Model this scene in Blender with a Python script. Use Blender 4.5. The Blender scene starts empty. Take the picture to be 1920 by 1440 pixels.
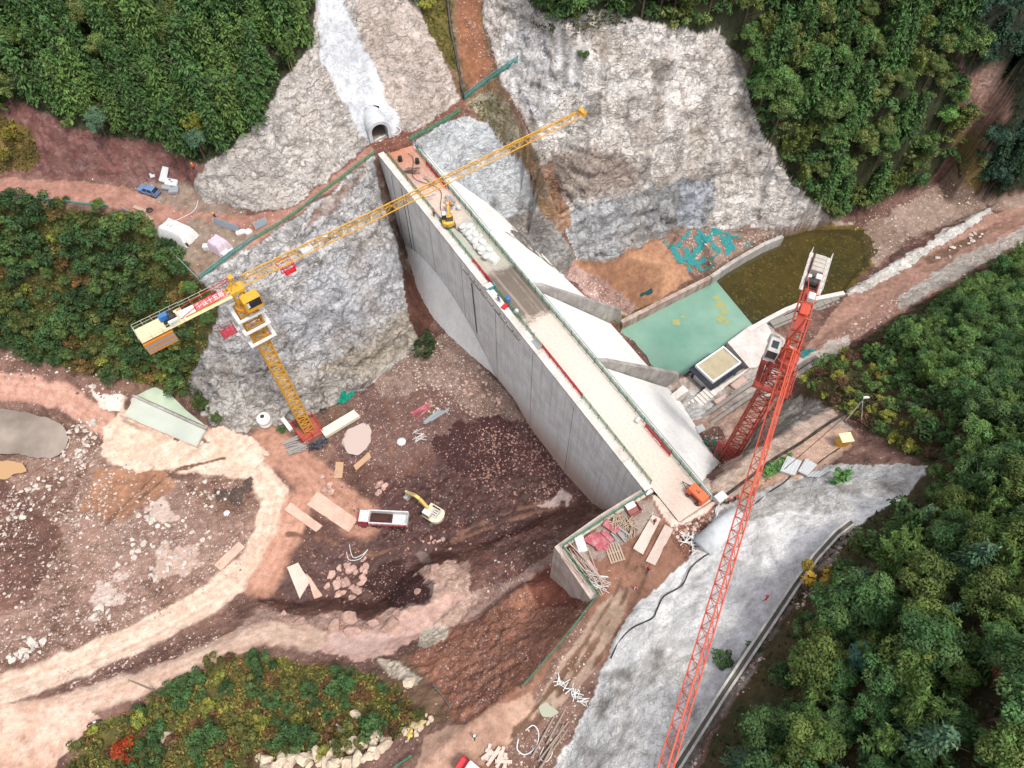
import bpy, bmesh, math, random
import numpy as np
from mathutils import Vector, Matrix, Euler
from mathutils.geometry import delaunay_2d_cdt
random.seed(7); rng = np.random.default_rng(7)
SC = bpy.context.scene
COL = SC.collection
# ------------------------------------------------------------------ camera model
F = 1331.0; TILT = math.radians(32.0); HC = 127.0
SN, CS = math.sin(TILT), math.cos(TILT)
def ray(px, py):
    a = (px-960)/F; b = (720-py)/F
    return Vector((a, SN+b*CS, -CS+b*SN))
def P(px, py, z):
    d = ray(px, py); t = (z-HC)/d.z
    return Vector((d.x*t, d.y*t, z))
def pix(x, y, z):
    zz = z-HC
    dep = y*SN - zz*CS
    u = y*CS + zz*SN
    return 960+F*x/dep, 720-F*u/dep
# ------------------------------------------------------------------ noise
_perm = rng.permutation(256); _perm = np.concatenate([_perm, _perm, _perm])
_g = rng.normal(size=(256, 3)); _g /= np.linalg.norm(_g, axis=1)[:, None]
def perlin(x, y, z):
    x = np.asarray(x, float); y = np.asarray(y, float)+0*x; z = np.asarray(z, float)+0*x
    xi = np.floor(x).astype(int); yi = np.floor(y).astype(int); zi = np.floor(z).astype(int)
    xf, yf, zf = x-xi, y-yi, z-zi
    u, v, w = [t*t*t*(t*(t*6-15)+10) for t in (xf, yf, zf)]
    def g(i, j, k):
        h = _perm[_perm[_perm[(xi+i) & 255]+((yi+j) & 255)]+((zi+k) & 255)]
        gg = _g[h]
        return gg[..., 0]*(xf-i)+gg[..., 1]*(yf-j)+gg[..., 2]*(zf-k)
    def L(a, b, t): return a+(b-a)*t
    return 1.6*L(L(L(g(0,0,0), g(1,0,0), u), L(g(0,1,0), g(1,1,0), u), v),
             L(L(g(0,0,1), g(1,0,1), u), L(g(0,1,1), g(1,1,1), u), v), w)
def fbm(x, y, z, o=4, r=.5, l=2.03):
    s = 0; a = 1
    for i in range(o):
        s = s+a*perlin(x+17*i, y-9*i, z+5*i); x = x*l; y = y*l; z = z*l; a *= r
    return s
def ridge(x, y, z, o=4, r=.5):
    s = 0; a = 1
    for i in range(o):
        s = s+a*(1-2*np.abs(perlin(x+7*i, y+3*i, z-11*i))); x = x*2.1; y = y*2.1; z = z*2.1; a *= r
    return s
_h3 = rng.random((4096, 7))
def facets(x, y, z, tilt=.55):
    """broken rock: every cell of a 3-D Voronoi net gets its own offset and tilt"""
    xi, yi, zi = np.floor(x).astype(int), np.floor(y).astype(int), np.floor(z).astype(int)
    best = np.full(x.shape, 1e9); val = np.zeros(x.shape)
    for i in (-1, 0, 1):
        for j in (-1, 0, 1):
            for k in (-1, 0, 1):
                a, b, c = xi+i, yi+j, zi+k
                h = _h3[(a*73856093 ^ b*19349663 ^ c*83492791) & 4095]
                dx, dy, dz = x-(a+h[..., 0]), y-(b+h[..., 1]), z-(c+h[..., 2]); d = dx*dx+dy*dy+dz*dz
                m = d < best; best = np.where(m, d, best)
                val = np.where(m, (h[..., 3]-.5)*1.2+tilt*2*((h[..., 4]-.5)*dx+(h[..., 5]-.5)*dy+(h[..., 6]-.5)*dz), val)
    return val
def sm(a, b, x):
    t = np.clip((x-a)/(b-a), 0, 1); return t*t*(3-2*t)
def lin(h, k=.8):
    h = h.lstrip('#'); r = []
    for i in (0, 2, 4):
        c = int(h[i:i+2], 16)/255
        r.append(k*(c/12.92 if c < .04045 else ((c+.055)/1.055)**2.4))
    return np.array(r)
def inpoly(px, py, poly):
    n = len(poly); ins = np.zeros(np.shape(px), bool); j = n-1
    for i in range(n):
        xi, yi = poly[i]; xj, yj = poly[j]
        if yi != yj:
            c = ((yi > py) != (yj > py)) & (px < (xj-xi)*(py-yi)/(yj-yi)+xi)
            ins ^= c
        j = i
    return ins
# ------------------------------------------------------------------ dam frame
B0 = Vector((19.6, 42.1, 0)); UD = Vector((-.537, .8436, 0)); VD = Vector((.8436, .537, 0))
def D(u, v, z): return B0+UD*u+VD*v+Vector((0, 0, z))
def uv_of(x, y):
    rx, ry = x-B0.x, y-B0.y
    return rx*UD.x+ry*UD.y, rx*VD.x+ry*VD.y
VT, ZT, SL = 7.9, 29.0, 1.21       # downstream face: z = ZT-(v-VT)*SL
def PF(px, py, dz=0):               # pixel ray onto the downstream face
    d = ray(px, py); o = Vector((0, 0, HC)); t = 90.0
    for i in range(60):
        p = o+d*t; u, v = uv_of(p.x, p.y)
        f = p.z-(ZT-(v-VT)*SL)
        t += f*.45
    return (px, py, p.z+dz)
# ------------------------------------------------------------------ terrain control lines (pixel x, pixel y, height)
LINES = [
 # road outer edge and fence line, left to the dam end
 [(-300,370,30),(0,374,30),(120,380,30),(230,398,30),(285,428,30),(330,484,30),(378,527,30),(440,478,30),(520,428,30),(600,370,30),(660,322,30),(702,290,30)],
 # road inner edge, foot of the slopes
 [(-300,290,31),(0,325,30.5),(120,330,31),(260,340,31),(350,350,31),(380,374,30.7),(450,390,30.7),(520,393,30.7),(560,378,30.7),(640,312,30.7),(690,268,30.8),(735,250,30.8),(800,232,30.8),(862,186,30.8)],
 [(300,380,30.3),(420,430,30.3),(560,395,30.3),(650,318,30.3)],
 # red bank top / forest foot
 [(-300,160,42),(0,190,40),(80,210,40),(200,255,38),(310,265,38),(345,285,37),(370,318,36)],
 # forest right edge on the far left slope
 [(590,0,52),(585,80,47),(520,160,44),(480,230,41),(430,270,39),(375,310,36.5)],
 [(-300,0,53),(0,0,53),(300,0,53),(560,0,52.5),(590,0,52),(640,0,50),(700,0,47),(760,0,44.5),(840,0,43.5),(900,0,43.5)],
 [(700,100,41),(690,180,36)],[(790,120,38.5),(840,90,39)],
 # terrace right edge above the grey block
 [(772,270,30.5),(800,252,30.5),(862,217,30.5),(872,190,31),(920,155,34.5),(970,120,38)],
 [(840,0,43.5),(855,90,38.5),(870,180,31.5)],[(900,0,43.5),(915,100,38),(935,160,34)],
 [(800,330,25.5),(845,365,22.5)],
 # grey block: right edge and foot
 [(925,250,27.5),(990,320,21),(1003,392,14),(930,412,13)],
 [(960,200,32),(1000,285,25),(1030,380,15),(1042,430,11.5)],
 # main cliff
 [(940,135,38.5),(985,230,32.5),(1012,310,26.5),(1050,395,18),(1078,482,8)],
 [(900,0,44),(985,40,43.5),(1060,40,48),(1150,28,49),(1200,38,48),(1300,60,43.5),(1340,70,41.5),(1380,100,38),(1420,240,27),(1480,335,18),(1550,408,8)],
 [(1060,392,17.5),(1150,370,18),(1260,338,18.5),(1400,326,17),(1470,342,15)],
 [(1080,490,7),(1150,482,6.5),(1250,434,6.5),(1350,428,6.5),(1420,430,6),(1480,430,5),(1555,415,5)],
 [(980,440,12),(1010,470,9),(1040,500,8.5)],
 [(1085,500,5.5),(1150,490,5.2),(1250,442,5.2),(1345,436,5),(1420,440,4.8)],
 # upper right hill
 [(960,-60,50),(1100,0,51.5),(1300,0,49),(1500,0,47),(1700,0,48),(1900,0,50),(2200,0,52)],
 [(1500,180,33),(1600,200,31),(1700,170,34),(1780,180,31)],
 [(1560,330,17),(1640,300,19),(1720,280,19)],
 [(1560,412,4.6),(1620,392,5),(1690,366,6),(1760,335,7.5),(1800,270,12),(1830,200,18),(1850,120,26)],
 [(1835,380,5.5),(1850,300,11),(1895,220,19)],[(1860,385,6),(1920,360,7),(2200,300,9)],
 [(1890,140,26),(1940,200,22),(2200,150,30)],
 # valley stream
 [(1600,418,3.5),(1680,400,3.7),(1780,385,4.4),(1840,378,5)],
 [(1650,500,3.4),(1700,445,3.5),(1780,420,3.6),(1850,392,4.6)],
 [(1590,548,5),(1660,508,5.4),(1740,458,5.8),(1855,388,6.5)],
 [(1600,556,4),(1680,510,4.3),(1760,470,4.6),(1860,420,5.2),(1920,395,6)],
 [(1600,590,5.5),(1700,530,6),(1800,480,6.6),(1920,425,8),(2200,330,10)],
 [(1440,610,5),(1500,575,5),(1582,550,5)],
 [(1500,660,5.2),(1560,612,5.4),(1620,582,5.6)],
 # pool basin
 [(1185,602,1),(1325,527,1),(1403,604,1),(1275,690,1)],[(1290,600,1)],
 [(1345,525,1),(1400,490,1.2),(1465,452,1.6),(1570,438,2.2),(1606,446,2.4),(1606,490,2.2),(1575,545,1.8),(1420,600,1)],[(1500,500,1.2)],
 [(1100,540,6.3),(1160,585,5),(1180,592,4.8),(1320,520,4.7),(1395,474,4.8),(1465,440,4.8)],
 [(1170,480,5),(1230,460,5),(1250,500,4.8)],
 # platform round the pump house and the works below it
 [(1285,700,4.5),(1330,735,4.5),(1400,690,4.5),(1440,650,5),(1410,612,4.6)],
 [(1290,745,5.5),(1330,770,6),(1400,720,6),(1470,670,6)],
 [(1310,800,9),(1350,790,8.5),(1440,735,8),(1490,705,8),(1560,655,8),(1590,640,8.2)],
 [(1300,830,12),(1330,868,12.5),(1372,880,12),(1420,795,10.5),(1470,745,9.2)],
 # ridge rock between the orange crane and the path
 [(1335,905,29.3),(1390,862,29),(1440,826,29),(1500,792,28.5),(1550,770,27)],
 [(1345,940,30),(1400,895,30),(1480,850,30),(1575,800,30),(1610,790,30)],
 [(1345,955,30),(1420,930,31),(1500,900,31.5),(1560,850,31.5),(1620,825,31.5)],
 [(1505,715,16),(1570,690,18),(1620,650,14),(1700,590,13),(1780,545,12),(1920,480,12),(2300,400,14)],
 [(1496,708,9.5),(1595,648,9.5),(1680,592,9.5),(1765,540,9.5),(1920,462,9.5)],
 [(1590,760,27),(1640,740,26),(1720,690,24),(1820,620,22),(1920,580,22),(2300,520,24)],
 # right slope: channel line, forest
 [(1330,1000,30),(1400,960,33),(1500,940,34.5),(1600,890,36),(1690,870,38)],
 [(1740,878,40),(1640,965,40.5),(1562,1008,40),(1485,1100,40),(1385,1238,40),(1275,1432,40),(1230,1520,40)],
 [(1800,790,38),(1920,740,36),(2300,650,40)],
 [(1920,1000,52),(1700,1150,50),(1500,1430,50),(1400,1600,50),(2300,1100,66),(2300,1600,70),(1920,1440,62)],
 # near shotcrete foot, site road
 [(1325,1000,30),(1290,1050,30),(1240,1090,30),(1165,1165,29.6),(1115,1280,29),(1075,1380,28.4),(1040,1450,28),(1000,1600,27.5)],
 [(1208,925,30),(1130,975,30),(1056,1027,30),(1090,1075,30),(1119,1116,29.8),(1060,1190,29.3),(980,1290,28.5),(900,1345,27.8),(850,1385,27.2),(790,1440,26.6),(700,1560,26)],
 [(1240,1000,30),(1200,1080,29.9),(1120,1200,29.4),(1040,1310,28.6),(950,1400,27.6),(900,1440,27.2)],
 # pit side of the near end
 [(1205,926,24),(1130,980,19),(1050,1034,17),(1044,1082,17),(1075,1104,22),(1112,1120,28)],
 # pit
 [(400,800,2.6),(440,806,2.4),(520,800,2),(600,770,2),(660,735,2.2),(720,695,2.6),(784,645,3),(806,605,3.6)],
 [(355,704,4.5),(395,792,3)],
 [(728,420,15),(750,480,9),(775,540,5.5),(805,598,4)],
 [(700,305,29.5),(708,350,24),(722,405,19),(745,475,15),(762,545,11),(780,618,6)],
 [(450,690,11),(560,680,10),(660,640,10),(755,570,10)],
 [(640,800,1),(740,980,0),(900,850,.5),(830,900,0),(700,880,.8),(660,1000,0),(640,1100,-.6),(700,1120,-.6),(850,1000,0)],
 [(842,612,4.5),(900,690,5),(960,748,6),(1005,790,4),(1060,880,4),(1120,945,7),(1150,960,9)],
 [(880,700,3.5),(960,800,2),(1040,900,2.2)],
 [(1090,962,8.5),(1030,985,6.5),(970,1012,5),(880,1045,4),(825,1052,4.5),(775,1095,5),(742,1135,5),(690,1152,5),(630,1140,4.6),(560,1150,4.2),(480,1130,3.5)],
 [(1080,950,4),(1010,972,2.4),(960,1000,1.4),(870,1032,.9),(810,1042,.6),(755,1085,0),(725,1120,-.2),(690,1136,-.3),(635,1122,-.2),(560,1132,.6),(500,1120,1.4)],
 [(1045,1015,12),(960,1035,8),(880,1085,8),(790,1130,7.6),(700,1180,7)],
 [(1040,1060,13.5),(960,1112,11),(880,1172,9.8),(800,1185,9.2),(700,1205,8.6),(600,1205,8.2)],
 [(970,1102,14.5),(900,1160,12.5),(850,1190,11.5)],
 [(1000,1140,15),(1075,1120,20.5),(1040,1160,21)],[(985,1090,16),(1010,1135,15.2)],
 [(960,1200,19),(870,1260,18),(820,1290,20)],
 [(760,1225,12),(740,1260,13.5),(780,1310,19.5),(820,1345,23)],
 # bush hill at the bottom
 [(170,1350,9.5),(240,1332,9.3),(330,1275,9.3),(430,1222,9.3),(560,1232,10),(640,1248,11.5),(715,1264,14)],
 [(130,1440,10),(100,1600,11)],[(500,1350,15.5),(640,1330,17),(330,1400,13.5),(700,1380,20.5),(600,1410,20),(480,1430,18)],
 [(760,1400,24),(640,1440,22.5),(480,1480,20.5),(500,1600,22)],
 # pale roads
 [(310,800,2.2),(430,830,2),(505,900,2),(505,1000,2),(470,1080,2.6),(400,1130,3.6),(280,1190,5.2),(130,1255,7),(0,1300,8.2),(-300,1400,10)],
 [(540,920,1.6),(550,1010,1.6),(500,1100,2.6),(400,1175,4.4),(250,1240,6.2),(100,1295,8)],
 [(420,1190,6.4),(300,1240,7.6),(200,1275,8.6)],
 [(500,1180,7.8),(400,1215,8.8),(250,1275,9),(100,1310,8.8),(0,1330,9)],
 [(0,1440,9.6),(-300,1600,11)],
 [(380,780,2),(300,730,1.8)],
 # left flat
 [(-300,700,5),(0,720,4.2),(100,735,4),(180,790,3.2),(250,860,2.4)],[(-300,900,3.5),(0,960,3.6),(200,1000,3.4),(0,1100,5),(0,1200,6.6),(-300,1200,7)],
 [(350,960,3),(420,890,2.6),(460,960,2.4),(430,1050,2.8)],[(395,930,1.4),(425,960,1.2)],
 [(0,775,1.2),(60,790,.9),(110,810,1.1),(90,845,1.4),(0,850,1.3),(-200,820,1)],
 [(-300,640,10),(0,650,7.5),(130,703,5.6),(230,722,5),(335,742,4.2)],
 [(-300,560,16),(100,570,13),(250,600,12)],
]
AREA0 = (-300, -250)
def build_tin():
    pts = []
    for ln in LINES:
        w = [P(*q) for q in ln]
        for a, b in zip(w[:-1], w[1:]):
            n = max(1, int((b-a).length/1.2))
            for i in range(n): pts.append(a.lerp(b, i/n))
        pts.append(w[-1])
    # dam toe intersections on the downstream side
    toe = [PF(*q) for q in ((880,395),(930,425),(985,462),(1020,490),(1060,520),(1100,545),(1150,575))]
    w = [P(*q) for q in toe]
    for a, b in zip(w[:-1], w[1:]):
        for i in range(5): pts.append(a.lerp(b, i/5))
    for q in ((1225,655),(1190,620),(1262,700)): pts.append(P(*q, 1.5))
    for q in ((1240,715),(1275,752),(1305,800),(1300,835),(1335,885)): pts.append(P(*PF(*q)))
    # under the dam
    for u in range(6, 84, 4):
        pts.append(D(u, 4, 3 if u > 8 else 12))
    # far surroundings
    for x in range(-300, 360, 60):
        pts.append(Vector((x, 190, 78+6*math.sin(x*.03)))); pts.append(Vector((x, 320, 110+12*math.sin(x*.02))))
    for q in ((-170,60,6),(-170,90,20),(-170,120,38),(-300,60,10),(-300,100,45),(-170,20,10),(-300,20,12),(-120,-20,12),(-300,-120,20),(-60,-60,20),(0,-60,26),(20,-60,30),(60,-60,62),(160,-40,85),(160,40,66),(300,40,100),(170,85,24),(170,120,16),(320,110,40),(320,-120,110),(0,-150,40),(150,-150,90),(-150,-150,30),(-150,190,80)):
        pts.append(Vector(q))
    seen = {}; out = []
    for p in pts:
        k = (round(p.x/.25), round(p.y/.25))
        if k in seen: continue
        seen[k] = 1; out.append(p)
    r = delaunay_2d_cdt([Vector((p.x, p.y)) for p in out], [], [], 0, 1e-4)
    vs, tris, ov = r[0], r[2], r[3]
    zz = np.array([out[o[0]].z if o else 0 for o in ov]); vv = np.array([(v.x, v.y) for v in vs])
    return vv, zz, np.array([t for t in tris if len(t) == 3])
STEP = .29
def axis(lo, hi, far):
    core = np.arange(lo, hi, STEP); a = []; x, s = lo, STEP
    while x > -far: s *= 1.16; x -= s; a.append(x)
    b = []; x, s = core[-1], STEP
    while x < far: s *= 1.16; x += s; b.append(x)
    return np.concatenate([np.array(a[::-1]), core, np.array(b)])
GX = axis(-112, 116, 280); GY = axis(-4, 148, 170); GY = GY[GY > -140]
def sample_tin():
    vv, zz, tris = build_tin()
    Z = np.full((len(GY), len(GX)), np.nan)
    for t in tris:
        a, b, c = vv[t]
        x0, x1 = min(a[0], b[0], c[0]), max(a[0], b[0], c[0]); y0, y1 = min(a[1], b[1], c[1]), max(a[1], b[1], c[1])
        i0, i1 = np.searchsorted(GX, [x0, x1+1e-9]); j0, j1 = np.searchsorted(GY, [y0, y1+1e-9])
        if i0 >= i1 or j0 >= j1: continue
        X, Y = np.meshgrid(GX[i0:i1], GY[j0:j1])
        den = (b[1]-c[1])*(a[0]-c[0])+(c[0]-b[0])*(a[1]-c[1])
        if abs(den) < 1e-9: continue
        l1 = ((b[1]-c[1])*(X-c[0])+(c[0]-b[0])*(Y-c[1]))/den
        l2 = ((c[1]-a[1])*(X-c[0])+(a[0]-c[0])*(Y-c[1]))/den
        l3 = 1-l1-l2
        m = (l1 >= -1e-6) & (l2 >= -1e-6) & (l3 >= -1e-6)
        sub = Z[j0:j1, i0:i1]; val = l1*zz[t[0]]+l2*zz[t[1]]+l3*zz[t[2]]
        sub[m] = val[m]
    Z[np.isnan(Z)] = 40
    return Z
def blur(a, n=1):
    for _ in range(n):
        p = np.pad(a, 1, mode='edge')
        a = (p[:-2,1:-1]+p[2:,1:-1]+p[1:-1,:-2]+p[1:-1,2:]+2*p[1:-1,1:-1])/6
    return a
GZ = blur(sample_tin(), 3)
XX, YY = np.meshgrid(GX, GY)
UU, VV = uv_of(XX, YY)
m = sm(-1.2, -.2, VV)*(1-sm(7.6, 8.4, VV))*sm(-1, .6, UU)*(1-sm(85.2, 86.2, UU))
GZ = GZ*(1-m)+np.minimum(GZ, 26)*m
m = sm(1.0, 1.5, VV)*(1-sm(7.8, 8.4, VV))*sm(-6.6, -6.0, UU)*(1-sm(1, 2, UU))
GZ = GZ*(1-m)+np.minimum(GZ, 28.6)*m
POOL_A = [(1150,606),(1334,516),(1412,610),(1278,706),(1240,704)]
POOL_B = [(1327,522),(1400,472),(1466,444),(1530,430),(1585,432),(1618,448),(1630,470),(1615,500),(1592,525),(1578,552),(1500,566),(1404,612)]
FORD = [(236,752),(250,736),(292,722),(330,742),(392,802),(370,842),(228,782)]
for pl_, zz_ in ((POOL_A, 1.2), (POOL_B, 1.9), (FORD, 1.75)):
    w_ = [tuple(P(a, b, 2.9).xy) for a, b in pl_]; jx_ = .9*fbm(XX*.22, YY*.22, 0*XX, 3)
    mk = blur(inpoly(XX+jx_, YY+jx_, w_).astype(float), 4)
    GZ = GZ*(1-mk)+np.minimum(GZ, zz_)*mk
PX, PY = pix(XX, YY, GZ)
# ------------------------------------------------------------------ zones painted on the ground (traced areas of real materials)
N1 = fbm(XX*.07, YY*.07, GZ*.07, 4); N2 = fbm(XX*.35, YY*.35, GZ*.35, 4); N3 = fbm(XX*1.3, YY*1.3, GZ*1.3, 3)
JX = fbm(XX*.25+50, YY*.25, 0*XX, 4); JY = fbm(XX*.25, YY*.25+80, 0*XX, 4)
shape = XX.shape
C1 = np.zeros(shape+(3,)); ROCK = np.zeros(shape); GRAIN = np.zeros(shape); AMP = np.zeros(shape); WET = np.zeros(shape); ROCKD = np.zeros(shape)
CLS = np.zeros(shape, int)
CLASSES = ['ground', 'hillside', 'rock_slope', 'dirt_road', 'shotcrete_slope', 'streambed']
def zone(poly, ca, cb=None, rock=0, grain=0, amp=.12, wet=0, cls='ground', jit=7, sc=.5, k=.8, only=None):
    m = inpoly(PX+JX*jit, PY+JY*jit, poly) if poly is not None else np.ones(shape, bool)
    if only is not None: m &= only
    a = lin(ca, k); b = lin(cb or ca, k)
    t = sm(-.5, .5, N1*(1-sc)+N2*sc+.25*N3)[..., None]
    C1[m] = (a+(b-a)*t)[m]
    for A, v in ((ROCK, rock), (GRAIN, grain), (AMP, amp), (WET, wet)): A[m] = v
    CLS[m] = CLASSES.index(cls)
    return m
zone(None, '#7d6055', '#5c453e', grain=.5, amp=.25)
FORESTS = {
 'upper_left': [(-500,-500),(640,-500),(600,-60),(592,0),(588,80),(525,160),(484,232),(432,275),(380,312),(345,292),(300,270),(200,262),(120,230),(60,205),(-500,190)],
 'upper_right': [(930,-500),(955,-40),(1000,14),(1060,40),(1110,18),(1200,34),(1280,56),(1345,62),(1385,105),(1424,240),(1484,333),(1553,408),(1600,396),(1680,362),(1745,338),(1785,285),(1795,225),(1800,150),(1800,60),(1800,-500)],
 'far_right': [(1800,-500),(1800,60),(1812,140),(1850,125),(1890,150),(1895,220),(1850,240),(1830,330),(1850,372),(1920,358),(2400,280),(2400,-500)],
 'right': [(2500,430),(1920,467),(1770,545),(1670,603),(1590,655),(1505,708),(1500,742),(1560,762),(1620,800),(1700,850),(1742,880),(1695,930),(1610,985),(1575,1010),(1500,1095),(1470,1150),(1430,1230),(1360,1340),(1310,1440),(1270,1640),(2500,1640)],
}
BUSHES = {
 'left': [(-500,388),(0,384),(150,392),(270,415),(325,480),(370,530),(415,560),(405,600),(388,655),(355,705),(335,740),(300,728),(230,712),(130,695),(0,648),(-500,630)],
 'bottom': [(110,1480),(170,1360),(240,1340),(330,1282),(430,1228),(520,1232),(560,1240),(640,1256),(715,1272),(760,1305),(790,1345),(765,1375),(690,1395),(640,1410),(480,1430),(430,1600),(100,1600)],
}
zone(FORESTS['upper_left'], '#3f4030', '#2c301f', cls='hillside', amp=.3)
zone(FORESTS['upper_right'], '#3e4130', '#333521', cls='hillside', amp=.3)
zone(FORESTS['far_right'], '#3b3f33', '#2c3126', cls='hillside', amp=.3)
zone(FORESTS['right'], '#3f3d2a', '#54462f', cls='hillside', amp=.3)
zone(BUSHES['left'], '#56502f', '#3f3d24', cls='hillside', amp=.3)
zone(BUSHES['bottom'], '#6b5f38', '#4f4a2c', cls='hillside', amp=.2)
# left flat: gravelly, pit: dark wet earth
zone([(-500,760),(0,770),(200,800),(330,900),(420,870),(480,920),(480,1010),(420,1100),(250,1190),(60,1250),(-500,1380)], '#94776a', '#6b5044', grain=.75, amp=.4)
zone([(-500,880),(20,900),(120,1000),(60,1130),(-500,1300)], '#76574d', '#5d443c', grain=.45, amp=.3)
zone([(200,820),(330,900),(420,980),(380,1060),(250,1090),(120,1010),(150,900)], '#9a7d70', '#7f6559', grain=.85, amp=.25)
zone([(180,880),(300,880),(330,910),(230,975),(150,960)], '#a2795f', '#8b6550', grain=.15, amp=.12)
zone([(-500,640),(0,655),(130,705),(235,722),(335,745),(250,790),(180,800),(100,745),(-500,735)], '#7d5f54', '#604a40', grain=.4, amp=.25)
PIT = zone([(640,760),(700,700),(790,650),(845,610),(900,690),(960,745),(1000,790),(1060,880),(1110,945),(1090,985),(1030,1000),(960,1035),(880,1060),(825,1060),(775,1105),(740,1145),(690,1158),(630,1146),(560,1155),(480,1130),(520,1020),(600,930),(640,860)], '#614238', '#4c332b', grain=.45, amp=.22, wet=.35)
zone([(880,790),(1010,800),(1060,890),(1060,960),(960,1010),(870,1030),(700,1010),(720,900),(800,880),(840,820)], '#4b2c27', '#3a221d', grain=.35, amp=.25, wet=.5)
zone([(600,1010),(760,1010),(860,1040),(770,1100),(735,1142),(690,1152),(630,1140),(560,1140),(520,1100)], '#53352e', '#412822', grain=.3, amp=.2, wet=.5)
zone([(640,760),(720,690),(840,640),(920,700),(950,750),(840,810),(760,880),(650,870),(600,800)], '#6a4f47', '#57403a', grain=.6, amp=.22, wet=.3)
zone([(700,700),(800,640),(850,620),(900,680),(960,740),(980,790),(900,790),(850,740),(800,720),(720,760)], '#857065', '#6a544c', grain=.9, amp=.2)
zone([(380,800),(600,765),(640,750),(660,770),(600,860),(560,850),(500,840)], '#6c5448', '#574539', grain=.5, amp=.15)
# pit benches
zone([(480,1140),(560,1155),(640,1146),(692,1160),(745,1140),(780,1098),(830,1060),(880,1050),(970,1018),(1040,985),(1050,1020),(1045,1060),(960,1115),(880,1175),(800,1190),(700,1210),(560,1210),(420,1205)], '#ad8b7e', '#8c6b60', rock=.5, grain=.3, amp=.4, cls='rock_slope')
zone([(755,1110),(800,1058),(850,1050),(880,1075),(920,1095),(860,1170),(790,1190),(730,1190),(700,1170)], '#c9a999', '#a58474', rock=.4, grain=.2, amp=.4, cls='rock_slope')
zone([(770,1105),(800,1085),(818,1095),(800,1130),(750,1145)], '#6b5a57', '#5a4a48', amp=.1, wet=.5)
zone([(880,1040),(1010,985),(1040,990),(1045,1030),(960,1085),(880,1110)], '#7b564c', '#633f38', rock=.4, grain=.35, amp=.3)
zone([(560,1195),(700,1180),(860,1110),(880,1120),(800,1180),(760,1215),(700,1240),(620,1228)], '#c3a296', '#b39286', grain=.15, amp=.12)
zone([(600,1190),(680,1188),(740,1190),(720,1222),(640,1225)], '#c9aca2', '#bfa094', amp=.05, wet=.6)
zone([(800,1190),(880,1170),(970,1100),(1045,1050),(1050,1085),(1115,1118),(1060,1200),(985,1290),(900,1345),(850,1350),(800,1300),(760,1240)], '#9c6d59', '#7f5646', grain=.8, amp=.35)
zone([(985,1090),(1040,1060),(1045,1085),(1110,1118),(1080,1140),(1010,1140)], '#7a4c3f', '#633c32', grain=.35, amp=.15)
zone([(710,1270),(760,1230),(820,1290),(850,1350),(800,1370),(770,1330)], '#7d6350', '#66503f', grain=.4, amp=.2)
zone([(790,1180),(835,1170),(840,1190),(800,1220),(780,1212)], '#cbbfae', '#b6a796', rock=.5, amp=.3, cls='rock_slope')
zone([(705,1238),(745,1240),(785,1270),(778,1280),(730,1265)], '#cfc3b2', '#b4a592', rock=.5, amp=.3, cls='rock_slope')
# site road to the near dam end
zone([(1208,925),(1130,975),(1056,1027),(1090,1075),(1119,1116),(1060,1190),(980,1290),(900,1345),(850,1385),(790,1440),(690,1600),(1000,1600),(1045,1440),(1078,1380),(1118,1280),(1168,1165),(1243,1090),(1293,1050),(1328,1000),(1340,940),(1320,900)], '#8f6a59', '#7d5a4b', grain=.3, amp=.08, cls='dirt_road')
zone([(1000,1300),(1100,1130),(1120,1280),(1080,1380),(1040,1450),(1000,1600),(900,1600),(930,1440)], '#7f6458', '#6d5248', grain=.8, amp=.15)
zone([(1120,1140),(1160,1100),(1185,1115),(1120,1250),(1030,1340),(1000,1330),(1060,1230)], '#a08a7a', '#8a7565', grain=.2, amp=.06, cls='dirt_road')
zone([(800,1380),(900,1340),(990,1300),(1010,1330),(950,1400),(900,1440),(850,1600),(700,1600),(780,1440)], '#b0907d', '#977665', grain=.1, amp=.05, cls='dirt_road')
zone([(1190,940),(1222,935),(1240,975),(1215,990),(1130,1050),(1080,1040),(1120,990)], '#a4958c', '#8d7c72', grain=.5, amp=.06)
zone([(1325,965),(1350,950),(1355,985),(1325,1040),(1290,1050),(1255,1010),(1262,985)], '#7b5647', '#664537', grain=.6, amp=.25)
PALE = zone([(1212,900),(1225,935),(1243,968),(1262,992),(1290,978),(1322,963),(1345,945),(1330,900),(1290,860),(1240,860)], '#d6c1b4', '#cab2a3', grain=.05, amp=.03, cls='dirt_road', jit=3)
# upper left: red bank, road, terrace
zone([(-500,160),(0,185),(60,200),(120,228),(200,258),(300,268),(345,290),(370,318),(368,350),(380,375),(270,345),(120,332),(-500,330)], '#7d5650', '#67433f', rock=.3, grain=.2, amp=.45, cls='hillside')
zone([(-500,200),(0,215),(60,240),(75,290),(60,322),(0,322),(-500,310)], '#6d5b34', '#59492c', amp=.25, cls='hillside')
zone([(270,340),(368,345),(400,372),(460,388),(470,430),(390,520),(330,480),(285,425),(230,395)], '#8f7d70', '#776358', grain=.35, amp=.1, cls='dirt_road')
zone([(-500,335),(0,334),(120,338),(240,352),(330,392),(430,405),(520,398),(565,382),(645,318),(692,275),(706,287),(660,325),(600,372),(520,430),(440,480),(380,525),(330,482),(285,426),(230,394),(120,377),(-500,368)], '#a0776a', '#8b6558', grain=.15, amp=.08, cls='dirt_road')
zone([(285,426),(330,482),(378,525),(420,490),(470,440),(430,420),(360,410)], '#8a7a6d', '#74604f', grain=.4, amp=.1, cls='dirt_road')
zone([(690,270),(735,250),(760,225),(800,232),(862,188),(872,200),(862,217),(800,252),(772,270),(730,300),(706,292)], '#7d5649', '#694439', grain=.5, amp=.35)
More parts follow.
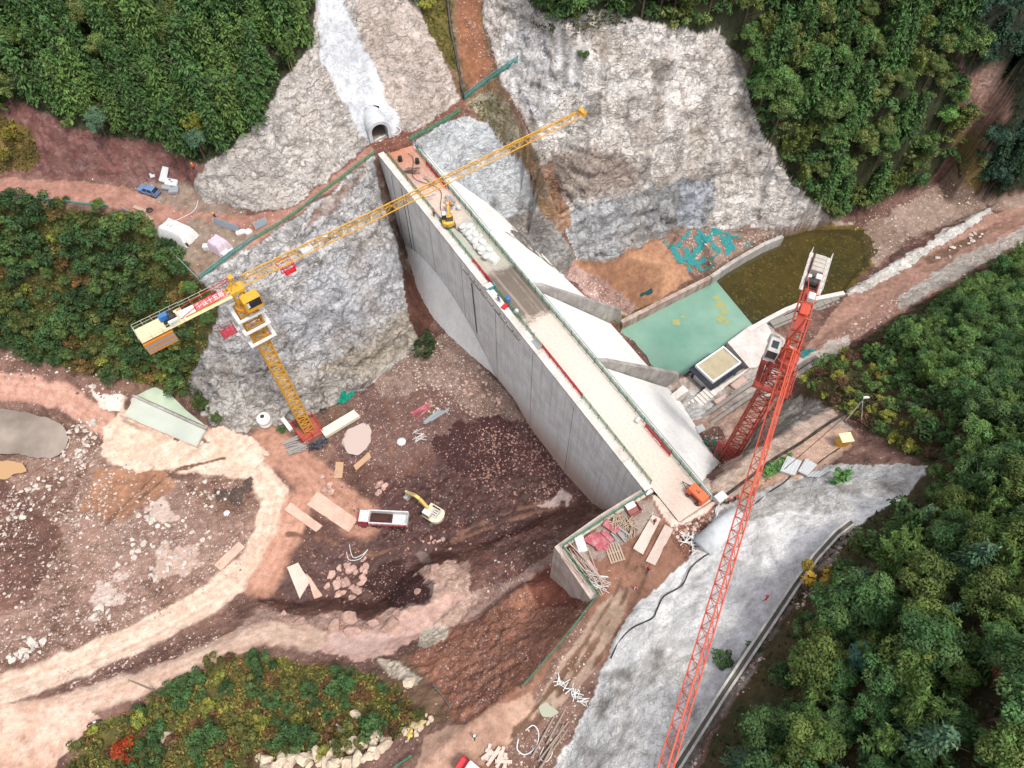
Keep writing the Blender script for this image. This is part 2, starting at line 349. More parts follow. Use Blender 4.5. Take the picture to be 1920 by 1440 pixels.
# rock
LEFTSL = [(640,-500),(600,-60),(592,0),(588,80),(525,160),(484,232),(432,275),(380,312),(365,350),(385,376),(450,392),(520,396),(562,380),(642,314),(692,270),(740,252),(800,234),(864,187),(842,130),(795,40),(750,-500)]
zone(LEFTSL, '#cac2bb', '#aca49d', rock=.8, amp=.45, cls='rock_slope')
zone([(640,-100),(760,-100),(800,50),(842,130),(862,180),(800,230),(750,235),(690,100)], '#c6b7ad', '#a89a91', rock=.7, amp=.4, cls='rock_slope')
zone([(585,-200),(640,0),(690,100),(748,228),(738,255),(690,268),(640,190),(600,110)], '#cccdd0', '#b4b6ba', rock=.15, amp=.25, cls='shotcrete_slope')
zone([(775,-400),(890,-400),(900,0),(925,115),(950,190),(1010,290),(1052,420),(1040,440),(1000,425),(1004,395),(990,318),(930,245),(872,195),(850,140),(800,55)], '#8b6c50', '#6d5a3d', rock=.45, grain=.3, amp=.5, cls='hillside')
zone([(775,-400),(835,-400),(845,40),(862,140),(845,130),(800,55)], '#6f6238', '#55502c', amp=.3, cls='hillside')
zone([(840,-100),(890,-100),(905,60),(925,130),(905,175),(880,180),(862,90)], '#8f6248', '#7a5340', grain=.5, amp=.2, cls='hillside')
zone([(875,195),(920,170),(955,200),(985,270),(960,285),(930,245)], '#b6ac95', '#7f7258', rock=.8, amp=.5, cls='rock_slope')
zone([(772,270),(800,252),(862,217),(905,225),(928,250),(992,320),(1005,395),(932,414),(880,400),(830,350)], '#c2c4c6', '#a6aaae', rock=.55, amp=.5, cls='rock_slope')
zone([(925,412),(1003,395),(1055,430),(1080,490),(1060,520),(985,465)], '#9a9a98', '#7b736c', rock=.8, amp=.8, cls='rock_slope')
MAIN = [(890,-400),(955,-40),(1000,14),(1060,40),(1110,18),(1200,34),(1280,56),(1345,62),(1385,105),(1424,240),(1484,333),(1553,408),(1556,420),(1480,432),(1350,432),(1252,438),(1150,486),(1085,494),(1050,400),(1012,312),(985,232),(940,150),(905,20)]
zone(MAIN, '#dfd8d2', '#bdb3ab', rock=.95, amp=.55, cls='rock_slope', k=.88)
zone([(945,60),(1060,60),(1100,150),(1000,230),(950,160)], '#e2dfde', '#bab6b4', rock=.7, amp=.8, cls='rock_slope')
zone([(1060,395),(1150,373),(1260,340),(1330,330),(1345,380),(1320,432),(1252,438),(1150,486),(1085,494)], '#b5b6b8', '#929395', rock=.9, amp=.8, cls='rock_slope', jit=14)
zone([(1285,340),(1310,335),(1330,345),(1322,380),(1312,420),(1280,432),(1268,425),(1290,380)], '#bcc0c8', '#a0a5ae', rock=.8, amp=.7, cls='rock_slope', jit=16)
zone([(1030,290),(1100,270),(1180,300),(1200,330),(1060,385),(1040,380)], '#b3a499', '#998a80', rock=.8, amp=.8, cls='rock_slope', jit=18)
zone([(1010,310),(1035,300),(1060,380),(1075,420),(1050,430)], '#a07a60', '#886650', rock=.6, amp=.5, cls='rock_slope')
NOSE = [(702,292),(612,370),(520,432),(440,482),(376,530),(418,560),(404,610),(386,660),(352,705),(392,795),(442,808),(520,800),(600,772),(702,716),(784,646),(768,560),(748,480),(722,400)]
zone(NOSE, '#cbc9c8', '#a4a2a2', rock=1, amp=.6, cls='rock_slope')
zone([(640,470),(740,470),(760,550),(700,600),(560,650),(500,600)], '#c2c2c5', '#9e9fa4', rock=.9, amp=.5, cls='rock_slope')
zone([(350,705),(440,670),(600,690),(740,590),(785,640),(700,716),(600,772),(520,800),(442,808),(392,795)], '#c4beb7', '#a09992', rock=1, amp=.9, cls='rock_slope')
zone([(590,695),(700,640),(765,575),(786,640),(700,712)], '#b9ae9f', '#9a9083', rock=.8, amp=.8, cls='rock_slope')
zone([(610,372),(650,345),(690,310),(670,345),(620,400),(560,430)], '#7c5f53', '#b3a9a2', rock=.4, amp=.3, cls='rock_slope')
zone([(700,300),(715,295),(750,420),(800,540),(815,605),(785,640),(768,555),(745,475),(722,400)], '#6b5348', '#4c3b33', rock=.5, grain=.2, amp=.5, cls='rock_slope')
zone([(755,500),(800,540),(815,605),(790,640),(765,600)], '#5d4038', '#473029', grain=.2, amp=.3)
# ridge by the orange crane and right slopes
zone([(1330,905),(1390,862),(1440,826),(1500,790),(1555,765),(1500,742),(1470,752),(1425,800),(1385,880),(1345,895)], '#a9a297', '#8a8278', rock=.75, amp=.5, cls='rock_slope')
zone([(1330,905),(1390,862),(1440,826),(1500,790),(1560,765),(1580,790),(1600,800),(1560,840),(1480,880),(1400,920),(1345,945)], '#b9a596', '#a1897a', rock=.25, grain=.35, amp=.12, cls='ground')
zone([(1380,905),(1440,870),(1530,800),(1580,795),(1600,840),(1540,880),(1440,930),(1390,950)], '#b99a87', '#a38370', grain=.4, amp=.1)
RS = [(1328,1000),(1345,950),(1400,935),(1500,890),(1570,870),(1640,870),(1742,878),(1695,930),(1610,985),(1562,1010),(1490,1100),(1385,1240),(1275,1440),(1230,1600),(990,1600),(1042,1440),(1078,1380),(1118,1280),(1168,1165),(1243,1090),(1293,1050)]
zone(RS, '#e0dedb', '#ccc9c6', rock=.16, amp=.55, cls='shotcrete_slope', k=.82)
zone([(1345,950),(1400,935),(1500,890),(1570,870),(1640,870),(1742,878),(1695,930),(1600,960),(1480,960),(1400,975)], '#cfcecc', '#b0aca6', rock=.35, amp=.45, cls='shotcrete_slope')
zone([(1042,1440),(1078,1380),(1130,1270),(1200,1240),(1300,1230),(1330,1260),(1230,1600),(990,1600)], '#dcdad7', '#c2beb9', rock=.34, amp=.5, cls='shotcrete_slope')
zone([(1500,980),(1562,1005),(1490,1100),(1385,1240),(1330,1330),(1300,1310),(1400,1130),(1460,1060)], '#d0cecf', '#b9b5b5', rock=.1, amp=.35, cls='shotcrete_slope')
zone([(1575,1005),(1620,985),(1520,1095),(1470,1160),(1420,1250),(1340,1360),(1290,1450),(1270,1440),(1380,1245),(1490,1100)], '#a39a92', '#7c6c60', rock=.4, grain=.5, amp=.3)
# downstream
zone([(1075,490),(1150,484),(1252,436),(1260,470),(1300,520),(1180,598),(1150,580),(1060,520)], '#ad8468', '#97705a', grain=.08, amp=.08, k=.75)
zone([(1075,500),(1120,520),(1180,560),(1200,585),(1170,598),(1100,548),(1060,520)], '#b69a92', '#96786e', grain=.7, amp=.15)
zone([(1240,445),(1260,430),(1400,425),(1470,438),(1400,474),(1330,518),(1290,505)], '#8d7669', '#74594e', grain=.7, amp=.15)
zone([(1350,428),(1480,425),(1560,412),(1600,420),(1560,440),(1480,446),(1420,440)], '#8f7468', '#a8988c', rock=.5, grain=.4, amp=.3)
BED = zone([(1150,602),(1330,520),(1470,440),(1560,420),(1625,425),(1645,460),(1630,505),(1585,553),(1410,612),(1280,700),(1230,680)], '#7d6839', '#574824', grain=.35, amp=.15, cls='streambed', jit=9)
zone([(1620,420),(1700,385),(1790,320),(1800,250),(1850,250),(1850,370),(1930,360),(1930,400),(1850,390),(1780,420),(1700,450),(1640,505),(1620,470)], '#948074', '#7b675b', grain=.6, amp=.2, cls='streambed')
zone([(1790,235),(1840,250),(1850,330),(1835,370),(1790,330)], '#7d6c48', '#6b5b3c', grain=.3, amp=.2, cls='hillside')
zone([(1585,545),(1655,505),(1735,455),(1855,385),(1862,400),(1750,468),(1668,522),(1595,562)], '#d9d6d1', '#bcb8b2', rock=.5, amp=.3, cls='streambed')
zone([(1582,560),(1668,522),(1750,470),(1860,402),(2300,260),(2300,400),(1920,450),(1770,540),(1670,597),(1590,645),(1500,700),(1480,690),(1520,640)], '#a58274', '#8d6d60', grain=.35, amp=.15, cls='streambed')
zone([(1680,560),(1780,490),(1920,425),(1920,455),(1770,535),(1690,580)], '#b7b0a8', '#9d938a', rock=.3, amp=.2, cls='streambed')
zone([(1730,485),(1800,450),(1840,430),(1850,440),(1790,475),(1740,500)], '#8a6a58', '#6b5244', wet=.6, amp=.1, cls='streambed')
zone([(1470,690),(1590,625),(1590,650),(1500,706),(1440,745),(1420,740)], '#c9c0b8', '#b0a59b', grain=.1, amp=.06, cls='dirt_road')
zone([(1230,735),(1290,700),(1400,690),(1440,650),(1410,610),(1440,605),(1500,660),(1480,700),(1400,760),(1330,790),(1270,770)], '#b9aea6', '#8a7a70', grain=.3, amp=.08)
zone([(1285,735),(1330,730),(1345,760),(1300,790),(1275,770)], '#d0cfcd', '#aaa7a3', rock=.4, amp=.15)
zone([(1260,800),(1330,780),(1440,735),(1470,745),(1420,800),(1380,885),(1330,880)], '#8a6f62', '#b59a8d', grain=.5, amp=.15)
zone([(1290,815),(1350,800),(1370,860),(1340,885),(1310,860)], '#5f4a42', '#4c3a34', grain=.6, amp=.25)
# far-side rock showing in the right-hand woods
zone([(1814,150),(1840,128),(1880,140),(1893,175),(1882,210),(1850,225),(1818,200)], '#b08a7c', '#94705f', rock=.6, amp=.6, cls='rock_slope')
# upper and lower pale roads on the left
def road(path, width, ca, cb, streak=.22, soft=1.2, cls='dirt_road', grain=.05):
    pts = [P(*q) for q in path]
    best = np.full(shape, 1e9); lat = np.zeros(shape); lon = np.zeros(shape); acc = 0
    for a, b in zip(pts[:-1], pts[1:]):
        dx, dy = b.x-a.x, b.y-a.y; L = math.hypot(dx, dy)
        t = np.clip(((XX-a.x)*dx+(YY-a.y)*dy)/(L*L), 0, 1)
        ex, ey = XX-(a.x+t*dx), YY-(a.y+t*dy); d = np.hypot(ex, ey)
        s = np.sign(dx*ey-dy*ex); mm = d < best
        best = np.where(mm, d, best); lat = np.where(mm, d*s, lat); lon = np.where(mm, acc+t*L, lon); acc += L
    w = width/2+.55*JX
    al = 1-sm(w-soft*.3, w+soft*.3, best+.12*N3)
    st = perlin(lat*1.3, lon*.03, 0*lat)+.8*perlin(lat*3.1+9, lon*.05, 0*lat)
    t = sm(-.75, .75, st*.55+N2*.45+.2*N3)
    a_, b_ = lin(ca), lin(cb)
    c = a_+(b_-a_)*t[..., None]
    C1[:] = C1*(1-al[..., None])+c*al[..., None]
    mm = al > .5
    for A, v in ((ROCK, 0), (GRAIN, grain), (AMP, .05), (WET, 0)): A[mm] = v
    CLS[mm] = CLASSES.index(cls)
    return al, lat, st
road([(-100,715,4.5),(0,722,4.2),(70,730,4),(130,748,3.4),(190,790,2.6),(250,830,2.2)], 4.6, '#bd9483', '#a37a69')
road([(230,850,2.2),(320,860,2.2),(420,870,2),(480,880,2),(515,930,1.8),(505,1000,2),(470,1060,2.6),(400,1120,3.6),(280,1185,5.2),(130,1250,7),(0,1295,8.2),(-200,1365,9.6)], 5.3, '#d3bdac', '#bb9d8a')
road([(590,1200,8.2),(540,1190,8),(500,1185,7.8),(400,1222,8.8),(250,1285,9),(100,1330,8.8),(0,1350,9),(-200,1420,10)], 4.2, '#c9b09f', '#ae8f7d')
zone([(-300,1340),(0,1320),(150,1320),(190,1345),(130,1400),(60,1500),(-300,1600)], '#cbae9d', '#b3917e', amp=.05, cls='dirt_road')
road([(500,830,2),(560,870,1.9),(620,930,1.4),(680,975,.5)], 7, '#b08673', '#946c5b', soft=3)
road([(560,940,1.8),(540,1000,2),(490,1090,2.6)], 5, '#bb907d', '#a27663', soft=3)
zone([(195,800),(230,770),(300,800),(360,830),(470,830),(500,860),(470,880),(380,865),(300,885),(240,880),(190,850)], '#d6bfae', '#c3a691', amp=.04, cls='dirt_road', jit=10)
zone([(170,735),(235,745),(235,770),(200,770)], '#d9c3b6', '#c4ada0', amp=.05, cls='dirt_road')
zone([(360,800),(400,800),(470,815),(505,850),(470,850),(400,835)], '#d4b6a5', '#c09b88', amp=.05, cls='dirt_road')
for tp_ in ([(775,700,3),(800,760,1.5),(815,800,.8)],[(788,692,3),(815,755,1.5),(830,790,.8)],[(720,745,2.4),(740,800,1.2),(735,860,.8)],[(860,1000,.2),(960,960,1),(1050,930,3)],[(850,1015,.2),(960,975,1),(1060,945,3.4)],[(540,1000,1.8),(600,1010,.6),(700,1040,0),(760,1020,0)]):
    road(tp_, .55, '#7a5c4e', '#5e443a', soft=.5, cls='ground', grain=.1)
for tp_ in ([(1200,1000,30),(1150,1120,29.6),(1060,1260,29),(960,1380,28)],[(1215,1010,30),(1165,1130,29.6),(1075,1270,29),(980,1385,28)],[(1235,1020,30),(1185,1140,29.6),(1100,1270,28.8)],[(230,960,3.2),(330,880,2.6),(420,860,2.2)],[(200,980,3.3),(290,890,2.8)]):
    road(tp_, .45, '#75594b', '#614839', soft=.4, grain=.1)
# puddles: wet flat mud with a skin of water
zone([(668,800),(690,795),(694,820),(680,845),(655,848),(642,830),(650,808)], '#b9a29a', '#b19a92', amp=.0, wet=.5, jit=3)
zone([(1040,930),(1060,915),(1075,940),(1050,950),(1010,945)], '#b5a09a', '#8f7a74', amp=.03, wet=.6, jit=14)
zone([(780,1040),(800,1035),(810,1050),(790,1060)], '#6b5a52', amp=.05, wet=.5, jit=8)
for q, r, c in (((205,1110),26,'#bba79c'),((330,1050),30,'#b2988b'),((300,960),22,'#b8a397'),((60,1020),24,'#5a4038'),((430,930),22,'#4f413a'),((180,1000),20,'#8f6f62'),((905,840),60,'#3d2423'),((1010,850),40,'#4a2f2d'),((740,1100),40,'#38211f')):
    th = [i*.6283 for i in range(10)]
    zone([(q[0]+r*1.5*math.cos(t), q[1]+r*math.sin(t)) for t in th], c, grain=.5, amp=.15, wet=.2, jit=22)
# dark water stains down the far cliffs
def stain(poly, c, al=.6, jit=14):
    mm = inpoly(PX+JX*jit, PY+JY*jit, poly); a = np.where(mm, al, 0.); a = blur(a, 2)[..., None]
    C1[:] = C1*(1-a)+lin(c)*a
for pl in ([(1060,70),(1075,75),(1065,140),(1050,150)], [(1100,170),(1120,175),(1125,230),(1100,225)], [(1310,300),(1345,290),(1350,318),(1305,320)],
           [(920,360),(935,365),(938,405),(925,405)], [(965,370),(1000,375),(1000,395),(965,395)], [(1250,415),(1275,405),(1280,425),(1245,432)],
           [(1230,110),(1260,120),(1250,150),(1225,140)], [(990,290),(1010,300),(1030,370),(1015,380)], [(1190,300),(1215,290),(1225,330),(1195,340)]):
    stain(pl, '#4e463f')
for pl in ([(470,640),(490,600),(505,640),(500,700),(480,690)], [(655,440),(690,450),(690,480),(650,470)], [(560,720),(600,725),(640,700),(600,740)]):
    stain(pl, '#6b5d55', .5)
for pl in ([(1150,1250),(1185,1245),(1190,1275),(1150,1270)], [(1120,1300),(1150,1310),(1140,1350),(1110,1340)], [(1240,1380),(1265,1370),(1260,1440),(1235,1430)], [(1560,910),(1600,905),(1610,930),(1570,935)], [(1640,900),(1700,900),(1690,920),(1650,925)]):
    stain(pl, '#6a5c50', .55)
_r = random.Random(3)
for k in range(46):
    q = (_r.uniform(1060,1330), _r.uniform(1215,1440)) if k < 30 else (_r.uniform(1180,1500), _r.uniform(960,1220))
    if not inpoly(np.array(q[0]), np.array(q[1]), RS): continue
    r_ = _r.uniform(3, 11)*(1 if k < 30 else .7); stain([(q[0]+r_*1.4*math.cos(i*.785), q[1]+r_*math.sin(i*.785)) for i in range(8)], '#6d6054' if k % 3 else '#8a8784', .55, 8)
for k in range(40):                                        # vertical water marks on the far cliff
    x_, y_ = _r.uniform(960, 1480), _r.uniform(60, 330); L_ = _r.uniform(25, 90); w_ = _r.uniform(3, 9)
    if inpoly(np.array(x_), np.array(y_+L_), MAIN): stain([(x_-w_, y_), (x_+w_, y_), (x_+w_*.6-4, y_+L_), (x_-w_*.5-4, y_+L_)], '#6f655c' if k % 2 else '#8d7b69', .42, 7)
for pl in ([(1100,60),(1130,50),(1140,110),(1110,120)],[(1290,230),(1330,240),(1330,290),(1280,280)],[(1380,180),(1400,170),(1410,230),(1390,240)]):
    stain(pl, '#86704f', .4, 20)
# ------------------------------------------------------------------ displacement along the normal
AMPb = blur(AMP, 2)
for arr in (ROCK, GRAIN, WET): arr[:] = blur(arr, 1)
def normals(X, Y, Z):
    gx = np.gradient(Z, GX, axis=1); gy = np.gradient(Z, GY, axis=0)
    n = np.stack([-gx, -gy, np.ones_like(Z)], -1); n /= np.linalg.norm(n, axis=-1)[..., None]
    return n
NB = normals(XX, YY, blur(GZ, 10))
steep = 1-NB[..., 2]
R1 = ridge(XX*.16, YY*.16, GZ*.30, 5, .55)-.6
R2 = ridge(XX*.55+3, YY*.55, GZ*1.1, 3, .6)-.5
ST = perlin(XX*.03, YY*.03, GZ*.55)+.5*perlin(XX*.06, YY*.06, GZ*1.4)
soil = fbm(XX*.5, YY*.5, GZ*.5, 5, .65)+.5*N3
rk = blur(ROCK, 2)
R3 = np.abs(perlin(XX*1.3, YY*1.3, GZ*2.2))-.3
wx, wy, wz = XX+.7*N2, YY+.7*np.roll(N2, 90, 1), GZ+.5*N2
F1 = facets(wx/3.2, wy/3.2, wz/1.9); F2 = facets(wx/1.25+9, wy/1.25, wz/.8)
shot = blur((CLS == CLASSES.index('shotcrete_slope')).astype(float), 2)
soil = soil*(1-shot)+shot*(1.3*fbm(XX*.16, YY*.16, GZ*.16, 3, .45)+.10*soil)
disp = AMPb*(rk*(.5*R1+.25*R2+.35*ST+1.0*F1+.35*F2)+(1-rk)*soil)
disp = disp+AMPb*rk*.5*np.tanh(6*(perlin(0*XX+.3+.02*XX, .02*YY, GZ*.42+.25*N2)))*.5
near_dam = (1-sm(0, 1.2, -VV-.2))*(VV < 0)*(UU > 0)*(UU < 86)
damp = np.where((VV > -.5) & (VV < 32) & (UU > -1) & (UU < 87), .35, 1.0)
disp *= damp
VX = XX+NB[..., 0]*disp; VY = YY+NB[..., 1]*disp; VZ = GZ+NB[..., 2]*disp
core = (XX > -115) & (XX < 118) & (YY > -8) & (YY < 152)
HZ = VZ   # heights for standing things
def height(x, y):
    i = int(np.clip(np.searchsorted(GX, x)-1, 0, len(GX)-2)); j = int(np.clip(np.searchsorted(GY, y)-1, 0, len(GY)-2))
    tx = min(1, max(0, (x-GX[i])/(GX[i+1]-GX[i]))); ty = min(1, max(0, (y-GY[j])/(GY[j+1]-GY[j])))
    return float((HZ[j,i]*(1-tx)+HZ[j,i+1]*tx)*(1-ty)+(HZ[j+1,i]*(1-tx)+HZ[j+1,i+1]*tx)*ty)
def G(px, py, dz=0.0):               # point of the ground seen at this pixel
    d = ray(px, py); o = Vector((0, 0, HC)); t = 50.0; prev = t
    while t < 400:
        p = o+d*t
        if p.z < height(p.x, p.y): break
        prev = t; t += .8
    lo, hi = prev, t
    for _ in range(14):
        mid = (lo+hi)/2; p = o+d*mid
        if p.z < height(p.x, p.y): hi = mid
        else: lo = mid
    p = o+d*hi
    return Vector((p.x, p.y, height(p.x, p.y)+dz))
# ------------------------------------------------------------------ materials
def nt(name):
    m = bpy.data.materials.new(name); m.use_nodes = True; t = m.node_tree
    for n in list(t.nodes): t.nodes.remove(n)
    return m, t
def N(t, ty, **k):
    n = t.nodes.new(ty)
    for a, v in k.items():
        if a == 'inp':
            for q, w in v.items(): n.inputs[q].default_value = w
        else: setattr(n, a, v)
    return n
def lk(t, a, b): t.links.new(a, b)
def out(t, sh):
    o = N(t, 'ShaderNodeOutputMaterial'); lk(t, sh, o.inputs['Surface'])
def math_(t, op, a, b=None, c=None):
    n = N(t, 'ShaderNodeMath', operation=op)
    for i, v in enumerate((a, b, c)):
        if v is None: continue
        if isinstance(v, (int, float)): n.inputs[i].default_value = v
        else: lk(t, v, n.inputs[i])
    return n.outputs[0]
def ramp(t, fac, stops):
    n = N(t, 'ShaderNodeValToRGB'); e = n.color_ramp.elements
    while len(e) < len(stops): e.new(.5)
    for s, (p, c) in zip(e, stops):
        s.position = p; s.color = (c, c, c, 1) if isinstance(c, (int, float)) else (*c[:3], 1)
    lk(t, fac, n.inputs[0]); return n.outputs[0]
def mix(t, fac, a, b, mode='MIX'):
    n = N(t, 'ShaderNodeMix', data_type='RGBA', blend_type=mode)
    for s, v in ((n.inputs[0], fac), (n.inputs[6], a), (n.inputs[7], b)):
        if isinstance(v, (int, float)): s.default_value = v
        elif isinstance(v, (tuple, list, np.ndarray)): s.default_value = (*[float(q) for q in v[:3]], 1)
        else: lk(t, v, s)
    return n.outputs[2]
def noise(t, vec, scale, detail=4, rough=.55, dist=0, out_='Fac'):
    n = N(t, 'ShaderNodeTexNoise', inp={'Scale': scale, 'Detail': detail, 'Roughness': rough, 'Distortion': dist})
    if vec is not None: lk(t, vec, n.inputs['Vector'])
    return n.outputs[out_]
def mapping(t, vec, sc=(1,1,1), rot=(0,0,0)):
    n = N(t, 'ShaderNodeMapping', inp={'Scale': sc, 'Rotation': rot}); lk(t, vec, n.inputs[0]); return n.outputs[0]
def terrain_mat():
    m, t = nt('terrain')
    co = N(t, 'ShaderNodeTexCoord').outputs['Object']
    col = N(t, 'ShaderNodeAttribute', attribute_name='col').outputs['Color']
    par = N(t, 'ShaderNodeAttribute', attribute_name='par')
    sp = N(t, 'ShaderNodeSeparateColor'); lk(t, par.outputs['Color'], sp.inputs[0])
    rock, grain, wet = sp.outputs[0], sp.outputs[1], sp.outputs[2]
    # general mottling
    n1 = noise(t, co, .9, 8, .65); n2 = noise(t, co, 5, 4, .6)
    f = math_(t, 'ADD', math_(t, 'MULTIPLY', n1, .9), math_(t, 'MULTIPLY', n2, .5))
    f = math_(t, 'ADD', f, math_(t, 'MULTIPLY', math_(t, 'SUBTRACT', noise(t, co, 16, 3, .7), .5), math_(t, 'ADD', .2, math_(t, 'MULTIPLY', grain, .7))))
    v = ramp(t, f, [(.38, .50), (.68, .98), (.98, 1.42)])
    c = mix(t, 1.0, col, v, 'MULTIPLY')
    # rock: broken bedding, cracks, pale and dark chips
    warp = N(t, 'ShaderNodeVectorMath', operation='MULTIPLY_ADD')
    lk(t, noise(t, co, .5, 5, .6, 0, 'Color'), warp.inputs[0]); warp.inputs[1].default_value = (2.2, 2.2, 2.2); lk(t, co, warp.inputs[2])
    wm = mapping(t, warp.outputs[0], (.55, .55, 1.25))
    vo = N(t, 'ShaderNodeTexVoronoi', feature='DISTANCE_TO_EDGE', inp={'Scale': .55}); lk(t, wm, vo.inputs['Vector'])
    vo2 = N(t, 'ShaderNodeTexVoronoi', feature='DISTANCE_TO_EDGE', inp={'Scale': 1.6}); lk(t, wm, vo2.inputs['Vector'])
    ck1 = ramp(t, vo.outputs['Distance'], [(.0, 1.0), (.055, .0)]); ck2 = ramp(t, vo2.outputs['Distance'], [(.0, 1.0), (.10, 0)])
    brk = noise(t, co, .35, 4, .6)
    gate = ramp(t, brk, [(.42, 0.0), (.58, 1.0)]); gate2 = ramp(t, noise(t, co, .22, 5, .65), [(.46, 0.0), (.6, 1.0)])
    chips = ramp(t, noise(t, wm, 1.7, 6, .7, .6), [(.36, 1.0), (.43, 0.0)])
    crk = math_(t, 'MAXIMUM', math_(t, 'MULTIPLY', ck1, gate), math_(t, 'MULTIPLY', math_(t, 'MULTIPLY', ck2, gate2), .8))
    crk = math_(t, 'MULTIPLY', math_(t, 'MAXIMUM', crk, math_(t, 'MULTIPLY', chips, .75)), rock)
    fine = noise(t, mapping(t, warp.outputs[0], (1.0, 1.0, 2.6)), 2.6, 5, .7, .8)
    fch = ramp(t, fine, [(.28, 1.0), (.36, 0.0)])
    crk = math_(t, 'MAXIMUM', crk, math_(t, 'MULTIPLY', math_(t, 'MULTIPLY', fch, .85), rock))
    c = mix(t, math_(t, 'MULTIPLY', crk, .60), c, (.13, .112, .10))
    c = mix(t, math_(t, 'MULTIPLY', ramp(t, fine, [(.58, 0.0), (.70, .45)]), rock), c, (.60, .59, .58))
    drip = noise(t, mapping(t, co, (1.1, 1.1, .06)), 1.0, 4, .6)
    c = mix(t, math_(t, 'MULTIPLY', ramp(t, drip, [(.56, 0.0), (.70, .62)]), rock), c, (.27, .245, .22))
    bed = noise(t, mapping(t, warp.outputs[0], (.10, .10, 1.5)), 1.0, 5, .6)
    bl = ramp(t, math_(t, 'ABSOLUTE', math_(t, 'SUBTRACT', bed, .5)), [(.0, .75), (.018, 0.0)])
    c = mix(t, math_(t, 'MULTIPLY', math_(t, 'MULTIPLY', bl, rock), ramp(t, brk, [(.38, .2), (.6, 1.0)])), c, (.12, .105, .095))
    pale = ramp(t, noise(t, wm, .8, 6, .7, .4), [(.54, 0.0), (.70, .5)])
    c = mix(t, math_(t, 'MULTIPLY', pale, rock), c, (.58, .57, .57))
    warmp = ramp(t, noise(t, co, .12, 4, .6), [(.52, 0.0), (.68, .45)])
    c = mix(t, math_(t, 'MULTIPLY', warmp, rock), c, (.33, .27, .22))
    # rubble: pale pebbles of two sizes
    for sc, th, br in ((2.6, .72, .16), (6.5, .66, .12)):
        vv = N(t, 'ShaderNodeTexVoronoi', feature='F1', inp={'Scale': sc, 'Randomness': 1.0}); lk(t, co, vv.inputs['Vector'])
        hs = N(t, 'ShaderNodeSeparateColor'); lk(t, vv.outputs['Color'], hs.inputs[0])
        on = math_(t, 'GREATER_THAN', math_(t, 'ADD', hs.outputs[0], math_(t, 'MULTIPLY', math_(t, 'SUBTRACT', n1, .5), .8)), math_(t, 'SUBTRACT', 1.22, math_(t, 'MULTIPLY', grain, .62)))
        rad = ramp(t, vv.outputs['Distance'], [(.28, 1.0), (.36, 0.0)])
        pc = mix(t, hs.outputs[1], (.50, .42, .38), (.22, .15, .13))
        c = mix(t, math_(t, 'MULTIPLY', math_(t, 'MULTIPLY', on, rad), math_(t, 'GREATER_THAN', grain, .04)), c, pc)
    b = N(t, 'ShaderNodeBsdfPrincipled', inp={'Specular IOR Level': .25})
    lk(t, c, b.inputs['Base Color'])
    lk(t, math_(t, 'SUBTRACT', .95, math_(t, 'MULTIPLY', wet, .75)), b.inputs['Roughness'])
    lk(t, math_(t, 'ADD', .12, math_(t, 'MULTIPLY', wet, .5)), b.inputs['Specular IOR Level'])
    hgt = math_(t, 'ADD', math_(t, 'MULTIPLY', noise(t, wm, 1.3, 8, .65, .3), math_(t, 'ADD', math_(t, 'MULTIPLY', rock, .32), .05)), math_(t, 'MULTIPLY', noise(t, co, 3.0, 6, .65), math_(t, 'ADD', .05, math_(t, 'MULTIPLY', math_(t, 'MINIMUM', 1.0, math_(t, 'ADD', rock, grain)), .2))))
    hgt = math_(t, 'SUBTRACT', hgt, math_(t, 'MULTIPLY', crk, .25))
    for sc, k1, k2 in ((.55, .75, .55), (1.5, .45, .22)):       # crisp facets and broken edges of the rock
        vf = N(t, 'ShaderNodeTexVoronoi', feature='F1', inp={'Scale': sc}); lk(t, wm, vf.inputs['Vector'])
        dv = N(t, 'ShaderNodeVectorMath', operation='SUBTRACT'); lk(t, wm, dv.inputs[0]); lk(t, vf.outputs['Position'], dv.inputs[1])
        rc = N(t, 'ShaderNodeVectorMath', operation='SUBTRACT'); lk(t, vf.outputs['Color'], rc.inputs[0]); rc.inputs[1].default_value = (.5, .5, .5)
        dp = N(t, 'ShaderNodeVectorMath', operation='DOT_PRODUCT'); lk(t, dv.outputs[0], dp.inputs[0]); lk(t, rc.outputs[0], dp.inputs[1])
        sx = N(t, 'ShaderNodeSeparateXYZ'); lk(t, rc.outputs[0], sx.inputs[0])
        hf = math_(t, 'ADD', math_(t, 'MULTIPLY', dp.outputs['Value'], k1), math_(t, 'MULTIPLY', sx.outputs[0], k2))
        hgt = math_(t, 'ADD', hgt, math_(t, 'MULTIPLY', hf, rock))
    bp = N(t, 'ShaderNodeBump', inp={'Strength': 1.0, 'Distance': 1.1}); lk(t, hgt, bp.inputs['Height']); lk(t, bp.outputs[0], b.inputs['Normal'])
    out(t, b.outputs[0]); return m
_mc = {}
